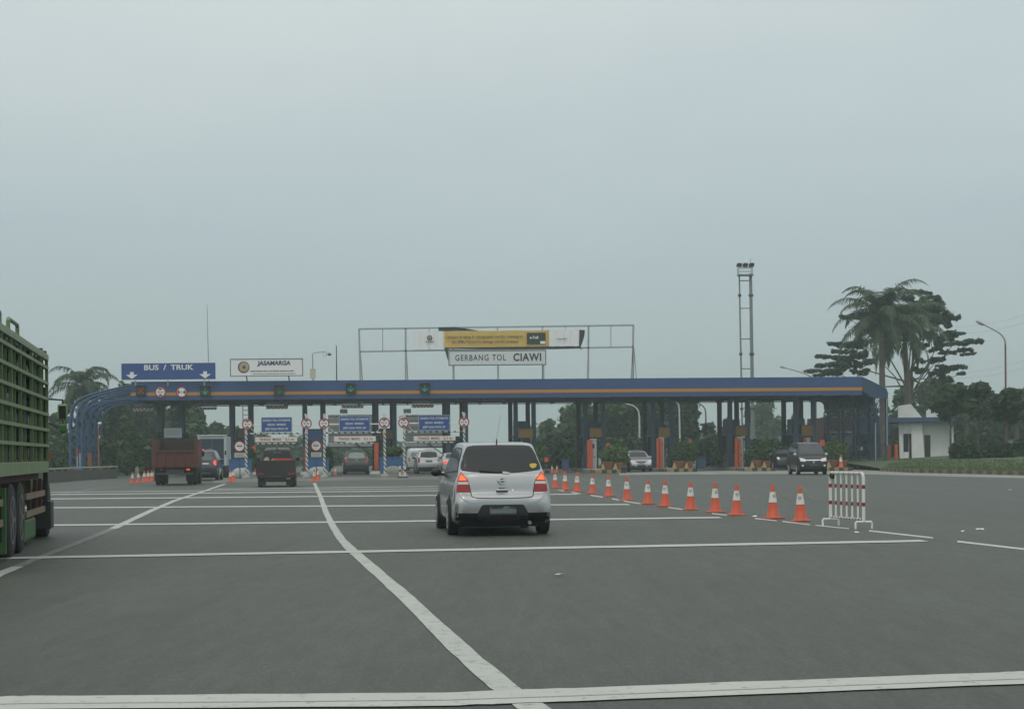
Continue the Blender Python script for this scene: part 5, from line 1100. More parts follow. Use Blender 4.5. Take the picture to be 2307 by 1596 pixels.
# dark SUV with lit lamps between the trucks
s_ = dict(W=1.75, st=scale_st(st_suv, 4.4, 1.72, 4.4, 1.68), belt=1.1, tumble=.34, paint=navyp, axles=(-1.3, 1.3), wr=.34, my=.85, mz=1.12,
          rear=[('rear_window', rpoly(mir([(0, 1.15), (.62, 1.17), (.54, 1.52), (0, 1.57)]), .06), mat('window_mid', (.10, .12, .125), .12, .1)), ('number_plate', [(-.24, .70), (-.24, .84), (.24, .84), (.24, .70)], plate_k), ('chrome_strip', [(-.42, .93), (-.42, .97), (.42, .97), (.42, .93)], chrome), ('bumper_strip', [(-.5, .40), (-.5, .44), (.5, .44), (.5, .40)], chrome), ('brake_light', rpoly([(-.1, 1.60), (-.1, 1.66), (.1, 1.66), (.1, 1.60)], .01), lamp_lit)] + lamps([(.66, .95), (.66, 1.10), (.82, 1.14), (.84, .85), (.76, .85)], lamp_lit), side=windows(-1.75, .95, -1.6, .45, 1.18, 1.55))
c5, sh5 = car('suv', 'dark blue SUV with lit red tail lamps between the red tipper and white box truck', 'car', rear_at(457, 1081.5, R(5), 1.3), R(5), s_)
b = MB(); b.box(-.14, .14, -2.0, -1.92, 1.675, 1.76); b.build('brake_light', lamp_lit, c5)
# silver hatchback coming out
s_ = dict(W=1.69, st=st_hatch, belt=.98, tumble=.42, paint=silver2, axles=(-1.15, 1.2), wr=.30, my=.62, mz=1.02,
          front=[('windscreen', rpoly(mir([(0, 1.03), (.66, 1.03), (.55, 1.38), (0, 1.43)]), .05), glass), ('grille', rpoly(mir([(0, .62), (.30, .64), (.40, .74), (0, .75)]), .02), trim), ('lower_grille', rpoly(mir([(0, .30), (.30, .30), (.34, .42), (.30, .46), (0, .46)]), .03), trim), ('number_plate', [(-.24, .48), (-.24, .60), (.24, .60), (.24, .48)], mat('plate_front', (.20, .22, .23), .5, .2, 12))] + lamps(rpoly([(.50, .66), (.56, .80), (.72, .90), (.80, .78), (.76, .66)], .03), lamp_clear, 'headlamp') + lamps(rpoly([(.46, .32), (.48, .42), (.72, .44), (.74, .34)], .02), trim, 'fog_lamp'), side=windows(-1.4, .75, -1.2, .3, 1.05, 1.38))
c6, sh6 = car('hatchback', 'silver hatchback driving towards the viewer out of a gate on the right', 'car', front_at(1441, 1062, R(187), 1.2), R(187), s_)
b = MB(); b.disc((0, .70), .05, -1.9, -1.83, 16); o = b.build('badge', chrome, c6); o.rotation_euler = (0, 0, math.pi)
# black van coming out
s_ = dict(W=1.66, st=st_van, belt=1.1, tumble=.26, paint=blackp, axles=(-1.2, 1.35), wr=.31, my=1.15, mz=1.16, mpaint=lamp_clear, rim=mat('white_rim', (.62, .63, .62), .4, .05),
          front=[('windscreen', rpoly(mir([(0, 1.16), (.70, 1.16), (.62, 1.68), (0, 1.74)]), .05), mat('screen_grey', (.045, .052, .06), .08, .2, coat=.4)), ('chrome_bar', mir([(0, .80), (.46, .81), (.46, .86), (0, .86)]), chrome), ('number_plate', [(-.24, .50), (-.24, .60), (.24, .60), (.24, .50)], plate_k), ('lower_grille', rpoly(mir([(0, .26), (.5, .27), (.5, .42), (0, .42)]), .03), trim)] + lamps(rpoly([(.44, .74), (.46, .91), (.74, .97), (.80, .90), (.78, .78)], .03), lamp_clear, 'headlamp') + lamps(circle(.62, .52, .06, 14), lamp_clear, 'fog_lamp'),
          side=windows(-1.7, 1.25, -1.65, .75, 1.16, 1.62))
c7, sh7 = car('van', 'black van with white mirrors and rims driving towards the viewer on the right', 'car', front_at(1828, 1068.3, R(180.5), 1.35), R(180.5), s_)
b = MB(); b.disc((0, .71), .06, 2.06, 2.1, 16); b.build('badge', chrome, c7)
sh7.patch([(-.5, 1.17), (-.5, 1.185), (.02, 1.23), (.04, 1.215)], 'front', 'wiper', trim, c7, off=.012); sh7.patch([(.05, 1.17), (.05, 1.185), (.5, 1.24), (.52, 1.225)], 'front', 'wiper', trim, c7, off=.012)
# dark car behind it
s_ = dict(W=1.74, st=st_suv, belt=1.1, tumble=.34, paint=navyp, axles=(-1.3, 1.3), wr=.33, my=.85, mz=1.14, mpaint=mat('mirror_blue_grey', (.13, .17, .20), .4),
          front=[('windscreen', rpoly(mir([(0, 1.14), (.66, 1.14), (.56, 1.54), (0, 1.6)]), .05), glass), ('grille', rpoly(mir([(0, .7), (.34, .7), (.36, .84), (0, .84)]), .02), trim)] + lamps(circle(.62, .86, .10, 16), lamp_clear, 'headlamp'), side=windows(-1.75, .95, -1.6, .45, 1.18, 1.5))
car('suv', 'dark blue car half hidden behind the left side of the black van', 'car', front_at(1768, 1058, R(183), 1.3), R(183), s_)
# white van far ahead in the third lane
s_ = dict(W=1.7, st=st_van, belt=1.1, tumble=.2, paint=mat('paint_white', (.62, .65, .66), .4, .05, 2), axles=(-1.2, 1.35), wr=.31, my=1.15, mz=1.2,
          rear=[('rear_window', rpoly(mir([(0, 1.2), (.62, 1.2), (.56, 1.55), (0, 1.58)]), .05), mat('window_pale', (.30, .34, .35), .2, .1))] + lamps([(.72, .8), (.72, 1.1), (.80, 1.1), (.81, .8)], lamp_dim), side=windows(-1.7, 1.25, -1.65, .75, 1.16, 1.62))
car('van', 'plain white van waiting ahead, left of the silver minivan under the third frame', 'car', Vector(((938 - CX) / F * 146, 146, 0)), R(7), s_)

# --- pickup ---------------------------------------------------------------
pk = thing('pickup_truck', 'dark brown pickup seen from behind, red and beige load in its bed', 'pickup truck', rear_at(623.5, 1095.3, R(6), 1.0), R(6))
pkp = mat('paint_dark_brown', (.022, .017, .016), .35, .2, 2, coat=.4)
hw = .80
V, Q = car_shell([(y, zb, zt, hw * f) for (y, zb, zt, f) in [(-.12, .45, 1.0, .98), (-.08, .4, 1.5, .99), (.02, .38, 1.66, 1.0), (.35, .38, 1.70, 1.0), (.75, .38, 1.66, 1.0), (1.0, .38, 1.5, 1.0), (1.4, .38, 1.12, 1.0), (1.9, .4, 1.02, .97), (2.3, .45, .86, .92), (2.42, .5, .66, .86)]], 1.06, .38); shp = Shell(V, Q)
b = MB(); b.add([tuple(v) for v in V], Q); b.build('cab', pkp, pk, True)
shp.patch(rpoly(mir([(0, 1.14), (.62, 1.14), (.52, 1.56), (0, 1.60)]), .06), 'rear', 'rear_window', glass, pk); shp.patch([(-.16, 1.47), (-.16, 1.51), (.16, 1.51), (.16, 1.47)], 'rear', 'window_sticker', plate_m, pk, off=.01)
for nm, poly, m in windows(.1, 1.25, .15, .75, 1.14, 1.52):
    for a in ('left', 'right'): shp.patch(poly, a, nm, m, pk)
b = MB(); b.box(-.82, .82, -2.0, -1.94, .50, 1.12); b.box(-.70, .70, -2.006, -2.001, .62, 1.0); b.build('tailgate', pkp, pk, bevel=.015)
b = MB()
for s in (-1, 1): b.box(s * .82 - .03, s * .82 + .03, -1.938, -.14, .5, 1.12)
b.box(-.85, .85, -2.02, -1.93, 1.121, 1.15)
b.build('bed_side', pkp, pk, bevel=.015); b = MB(); b.box(-.79, .79, -1.93, -.14, .5, .56); b.build('bed_floor', rust, pk)
b = MB(); b.box(-.80, .80, -2.08, -2.03, .38, .50); b.box(-.45, .45, -2.05, -1.9, .22, .379); b.build('rear_bumper', trim, pk, bevel=.02)
for s in (-1, 1):
    b = MB(); b.box(s * .66 - .14, s * .66 + .14, -2.04, -2.008, .53, .62); b.build('tail_lamp', lamp_dim, pk)
    b = MB(); b.box(s * .6 - .17, s * .6 + .17, -2.0, -1.9, .06, .34); b.build('mudguard', rubber, pk)
    for y in (-1.0, 1.55): make_wheel(.33, .2, pk, s * .70, y, s, grey_metal)
b = MB(); b.box(-.2, .2, -2.10, -2.081, .40, .50); b.build('number_plate', plate_k, pk)
b = MB()
for x in (-.6, 0, .6): b.cyl((x, -.2, 1.05), (x, -.2, 1.72), .025, n=8)
b.cyl((-.62, -.2, 1.72), (.62, -.2, 1.72), .025, n=8); b.build('roll_bar', dark_metal, pk); mirror_pair(pk, .8, .95, 1.2, trim, .18, .18)
def load(p, b, name, m, label, cat, smooth=True):
    o = b.build(name, m, None, smooth, loc=pk.location + Matrix.Rotation(R(6), 3, 'Z') @ Vector(p), rot=(0, 0, R(6))); tag(o, label, cat)
b = MB(); b.ball((0, 0, .3), .19, .17, .42, 12, 9, .12, 2); load((-.42, -1.2, .56), b, 'sack', mat('sack_beige', (.30, .27, .21), .9, .2, 6), 'tall pale sack standing on the left of the pickup bed', 'sack')
b = MB(); b.ball((0, 0, .28), .2, .2, .38, 12, 9, .12, 5); load((-.12, -1.1, .56), b, 'sack', mat('sack_brown', (.22, .17, .11), .9, .2, 6), 'brown sack in the middle of the pickup bed', 'sack')
b = MB()
for k in range(3): b.bar((-.34, .05 * k, .05 + .11 * k), (.36, -.04 * k, .02 + .12 * k), .1, .3)
load((.30, -1.35, .92), b, 'folded_tarpaulin', mat('tarp_orange', (.50, .05, .02), .6, .15, 5), 'bright red folded tarpaulin on the right of the pickup bed', 'tarpaulin', False)

# --- red tipper ------------------------------------------------------------
tt = thing('tipper_truck', 'dull red tipper truck seen from behind in the bus and truck lane', 'truck', rear_at(398, 1091.5, R(6.5), 1.2), R(6.5))
redp = mat('tipper_red', (.105, .028, .02), .6, .2, 1.5, dirt=(.07, .035, .025), dirt_amt=.6)
b = MB(); b.box(-1.0, 1.0, -2.15, -2.07, .84, 1.62); b.build('tailgate', redp, tt, bevel=.02)
b = MB()
for x in (-.9, -.45, 0, .45, .9): b.box(x - .04, x + .04, -2.2, -2.151, .86, 1.6)
b.box(-1.0, 1.0, -2.21, -2.151, 1.56, 1.63); b.build('tailgate_ribs', redp, tt, bevel=.01)
for s in (-1, 1):
    b = MB(); b.box(s * 1.0 - .03, s * 1.0 + .03, -2.15, 1.5, .84, 2.15); b.box(s * 1.0 - .07, s * 1.0 + .07, -2.2, -2.08, .8, 2.2); b.build('side_wall', redp, tt, bevel=.015)
b = MB(); b.box(-.96, .96, 1.42, 1.5, .84, 2.2); b.build('front_wall', mat('tipper_inside', (.045, .03, .026), .8, .25, 2), tt); b = MB(); b.box(-.96, .96, -2.06, 1.41, .78, .86); b.build('bed_floor', rust, tt)
b = MB(); b.box(-.42, .42, -2.0, 3.2, .55, .75); b.box(-.85, .85, -2.05, -1.95, .5, .58); b.build('chassis', dark_metal, tt)
for s in (-1, 1):
    for k in (0, 1): make_wheel(.40, .2, tt, s * (.62 + .24 * k), -1.2, s, None)
    make_wheel(.40, .2, tt, s * .82, 2.3, s, dark_metal)
    b = MB(); b.box(s * .74 - .25, s * .74 + .25, -1.75, -1.72, .2, .75); b.build('mudguard', rubber, tt)
    b = MB(); b.box(s * .62 - .08, s * .62 + .08, -2.12, -2.07, .70, .77); b.build('tail_lamp', lamp_lit if s > 0 else lamp_dim, tt)
b = MB(); b.box(-.22, .22, -2.1, -2.06, .5, .62); b.build('number_plate', plate_k, tt)
cabp = mat('cab_dark', (.05, .06, .06), .4, .2, 2)
b = MB(); b.xprism([(1.65, .55), (1.65, 2.05), (1.8, 2.12), (2.7, 2.1), (3.15, 1.35), (3.25, .55)], -.85, .85); b.build('cab', cabp, tt, bevel=.05); mirror_pair(tt, .9, 2.8, 1.5, trim, .16, .3)

# --- white box truck ---------------------------------------------------------
bt_ = thing('box_truck', 'white framed box truck with dark rear doors, ahead of the dark SUV', 'truck', rear_at(481, 1074.5, R(6), 1.0), R(6))
boxw = mat('box_white', (.42, .46, .48), .5, .08, 2)
b = MB(); b.box(-.92, .92, -2.0, 2.4, .75, 2.62); b.build('cargo_box', boxw, bt_, bevel=.04)
b = MB(); b.box(-.74, -.01, -2.03, -2.002, .82, 2.48); b.build('rear_door', mat('door_dark_blue', (.025, .04, .06), .3, .15, 2), bt_, bevel=.01); b = MB(); b.box(.01, .74, -2.03, -2.002, .82, 2.48); b.build('rear_door', MATS['door_dark_blue'], bt_, bevel=.01)
b = MB(); b.box(-.94, .94, -2.06, -1.9, 2.625, 2.72); b.build('roof_edge', boxw, bt_, bevel=.03); b = MB(); b.box(-.28, .02, -2.045, -2.031, 1.72, 1.86); b.build('notice_plate', plate_m, bt_)
for s in (-1, 1):
    b = MB(); b.box(s * .83 - .08, s * .83 + .08, -2.05, -2.002, .76, 2.62); b.build('corner_post', boxw, bt_)
    b = MB(); b.box(s * .84 - .05, s * .84 + .05, -2.08, -2.051, 1.45, 1.7); b.build('tail_lamp', trim, bt_)
    for y in (-1.0, 2.6): make_wheel(.38, .24, bt_, s * .74, y, s, grey_metal)
b = MB(); b.box(-.85, .85, -2.05, 3.2, .45, .74); b.box(-.75, .75, -2.1, -2.0, .28, .449); b.build('chassis', trim, bt_)
b = MB(); b.xprism([(2.5, .5), (2.5, 2.1), (3.3, 2.05), (3.7, 1.35), (3.8, .5)], -.85, .85); b.build('cab', boxw, bt_, bevel=.05)

# --- maroon truck in the last lane ---------------------------------------------
p = P(1893, 1055, 139); mt = thing('truck', 'maroon truck facing the viewer in the last lane under the canopy, behind a bush', 'truck', (p.x, p.y, 0), R(187))
b = MB(); b.box(-1.2, 1.2, -5.2, -.5, 1.0, 4.1); b.build('cargo_body', mat('truck_maroon', (.06, .018, .022), .6, .2, 1.5), mt, bevel=.04)
b = MB(); b.xprism([(-.42, .6), (-.42, 2.75), (.4, 2.8), (.95, 1.65), (1.1, .6)], -1.1, 1.1); b.build('cab', navyp, mt, bevel=.06)
b = MB(); b.add([(-.98, .54, 2.62), (.98, .54, 2.62), (1.0, .955, 1.72), (-1.0, .955, 1.72)], [(0, 1, 2, 3)]); b.build('windscreen', glass, mt); b = MB(); b.box(-1.1, 1.1, -.3, .55, 2.81, 2.95); b.build('sun_visor', mat('visor_grey_blue', (.20, .26, .29), .5), mt)
b = MB(); b.box(-1.12, 1.12, .9, 1.2, .35, .59); b.build('bumper', trim, mt)
for s in (-1, 1):
    b = MB(); b.ball((s * .8, 1.09, .85), .14, .05, .1); b.build('headlamp', lamp_clear, mt, True)
    for y in (.2, -4.0): make_wheel(.45, .25, mt, s * .95, y, s, grey_metal)
    b = MB(); b.disc((s * 1.32, 1.55), .22, 1.2, 1.26, 16); b.bar((s * 1.1, .9, 1.7), (s * 1.3, 1.18, 1.6), .04); b.build('wing_mirror', mat('mirror_pale', (.35, .43, .46), .3), mt)

# --- green caged bottle truck on the left ----------------------------------------
gdir = Vector((-.1834, .983, 0)); ga = math.atan2(-gdir.x, gdir.y); g0 = Vector((-6.37, 21.0, 0))
gt = thing('cage_truck', 'green truck with a tall cage of water bottles cut off by the left edge', 'truck', g0, ga)
ZB0, ZT0 = 1.10, 3.03; yf, yr = 6.95, -2.5
cols_y = [1.40, 0.32, 1.45, 2.65, 4.27, 5.75, 6.9]
posts_y = [-2.4, -1.2, 0.30, 1.42, 2.66, 4.28, 5.76, 6.92]
b = MB(); b.box(-.07, 0, yr, yf, ZB0, ZB0 + .18); b.box(-2.45, -2.38, yr, yf, ZB0, ZB0 + .18); b.box(-2.379, -.071, yf - .07, yf, ZB0, ZB0 + .18); b.build('bed_beam', green_cage, gt, bevel=.008)
b = MB(); b.box(-2.4, -.05, yr, yf - .05, ZB0 + .181, ZB0 + .22); b.build('bed_floor', rust, gt)
for xs in (0, -2.4):
    for y in posts_y:
        b = MB(); b.box(xs - .045, xs + .005, y - .02, y + .02, ZB0 + .18, ZT0 - .10); b.build('upright', green_cage, gt)
    for k in range(1, 7):
        z = ZB0 + .18 + k * .255; b = MB(); b.box(xs - .05, xs + .011, yr, yf, z - .024, z + .024); b.build('rail', green_cage, gt)
    b = MB(); b.box(xs - .05, xs + .014, yr, yf, ZT0 - .10, ZT0); b.build('top_rail', mat('cage_green_pale', (.22, .285, .18), .55, .15, 3, dirt=(.14, .15, .1), dirt_amt=.4), gt, bevel=.008)
# dividers and shelves of the racks
for y in (.95, 2.05, 3.45, 5.05):
    b = MB(); b.box(-.06, -.02, y, y + .025, ZB0 + .2, ZT0 - .1); b.build('rack_divider', green_cage, gt)
b = MB(); b.box(-1.0, -.96, yr, yf - .08, ZB0 + .2, ZT0 - .12); b.build('shade_panel', mat('cage_shade', (.012, .016, .014), .85, .3, 2), gt)  # near-black sheet added for the shade inside the cage
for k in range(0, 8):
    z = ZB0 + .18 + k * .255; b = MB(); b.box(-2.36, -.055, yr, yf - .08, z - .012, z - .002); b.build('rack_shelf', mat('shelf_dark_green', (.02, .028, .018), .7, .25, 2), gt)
b = MB(); b.box(-2.38, -.07, yf - .06, yf - .03, ZB0 + .2, ZT0 - .02); b.build('front_panel', green_cage, gt)
for y in (.30, 2.45):
    b = MB(); b.tube([(-.03, y - 1.15, ZT0 - .02), (-.03, y - 1.15, ZT0 + .12), (-.03, y - 1.1, ZT0 + .15), (-.03, y - .04, ZT0 + .15), (-.03, y, ZT0 + .12), (-.03, y, ZT0 - .02)], .028, 8); b.build('lifting_hoop', green_cage, gt)
for y in (5.9, 6.6):
    b = MB(); b.box(-.05, 0, y, y + .15, ZT0 + .001, ZT0 + .05); b.build('latch', dark_metal, gt)
# running gear
for y in (1.75, 2.95):
    for xs in (-.17, -.46, -2.0, -2.28): make_wheel(.50, .26, gt, xs, y, 1 if xs > -1 else -1, mat('hub_grey', (.12, .12, .12), .6) if xs in (-.17, -2.28) else None, 5)
for xs in (-.22, -2.23): make_wheel(.48, .26, gt, xs, 7.9, 1 if xs > -1 else -1, None)
b = MB(); b.box(-1.65, -.85, -2.4, 8.5, .72, 1.0); b.box(-2.3, -.15, -2.2, 6.8, 1.0, 1.099); b.build('chassis', rust, gt)
for y in (3.85, 4.9, 5.9, 6.7, .8, -.1):
    b = MB(); b.box(-.16, -.1, y, y + .08, .42, 1.0); b.build('guard_strut', rust, gt)
for (y0, y1) in ((3.75, 6.8), (-2.2, 1.0)):
    for z in (.46, .72):
        b = MB(); b.box(-.09, -.05, y0, y1, z, z + .09); b.build('guard_plank', wood, gt)
b = MB(); b.box(-.75, -.12, 3.7, 5.9, .07, .42); b.build('fuel_tank', green_dk, gt, bevel=.05); b = MB(); b.box(-.55, -.02, .72, .80, .1, .95); b.build('mudguard', green_dk, gt); b = MB(); b.box(-.50, -.07, .70, .719, .25, .85); b.build('mud_flap', rubber, gt)
b = MB(); b.box(-.30, .02, 7.05, 7.6, .16, .62); b.box(-.1, -.02, 7.0, 7.06, .6, 2.5); b.build('step', trim, gt, bevel=.02)
b = MB(); b.xprism([(7.1, .6), (7.1, 2.55), (8.5, 2.5), (8.95, 1.5), (9.05, .5)], -2.15, -.32); b.build('cab', green_dk, gt, bevel=.06)
def gl_(x, y, Y): return Matrix.Rotation(-ga, 3, 'Z') @ (P(x, y, Y) - g0)
c = gl_(140.5, 928, 30); 
b = MB(); b.box(c.x - .085, c.x + .085, c.y, c.y + .09, c.z - .15, c.z + .15); m1_ = b.build('wing_mirror', green_cage, gt, bevel=.03)
b = MB(); b.box(c.x - .06, c.x + .06, c.y - .006, c.y - .001, c.z - .115, c.z + .11); b.build('mirror_glass', mat('mirror_dark', (.02, .024, .02), .15, .2), m1_)
b = MB(); b.box(c.x - .06, c.x + .07, c.y, c.y + .1, c.z - .37, c.z - .2); b.build('lower_mirror', green_dk, gt, bevel=.04); b = MB(); b.box(c.x + .072, c.x + .1, c.y, c.y + .05, c.z - .31, c.z - .2); b.build('mirror_rim', lamp_clear, gt, bevel=.01)
b = MB(); b.tube([(-.35, c.y + .1, c.z + .25), (c.x, c.y + .1, c.z + .22), (c.x, c.y + .1, c.z - .3), (-.35, c.y + .1, c.z - .12)], .02, 6); b.build('mirror_arm', trim, gt)
b = MB(); b.box(-.02, .03, 6.98, 7.04, 1.32, 1.44); b.build('marker_lamp', orange_p, gt)
# water bottles lying in the racks
bm_ = MB(); bm_.lathe([(.02, 0), (.115, .01), (.125, .05), (.118, .12), (.125, .14), (.118, .2), (.125, .22), (.118, .29), (.125, .32), (.09, .40), (.03, .44), (.03, .48)], 14); bo = bm_.build('water_bottle', bottle_m, None, True); firstb = True
q = random.Random(12); gm = Matrix.Translation(g0) @ Matrix.Rotation(ga, 4, 'Z'); bcol = [bottle_m, mat('bottle_pale', (.16, .23, .27), .2, .2, 3), mat('bottle_dark', (.025, .04, .06), .25, .2, 3)]
mesh_k = []
for m in bcol: me = bo.data.copy(); me.materials.clear(); me.materials.append(m); mesh_k.append(me)
for k in range(7):
    for y in np.arange(-.2, 6.8, .30):
        if q.random() < .25: continue
        z = ZB0 + .18 + k * .255 + .12
        o = bo if firstb else bo.copy()
        if not firstb: COL.objects.link(o)
        firstb = False; kk = q.choice((0, 2, 2, 1 if q.random() < .3 else 2)); o.data = mesh_k[kk]
        o.matrix_world = gm @ Matrix.Translation((-.12 - q.uniform(0, .1), y, z)) @ Matrix.Rotation(R(-90), 4, 'Y')
        tag(o, 'dark blue water bottle lying in the racks of the green caged truck', 'bottle', 'water bottles in the green truck')
bo_ = None

# ================================================================== VEGETATION
def leaf_cloud(clumps, n, size, seed, flat=0.0, shell=0.55):
    """clumps: (x,y,z,rx,ry,rz) in metres. Many small rhombic leaves through the clumps, thicker towards their skins."""
    g = np.random.default_rng(seed); C = np.array(clumps, float)
    wgt = (C[:, 3] * C[:, 4] + C[:, 3] * C[:, 5] + C[:, 4] * C[:, 5]); idx = g.choice(len(C), n, p=wgt / wgt.sum()); c = C[idx]
    d = g.normal(size=(n, 3)); d /= np.linalg.norm(d, axis=1)[:, None]
    rr = (shell + (1 - shell) * g.random(n)) * (1 + .18 * g.normal(size=n) * (g.random(n) < .35)); pos = c[:, :3] + d * rr[:, None] * c[:, 3:]
    nrm = d * np.array([.7, .7, .9 - .3 * flat]) + g.normal(size=(n, 3)) * .55 + np.array([0, 0, .35 + flat]); nrm /= np.linalg.norm(nrm, axis=1)[:, None]
    t = np.cross(nrm, g.normal(size=(n, 3))); t /= np.linalg.norm(t, axis=1)[:, None] + 1e-9; b_ = np.cross(nrm, t)
    s = size * (.6 + .8 * g.random(n))[:, None]
    V = np.stack([pos - t * s, pos - b_ * s * .62 + nrm * s * .1, pos + t * s, pos + b_ * s * .62 + nrm * s * .1], 1).reshape(-1, 3)
    return V, np.arange(4 * n).reshape(n, 4)
def tree(label, x, ytop, hw, Y, m=leaf_a, n=2400, size=.30, low=.28, seed=0, group='trees behind the toll plaza', name='broadleaf_tree', trunkx=None, cat='tree', zb=-.05):
    q = random.Random(seed * 31 + int(x)); top = P(x, ytop, Y); H = top.z; W_ = hw * Y / F; cx = top.x
    r = thing(name, label, cat, (cx if trunkx is None else P(trunkx, 1000, Y).x, Y, zb), 0, group); ox = cx - r.location.x
    zl = H * low; ch = (H - zl) / 2; cz = zl + ch; cl = []
    k = 15
    for i in range(k):
        a = q.uniform(0, 2 * math.pi); e = q.uniform(-1, 1); rad = math.sqrt(max(0, 1 - e * e)) * q.uniform(.35, .82)
        s = q.uniform(.26, .46); cl.append((ox + W_ * rad * math.cos(a), min(W_, 5) * rad * math.sin(a), cz + ch * e * .78, W_ * s, W_ * s, max(.35, ch * s * .75)))
    cl.append((ox, 0, H - ch * .3, W_ * .38, W_ * .38, ch * .3)); cl.append((ox, 0, cz, W_ * .6, W_ * .5, ch * .62))
    V, Q = leaf_cloud(cl, n, size, seed + int(x)); V[:, 2] = np.maximum(V[:, 2], .1); fast_mesh('crown', V, Q, m, r)
    b = MB(); tr = max(.09, H * .018); b.tube([(0, 0, 0), (q.uniform(-.1, .1), 0, zl * .5), (ox * .3 + q.uniform(-.2, .2), 0, zl * 1.1), (ox * .8, 0, cz + ch * .3)], tr, 8, tr * .35)
    for i in range(5):
        c_ = cl[i * 3]; b.tube([(ox * .2, 0, zl * .8), (ox * .3 + (c_[0] - ox) * .4, c_[1] * .4, (zl + c_[2]) / 2), c_[:3]], tr * .45, 6, tr * .12)
    b.build('trunk', bark, r, True); return r
T = [ # label, x, ytop, halfwidth px, Y, material, leaves, low
 ('dense dark tree behind the green mirror of the caged truck', 128, 925, 42, 150, leaf_a, 2200, .05), ('dark tree filling the blue arches on the left', 190, 912, 48, 158, leaf_a, 2400, .05), ('tall dark tree right behind the blue arches', 256, 893, 44, 150, leaf_a, 2600, .05),
 ('tree whose top shows over the canopy left end', 288, 866, 40, 172, leaf_b, 2600, .1), ('tree behind the left round height signs, under the canopy', 345, 872, 46, 178, leaf_a, 2600, .08), ('tree between the bus lane columns behind the notice board', 402, 898, 40, 170, leaf_a, 2400, .05),
 ('leaning tree with open sky to its right, behind the bus lane signs', 446, 914, 30, 165, leaf_b, 1700, .1), ('low hazy tree above the white box truck', 486, 948, 30, 190, leaf_b, 1500, .02), ('low hazy tree left of the ladder', 528, 958, 34, 215, leaf_b, 1500, .02), ('low hazy tree behind the first height frame', 590, 972, 40, 240, leaf_b, 1400, .02), ('low hazy tree behind the pickup cab', 655, 984, 40, 250, leaf_b, 1400, .02), ('low hazy tree left of the dark car', 760, 990, 40, 250, leaf_b, 1300, .02), ('low hazy tree right of the dark car', 832, 992, 36, 250, leaf_b, 1300, .02),
 ('small tree low beside the third frame right pole', 1036, 988, 13, 175, leaf_a, 700, .02),
 ('rounded hazy tree at the left edge of the right hand wood', 1237, 941, 30, 205, leaf_b, 1800, .02), ('tall tree behind the sixth booth columns', 1312, 884, 44, 185, leaf_b, 2600, .02), ('tall tree behind the white lamp left of the silver hatchback', 1382, 874, 54, 178, leaf_b, 3000, .02), ('tall tree above the silver hatchback', 1446, 872, 46, 174, leaf_b, 2800, .02), ('tall tree behind the booth right of the silver hatchback', 1503, 873, 44, 178, leaf_a, 2700, .02), ('tree at the gap of sky left of the ninth booth', 1546, 884, 34, 170, leaf_a, 2300, .02), ('low tree under the sky gap right of the blue bin', 1600, 948, 28, 178, leaf_a, 1500, .02), ('low tree between the columns left of the black van', 1640, 938, 22, 200, leaf_a, 1300, .02),
 ('pale hazy tree between the two right hand gates', 1722, 884, 44, 260, leaf_b, 2800, .02), ('slim hazy tree behind the black van booth columns', 1792, 928, 20, 250, leaf_b, 1200, .02), ('low tree behind the black van roof', 1818, 956, 28, 210, leaf_a, 1300, .02), ('tree above the maroon truck under the canopy end', 1876, 884, 38, 180, leaf_b, 2600, .05), ('tree behind the blue trusses of the canopy right end', 1945, 890, 40, 170, leaf_a, 2600, .02),
 ('tree behind the palm trunks above the white office', 2030, 868, 46, 172, leaf_b, 2600, .02), ('hazy rounded tree between the palm and the right hand lamp', 2092, 850, 46, 190, leaf_b, 2800, .02), ('rounded tree skyline just left of the tall right hand lamp', 2182, 871, 50, 175, leaf_b, 2800, .02), ('tree below the tall right hand lamp', 2240, 890, 40, 160, leaf_a, 2400, .02), ('tree at the right edge of the photo', 2310, 873, 46, 160, leaf_b, 2600, .02), ('tree past the right edge of the photo', 2385, 868, 50, 150, leaf_b, 2200, .02)]
for i, (lb, x, yt, hw, Y, m, n, low) in enumerate(T): tree(lb, x, yt, hw * (1.3 if 1290 < x < 1560 else 1.1), Y, m, int(n * 1.25), .34 if Y > 185 else .29, low, i)
T2 = [('small dark tree with a bare trunk in front of the white office', 2146, 886, 52, 119, 2141, leaf_a), ('small dark tree just right of the white office', 2212, 884, 46, 124, 2205, leaf_a), ('small dark tree with a slim trunk on the verge near the right edge', 2272, 898, 42, 116, 2269, leaf_a), ('small dark tree on the verge cut by the right edge', 2330, 890, 44, 114, 2326, leaf_b)]
for i, (lb, x, yt, hw, Y, tx, m) in enumerate(T2): tree(lb, x, yt, hw, Y, m, 2600, .25, .50, 60 + i, 'small trees on the right hand verge', 'verge_tree', tx, zb=.7)
def bush(label, x, ytop, hw, Y, m, n=900, size=.2, seed=0, group='bushes', z0=0.0, name='bush', round_=False):
    top = P(x, ytop, Y); W_ = hw * Y / F; H = max(.4, top.z - z0); r = thing(name, label, 'bush', (top.x, Y, z0), 0, group); q = random.Random(seed + int(x)); cl = []
    if round_: cl = [(0, 0, H * .55, W_, W_, H * .45)]
    else:
        for i in range(8): cl.append((q.uniform(-.6, .6) * W_, q.uniform(-.5, .5) * W_, H * q.uniform(.2, .62), W_ * q.uniform(.35, .5), W_ * .45, H * q.uniform(.25, .38)))
    V, Q = leaf_cloud(cl, n, size, seed + int(x), shell=.75 if round_ else .4); V[:, 2] = np.maximum(V[:, 2], .02); fast_mesh('foliage', V, Q, m, r)
    b = MB(); b.tube([(0, 0, 0), (.03, 0, H * .5)], .06, 6, .03)
    for s in (-1, 1): b.tube([(0, 0, H * .15), (s * W_ * .3, 0, H * .55)], .035, 6, .015)
    b.build('stems', bark, r); return r
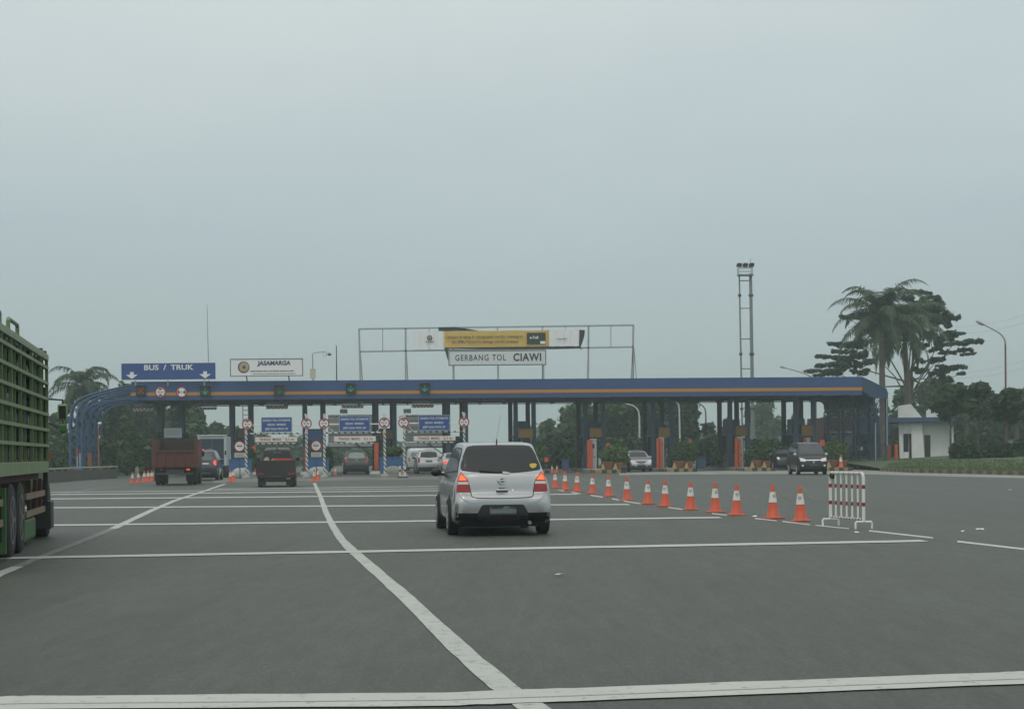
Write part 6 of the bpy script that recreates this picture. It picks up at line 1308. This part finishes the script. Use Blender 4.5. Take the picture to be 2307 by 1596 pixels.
# dark undergrowth along both sides
j = 0
place_l = ['behind the caged truck bumper', 'behind the low wall', 'right of the blue arches', 'behind the orange lamp post', 'right of the orange lamp post', 'left of the five cones', 'behind the five cones', 'left of the red tipper', 'behind the red tipper', 'behind the white box truck']
for i, x in enumerate(range(100, 450, 38)):
    bush('bushy undergrowth ' + place_l[i], x, 968 + rnd.uniform(-10, 12), 28, 128 + rnd.uniform(-6, 8), [leaf_b, leaf_c, leaf_b][i % 3], 1100, .26, i, 'undergrowth on the left')
for i, (x, w_) in enumerate(((480, 'beside the white box truck'), (560, 'behind the pickup left side'), (640, 'behind the pickup cab'), (740, 'beyond the middle lane'), (815, 'beyond the dark car'))):
    bush('distant blue green bush ' + w_, x, 1003, 46, 210, leaf_b, 800, .4, 20 + i, 'distant bushes')
for i, (x, w_) in enumerate(((1225, 'behind the near silver car'), (1265, 'behind the narrow blue bin'), (1300, 'left of the sixth booth'), (1375, 'behind the big clipped bush'), (1420, 'behind the silver hatchback'), (1460, 'right of the silver hatchback'), (1530, 'behind the broad blue bin'), (1590, 'beyond the broad blue bin'), (1640, 'left of the ninth booth'), (1705, 'left of the black van'), (1750, 'behind the dark blue car'), (1860, 'beside the maroon truck'), (1925, 'under the blue trusses'), (1975, 'left of the drain pipes'), (2010, 'left of the white office'))):
    bush('dark undergrowth ' + w_, x, 972 + rnd.uniform(-8, 12), 32, (152 if x < 1900 else 142) + rnd.uniform(-5, 6), leaf_a, 1100, .3, 40 + i, 'dark undergrowth on the right')
for i, (x, w_) in enumerate(((2165, 'just right of the white office wall'), (2195, 'below the dark verge trees'), (2230, 'left of the slim verge trunk'), (2262, 'behind the slim verge trunk'), (2298, 'near the right edge'), (2335, 'past the right edge'))):
    bush('low dark bush on the verge ' + w_, x, 988 + rnd.uniform(-10, 10), 27, 110 + rnd.uniform(-3, 3), leaf_a, 1300, .24, 70 + i, 'bushes on the verge', z0=.7)
# clipped bushes on the islands
CB = [('round clipped green bush in the blue planter by the third booth', 883, 1006, 22, 104, 1030, leaf_c), ('small bush behind the left no entry sign', 565, 1010, 12, 108, 1040, leaf_b), ('small dark bush beside the middle striped pole', 737, 1005, 12, 109, 1035, leaf_a), ('bright green bush beside the near silver car roof', 1215, 1003, 20, 122, 1050, leaf_c), ('dark round bush left of the cabinet beside the narrow blue bin', 1288, 1010, 17, 124, 1050, leaf_a),
      ('big green clipped bush left of the silver hatchback', 1384, 1001, 32, 118, 1052, leaf_c), ('round green clipped bush right of the silver hatchback', 1545, 990, 27, 123, 1052, leaf_c), ('dark flat bush behind the broad blue bin', 1603, 1012, 24, 126, 1050, leaf_a), ('round green clipped bush just left of the black van', 1732, 990, 26, 123, 1052, leaf_c), ('dark leafy bush left of the clipped bush by the black van', 1696, 1008, 20, 123, 1052, leaf_b), ('green clipped bush right of the black van', 1880, 992, 30, 125, 1052, leaf_c), ('spiky leafy plant on the island right of the silver hatchback', 1518, 1012, 17, 121, 1052, leaf_b)]
for i, (lb, x, yt, hw, Y, yb, m) in enumerate(CB):
    z0 = max(.2, P(x, yb, Y).z) if i == 0 else .2
    bush(lb, x, yt, hw, Y, m, 1300, .11, 90 + i, 'bushes planted on the islands', z0, 'clipped_bush', round_=(i != 11))
bush('yellow green leafy plant behind the low wall by the caged truck', 142, 1022, 15, 104, leaf_c, 500, .16, 5, 'plants behind the low wall'); bush('yellow green plant at the foot of the orange lamp post', 243, 1034, 14, 110, leaf_c, 400, .14, 6, 'plants behind the low wall')

# tiered shade tree on the right
YT = 152.0
def zt_(zx, zy): return (2700 + zx / 3.296) / 1.5054, (880 + zy / 3.296) / 1.5054
CLP = [(1390, 365, 130, 20), (1530, 420, 100, 22), (1600, 490, 95, 32), (1490, 560, 130, 38), (1620, 590, 80, 20), (1560, 650, 170, 45), (1740, 655, 110, 30), (1640, 720, 110, 35), (1450, 700, 130, 60), (1560, 775, 50, 18), (1820, 830, 170, 35), (2010, 908, 135, 26), (1760, 935, 150, 28), (1600, 870, 80, 30), (1900, 1010, 95, 20), (1890, 1058, 55, 15), (1600, 930, 60, 40), (1985, 1045, 32, 13), (1740, 1200, 140, 24), (1840, 1272, 55, 17), (1620, 1190, 65, 20), (1560, 1275, 85, 35), (1600, 1370, 130, 40), (1250, 430, 90, 35), (1330, 490, 110, 40), (1200, 560, 130, 60), (1000, 620, 140, 70), (820, 640, 120, 60), (590, 640, 110, 22), (430, 940, 80, 20), (550, 950, 135, 28), (520, 1020, 115, 25), (350, 1078, 160, 24), (520, 1092, 125, 20), (410, 1180, 190, 28), (300, 1245, 190, 24), (420, 1265, 145, 25), (240, 1292, 60, 12), (640, 1180, 120, 45), (720, 1060, 100, 60), (760, 930, 120, 50), (850, 780, 130, 60), (1000, 830, 150, 70), (1200, 760, 150, 70), (1330, 850, 110, 50), (1420, 960, 80, 40), (1480, 470, 110, 30), (1560, 540, 110, 30), (1450, 620, 120, 40), (1600, 680, 120, 30), (1500, 830, 110, 40), (1660, 890, 110, 30), (1560, 1000, 70, 30), (1640, 1240, 90, 30), (1480, 1120, 110, 36), (1400, 1230, 100, 36), (1580, 1110, 80, 26), (1700, 1030, 90, 24), (700, 1250, 110, 30), (800, 1140, 100, 36), (1700, 1330, 90, 40), (560, 1130, 120, 30), (480, 1230, 120, 24)]
tx_, ty_ = 2050, 880; base = P(tx_, 1040, YT); r = thing('shade_tree', 'wide tiered shade tree with flat layered branches behind the tall palms', 'tree', (base.x, YT, 0), 0); q = random.Random(4)
cl = []
for (zx, zy, hw, hh) in CLP:
    x, y = zt_(zx, zy); p = P(x, y, YT); k = YT / F / 4.962; dy = q.uniform(-3.2, 3.2); kk = (YT + dy) / YT
    cl.append(((p.x) * kk - base.x, dy, CAMH + (p.z - CAMH) * kk, hw * k, hw * k * .8, hh * k))
sub = []; 
for c_ in cl:       # break every tier into ragged tufts
    for i in range(9): sub.append((c_[0] + c_[3] * q.uniform(-.85, .85), c_[1] + c_[4] * q.uniform(-.7, .7), c_[2] + c_[5] * q.uniform(-.6, .5), c_[3] * q.uniform(.2, .5), c_[4] * q.uniform(.25, .4), c_[5] * q.uniform(.5, 1.15)))
V, Q = leaf_cloud(sub, 62000, .135, 77, flat=.6, shell=.1); fast_mesh('crown', V, Q, leaf_t, r)
b = MB(); t0 = P(2050, 905, YT); z0 = t0.z; b.tube([(0, 0, 0), (.1, 0, z0 * .5), (-.05, 0, z0), (.3, 0, z0 + 2.2)], .34, 10, .2)
for i, c_ in enumerate(cl):
    if i % 4 == 0 or i in (11, 19): b.tube([(q.uniform(-.2, .2), 0, z0 + q.uniform(-.6, 2.4)), (c_[0] * q.uniform(.3, .5), c_[1] * .4, z0 + (c_[2] - z0) * q.uniform(.35, .7) + .25), (c_[0], c_[1], c_[2] - c_[5] * .2)], .085, 6, .02)
b.build('trunk', bark, r, True)

# palms
def palm(label, cxp, cyp, bxp, Y, flen, n, seed, name='royal_palm', trunk_r=.26, group='tall palms', leafm=leaf_p, droop=1.0):
    q = random.Random(seed); c = P(cxp, cyp, Y); bx_ = P(bxp, 1000, Y).x; r = thing(name, label, 'palm', (bx_, Y, 0), 0, group); ox = c.x - bx_; H = c.z
    b = MB(); pts = [(0, 0, 0), (ox * .2, 0, H * .3), (ox * .5, 0, H * .6), (ox * .85, 0, H * .88)]; b.tube(pts, trunk_r * 1.15, 12, trunk_r * .8)
    for k in range(20):
        t = k / 20 * 2.9; i = int(t); f = t - i; p = Vector(pts[i]).lerp(Vector(pts[i + 1]), f); rr = trunk_r * (1.15 - .35 * k / 20) + .012; b.lathe([(rr - .02, -.02), (rr, 0), (rr - .02, .02)], 12, p)
    b.build('trunk', palm_bark, r, True)
    b = MB(); b.tube([(ox * .85, 0, H * .88), (ox * .97, 0, H * .97), (ox, 0, H + .35)], trunk_r * .72, 10, trunk_r * .3); b.build('crownshaft', mat('crownshaft_green', (.07, .085, .045), .5, .2, 3), r, True)
    V = []; Qf = []; rb = MB()
    for i in range(n):
        az = 2 * math.pi * i * .381966 + q.uniform(-.2, .2); u = i / (n - 1); el = R(84 - 112 * u + q.uniform(-8, 8)); L = flen * q.uniform(.85, 1.1) * (.75 if u < .12 else 1)
        h = Vector((math.cos(az), math.sin(az), 0)); p = Vector((ox, 0, H + .25 - .35 * u)); N = 26; e = el; prev = p.copy(); ribs = [p.copy()]; twist = q.uniform(-.4, .4)
        for k in range(N):
            ds = L / N; d = h * math.cos(e) + Vector((0, 0, math.sin(e))); p = p + d * ds; e -= droop * (1.5 + 1.2 * (1 - u)) / N * (0.4 + 1.5 * k / N); e = max(e, -1.45); ribs.append(p.copy())
            if k < 2: continue
            side = d.cross(Vector((0, 0, 1)));
            if side.length < .1: side = Vector((-h.y, h.x, 0))
            side.normalize(); up = side.cross(d).normalized(); ll = flen * .17 * math.sin(math.pi * min(1, (k + 2) / (N + 1)) ** .75) + .10
            for s in (-1, 1):
                for rep in (0, .33, .66):
                    hang = q.uniform(.15, .95); ld = (side * s * 1.0 + d * .55 + up * q.uniform(-.1, .45) - Vector((0, 0, 1)) * hang).normalized(); o = p - d * ds * rep; l1 = ll * q.uniform(.75, 1.15)
                    wv = ld.cross(up).normalized() * .027; mid = o + ld * l1 * .55; tip = mid + (ld - Vector((0, 0, .75))).normalized() * l1 * .5; k0 = len(V)
                    V += [o - wv, o + wv, mid + wv * 1.1, mid - wv * 1.1, tip + wv * .2, tip - wv * .2]; Qf += [(k0, k0 + 1, k0 + 2, k0 + 3), (k0 + 3, k0 + 2, k0 + 4, k0 + 5)]
        rb.tube(ribs[::3] + [ribs[-1]], .035, 5, .008)
    fast_mesh('fronds', np.array([tuple(v) for v in V]), np.array(Qf), leafm, r); rb.build('frond_stems', MATS['crownshaft_green'], r, True)
palm('tallest palm with a spear leaf, left of the pair beside the white office', 1985, 712, 1990, 138, 5.3, 30, 3, droop=.78)
palm('second tall palm, a little lower and right of the tallest one', 2036, 738, 2052, 143, 5.0, 28, 8, droop=.85)
b = MB(); p = P(1990, 712, 138)
palm('hazy drooping palm behind the blue arches on the far left', 187, 872, 196, 156, 4.5, 26, 14, trunk_r=.22, group='palms on the left')
palm('low shaggy palm between the white office and the tall lamp', 2176, 905, 2178, 132, 2.2, 18, 21, 'low_palm', .18, 'low palms on the verge')
palm('low shaggy palm beside the slim verge trunk', 2290, 912, 2290, 128, 2.1, 18, 25, 'low_palm', .18, 'low palms on the verge')

# distant wood closing the horizon
g = np.random.default_rng(5); cl = []
for x in list(np.arange(-400, 910, 20)) + list(np.arange(1190, 2800, 20)):
    Y = 420 + g.uniform(-30, 40); yt = 985 + g.uniform(-8, 10) if x < 700 else (1000 + g.uniform(-4, 6) if x < 950 else 965 + g.uniform(-14, 14)); p = P(x, yt, Y); cl.append((p.x, Y, p.z * .55, 4.0, 4.0, p.z * .5))
V, Q = leaf_cloud(cl, 16000, .95, 9, shell=.3); V[:, 2] = np.maximum(V[:, 2], .0)
tag(fast_mesh('distant_wood', V, Q, leaf_b), 'far hazy wood along the horizon behind the toll gates', 'wood', kind='stuff')

# ================================================================== BUILDINGS, LAMPS, WALLS
YO = 127.0; ko = YO / F; c = P(2088, 1045, YO); r = thing('office', 'small white office with sloping pillars and a blue roof band, right of the canopy', 'building', (c.x, YO, .32), R(-13.6))
def ox(x): return (P(x, 1000, YO).x - c.x)
def oz(y, x=2088): return P(x, y, YO).z - .32
zf = oz(950); zfa = oz(939.5)
b = MB(); b.box(ox(2077), ox(2147), .55, 4.5, 0, zf); b.box(ox(2030), ox(2077) - .002, .9, 4.5, 0, zf); b.build('wall', wall_white, r)
def pillar(xb0, xb1, xt0, xt1, ztop, d0, d1, nm='pillar'):
    b = MB(); b.add([(ox(xb0), d0, 0), (ox(xb1), d0, 0), (ox(xb1), d1, 0), (ox(xb0), d1, 0), (ox(xt0), d0 + .25, ztop), (ox(xt1), d0 + .25, ztop), (ox(xt1), d1, ztop), (ox(xt0), d1, ztop)], [(0, 3, 2, 1), (4, 5, 6, 7), (0, 1, 5, 4), (1, 2, 6, 5), (2, 3, 7, 6), (3, 0, 4, 7)]); return b.build(nm, wall_white, r, bevel=.01)
pillar(2055, 2083.5, 2054, 2077.8, zf, -.25, .898); pillar(2142.5, 2150.5, 2138, 2142.5, zf, -.2, 4.4); pillar(2028.5, 2037, 2026, 2036, zf, -.1, .898)
pillar(2037.1, 2048.5, 2036.1, 2048, oz(1017), .05, .80, 'window_sill_wall'); b = MB(); b.box(ox(2036), ox(2056), .05, .895, oz(975.5), zf - .001); b.build('lintel', wall_white, r)
b = MB(); b.box(ox(2037), ox(2047.5), .82, .895, oz(1017), oz(976)); w1 = b.build('window', glass, r); b = MB(); b.box(ox(2047.6), ox(2049.2), .76, .89, 0, oz(976)); b.build('mullion', wall_white, r); b = MB(); b.box(ox(2049.3), ox(2055), .82, .89, .02, oz(976)); b.build('door', mat('door_dark', (.03, .035, .036), .5, .2), r)
b = MB(); b.box(ox(2083.2), ox(2096), .50, .545, .03, oz(979)); b.build('door', MATS['door_dark'], r)
b = MB(); b.box(ox(2004), ox(2152), -.5, 4.8, zf + .001, zfa); b.build('roof_band', mat('office_blue', (.05, .085, .17), .55, .15, 1), r, bevel=.02)
b = MB(); b.add([(ox(2025.3), -.2, zfa + .002), (ox(2078), -.2, zfa + .002), (ox(2053.5), -.2, oz(908.8)), (ox(2025.3), -.2, oz(913)), (ox(2025.3), .1, zfa + .002), (ox(2078), .1, zfa + .002), (ox(2053.5), .1, oz(908.8)), (ox(2025.3), .1, oz(913))], [(0, 1, 2, 3), (7, 6, 5, 4), (0, 4, 5, 1), (1, 5, 6, 2), (2, 6, 7, 3), (3, 7, 4, 0)]); b.build('parapet', wall_white, r)
b = MB(); b.add([(ox(2087), -.1, zfa + .002), (ox(2128), -.1, zfa + .002), (ox(2098.5), -.1, oz(915)), (ox(2087), -.1, oz(926)), (ox(2087), .2, zfa + .002), (ox(2128), .2, zfa + .002), (ox(2098.5), .2, oz(915)), (ox(2087), .2, oz(926))], [(0, 1, 2, 3), (7, 6, 5, 4), (0, 4, 5, 1), (1, 5, 6, 2), (2, 6, 7, 3), (3, 7, 4, 0)]); b.build('parapet', wall_white, r)
b = MB(); b.box(ox(2012), ox(2100), -1.6, .9, -.3, -.002); b.box(ox(2012), ox(2155), .9, 5, -.32, -.004); b.build('plinth', concrete, r)
post_box(2026 - 8.5, 2026 - 2.5, 1000, 1044, 121, 'orange guard post between the canopy end and the white office'); post_box(2001, 2008, 1002, 1048, 122, 'dull orange guard post at the foot of the drain pipe', mat('orange_dull', (.22, .06, .03), .6, .2))
YK = 142.0; c = P(1955, 1045, YK); r = thing('office', 'dark navy building behind the canopy right end trusses', 'building', (c.x, YK, 0), 0); kx2 = YK / F
b = MB(); b.box(-42 * kx2, 50 * kx2, 0, 6, 0, P(1955, 978, YK).z); b.build('wall', mat('wall_navy_dark', (.028, .040, .062), .7, .2, 1), r); b = MB(); b.box(-46 * kx2, 52 * kx2, -.5, 6.2, P(1955, 977.9, YK).z, P(1955, 943, YK).z); b.build('roof_band', mat('office_blue_dark', (.03, .055, .12), .6, .15, 1), r)
b = MB(); b.box(-20 * kx2, 10 * kx2, -.02, -.002, .9, 2.3); b.build('window', glass, r)

# flood light tower
YF = 162.0; kf = YF / F; c = P(1683, 1040, YF); r = thing('floodlight_tower', 'tall two legged floodlight tower with three lamps above the canopy', 'light tower', (c.x, YF, 0), 0)
def fx(x, y): return P(x, y, YF).x - c.x
def fz(y): return P(1683, y, YF).z
b1x, b2x, t1x, t2x = fx(1670, 850), fx(1694.5, 850), fx(1665.5, 618), fx(1691, 618)
s1 = (t1x - b1x) / (fz(618) - fz(850)); zz0, zz1 = 0, fz(616)
LX = lambda z: b1x + s1 * (z - fz(850)); s2 = (t2x - b2x) / (fz(618) - fz(850)); RX = lambda z: b2x + s2 * (z - fz(850))
b = MB(); b.cyl((LX(0), 0, 0), (LX(zz1), 0, zz1), .10, .075, 8); b.build('leg', mat('tower_grey', (.20, .22, .21), .6, .15, 2), r, True); b = MB(); b.cyl((RX(0), 0, 0), (RX(zz1), 0, zz1), .19, .15, 8); b.build('leg', MATS['tower_grey'], r, True)
for y in (632, 694, 763, 830, 892, 955):
    z = fz(y); b = MB(); b.cyl((LX(z), 0, z), (RX(z), 0, z), .05, n=6); b.build('crosspiece', MATS['tower_grey'], r)
for y in (665, 797, 920):
    z = fz(y); b = MB(); b.lathe([(.15, -.12), (.17, 0), (.15, .12)], 8, (LX(z), 0, z)); b.build('collar', dark_metal, r); b = MB(); b.lathe([(.22, -.12), (.25, 0), (.22, .12)], 8, (RX(z), 0, z)); b.build('collar', dark_metal, r)
b = MB(); z = fz(619); b.box(fx(1662, 619), fx(1696.5, 619), -.5, .5, z - .08, z + .04); b.build('platform', MATS['tower_grey'], r)
b = MB()
for x0 in (1663, 1694):
    for yy in (-.45, .45): b.cyl((fx(x0, 610), yy, z), (fx(x0, 600), yy, fz(603)), .035, n=6)
for yy in (-.45, .45): b.cyl((fx(1663, 603), yy, fz(603)), (fx(1694, 603), yy, fz(603)), .035, n=6); b.cyl((fx(1663, 611), yy, fz(611)), (fx(1694, 611), yy, fz(611)), .02, n=6)
b.build('railing', galv, r)
for x in (1664.5, 1678, 1692):
    b = MB(); b.add([(fx(x - 5.5, 596) , -.55, fz(600)), (fx(x + 5.5, 596), -.55, fz(600)), (fx(x + 5.5, 596), .1, fz(601)), (fx(x - 5.5, 596), .1, fz(601)), (fx(x - 5, 596), -.75, fz(594)), (fx(x + 5, 596), -.75, fz(594)), (fx(x + 5, 596), .15, fz(595)), (fx(x - 5, 596), .15, fz(595))], [(0, 3, 2, 1), (4, 5, 6, 7), (0, 1, 5, 4), (1, 2, 6, 5), (2, 3, 7, 6), (3, 0, 4, 7)]); lo_ = b.build('flood_lamp', dark_metal, r)
    b = MB(); b.cyl((fx(x, 603), -.2, fz(600)), (fx(x, 603), -.2, fz(604)), .03, n=6); b.build('lamp_bracket', dark_metal, lo_)
b = MB(); b.cyl((fx(1692, 600), .3, fz(603)), (fx(1691.5, 580), .3, fz(581)), .03, .015, 6); b.build('lightning_rod', dark_metal, r)
# street lamps
def street_lamp(label, pts, Y, m, rad=.07, head=True, hs=1.0, split=None):
    w3 = [P(x, y, Y) for x, y in pts]; b0 = Vector((w3[0].x, Y, 0)); r = thing('street_lamp', label, 'street lamp', b0, 0, 'street lamps'); l = [p - b0 for p in w3]
    b = MB(); b.tube([Vector((0, 0, 0))] + l[:2], rad, 8, rad * .8); b.build('pole', m, r, True)
    # round the arm
    A_ = cat_rom([tuple(p) for p in l[1:]], 14) if len(l) > 2 else [tuple(p) for p in l]
    b = MB(); b.tube([tuple(p) for p in A_], rad * .75, 8, rad * .5); b.build('arm', m if split is None else split, r, True)
    if head:
        e = Vector(A_[-1]); d = (e - Vector(A_[-3])).normalized(); b = MB(); b.ball((0, 0, 0), .42 * hs, .15 * hs, .13 * hs, 12, 8); o = b.build('lamp_head', mat('lamp_head_grey', (.33, .35, .35), .4, .1), r, True, loc=e + d * .3 * hs); o.rotation_euler = (0, -math.atan2(d.z, d.x), 0)
rusty = mat('pole_rusty', (.16, .075, .07), .6, .25, 2); white_pole = mat('pole_white', (.55, .58, .57), .5, .08, 2)
street_lamp('tall street lamp with a rusty pole standing alone near the right edge', [(2266, 900), (2265, 775), (2263, 764), (2254, 752), (2240, 743), (2216, 731)], 125, rusty, .085, True, .9, grey_metal)
street_lamp('street lamp arm reaching over the canopy roof left of the palms', [(1838, 880), (1836, 858), (1828, 849), (1812, 841), (1790, 834), (1768, 828)], 155, grey_metal, .08, True, .7)
street_lamp('white curved street lamp seen under the canopy left of the silver hatchback', [(1441, 1000), (1440.5, 940), (1438, 925), (1429, 915), (1415, 910), (1402, 906.5)], 165, white_pole, .10, True, .8)
street_lamp('white street lamp partly hidden by the columns left of the silver hatchback', [(1352, 1000), (1352, 950), (1348, 938), (1337, 929), (1325, 925), (1315, 923)], 210, white_pole, .09, True, .8)
street_lamp('white street lamp pole under the canopy right of the silver hatchback', [(1532, 1000), (1530.5, 925), (1529, 912), (1522, 904), (1510, 899), (1498, 897)], 168, white_pole, .10, True, .8)
street_lamp('dark street lamp in the sky gap under the canopy', [(1591, 1010), (1590, 932), (1588, 920), (1581, 912), (1570, 907), (1560, 905)], 190, dark_metal, .11, True, .8)
p = P(222.5, 1060, 108); r = thing('post_lamp', 'slim orange post with a small white lamp, right of the blue arches', 'lamp post', (p.x, 108, 0), 0)
b = MB(); b.cyl((0, 0, 0), (0, 0, P(222.5, 962, 108).z), .05, .04, 8); b.build('post', rusty if False else mat('post_orange_brown', (.26, .10, .035), .6, .2, 3), r, True); b = MB(); b.ball((.09, 0, P(222.5, 953.5, 108).z), .14, .12, .10, 12, 8); b.cyl((0, 0, P(222.5, 962, 108).z), (.06, 0, P(222.5, 955, 108).z), .03, n=6); b.build('lamp_head', lamp_clear, r, True)
# low concrete wall with rail on the left
wp = [G(40, 1093), G(122, 1086.5), G(182, 1081), G(263, 1076.5)]
r = thing('low_wall', 'low dark concrete wall with a pale rail below the blue arches', 'wall', wp[0], 0); b = MB()
for a, c_ in zip(wp[:-1], wp[1:]):
    a = a - wp[0]; c_ = c_ - wp[0]; b.add([(a.x, a.y, 0), (c_.x, c_.y, 0), (c_.x, c_.y + .3, 0), (a.x, a.y + .3, 0), (a.x, a.y + .05, .62), (c_.x, c_.y + .05, .62), (c_.x, c_.y + .25, .62), (a.x, a.y + .25, .62)], [(0, 3, 2, 1), (4, 5, 6, 7), (0, 1, 5, 4), (1, 2, 6, 5), (2, 3, 7, 6), (3, 0, 4, 7)])
b.build('wall', mat('wall_dark_concrete', (.085, .088, .078), .8, .25, .8), r); b = MB(); b.tube([p - wp[0] + Vector((0, .15, .74)) for p in wp], .05, 8); b.build('rail', concrete, r, True)
b = MB()
for i in range(13):
    t = i / 12 * 3; k = min(int(t), 2); p = wp[k].lerp(wp[k + 1], t - k) - wp[0]; b.box(p.x - .04, p.x + .04, p.y + .1, p.y + .2, .621, .72)
b.build('rail_posts', concrete, r)
# blue beam behind the caged truck's mirror
c = P(120, 940, 150); r = thing('overhead_beam', 'blue and white horizontal beam behind the green mirror', 'beam', (c.x, 150, 0), 0); k = 150 / F
b = MB(); b.box(-60 * k, 45 * k, 0, .3, c.z - .32, c.z + .10); b.build('blue_beam', sign_blue, r); b = MB(); b.box(-60 * k, 45 * k, -.02, .3, c.z + .102, c.z + .26); b.build('white_edge', sign_white, r)
for x in (-50, 40):
    b = MB(); b.cyl((x * k, .15, 0), (x * k, .15, c.z - .3), .1, n=8); b.build('post', booth_blue, r)
for (x, yt, lb, m) in ((174.5, 1009, 'thin red topped marker post under the blue arches', 0), (180.5, 1020, 'thin grey marker post right of the red topped one', 1)):
    p = P(x, 1055, 106); r = thing('marker_post', lb, 'post', (p.x, 106, 0), 0, 'marker posts'); h = P(x, yt, 106).z; b = MB(); b.cyl((0, 0, 0), (0, 0, h - .5), .045, n=8); b.build('shaft', galv, r); b = MB(); b.cyl((0, 0, h - .499), (0, 0, h), .055, n=8); b.build('cap', sign_red if m == 0 else galv, r)
post_box(198, 206, 1020, 1054, 110, 'brown orange guard post at the foot of the blue arches', mat('orange_brown', (.22, .07, .03), .6, .2))
# power lines on the right
for i, (x0, y0, x1, y1) in enumerate(((2150, 737, 2420, 665), (2150, 752, 2420, 684), (2140, 842, 2420, 768), (2130, 852, 2420, 792))):
    a = P(x0, y0, 260); c_ = P(x1, y1, 200); b = MB(); b.tube([a.lerp(c_, t / 10) - Vector((0, 0, .9 * math.sin(math.pi * t / 10))) for t in range(11)], .010, 5)
    tag(b.build('power_line', mat('wire', (.12, .12, .12), .6), None), ('highest', 'second highest', 'third', 'lowest')[i] + ' thin power line crossing the sky at the right', 'power line', 'power lines')
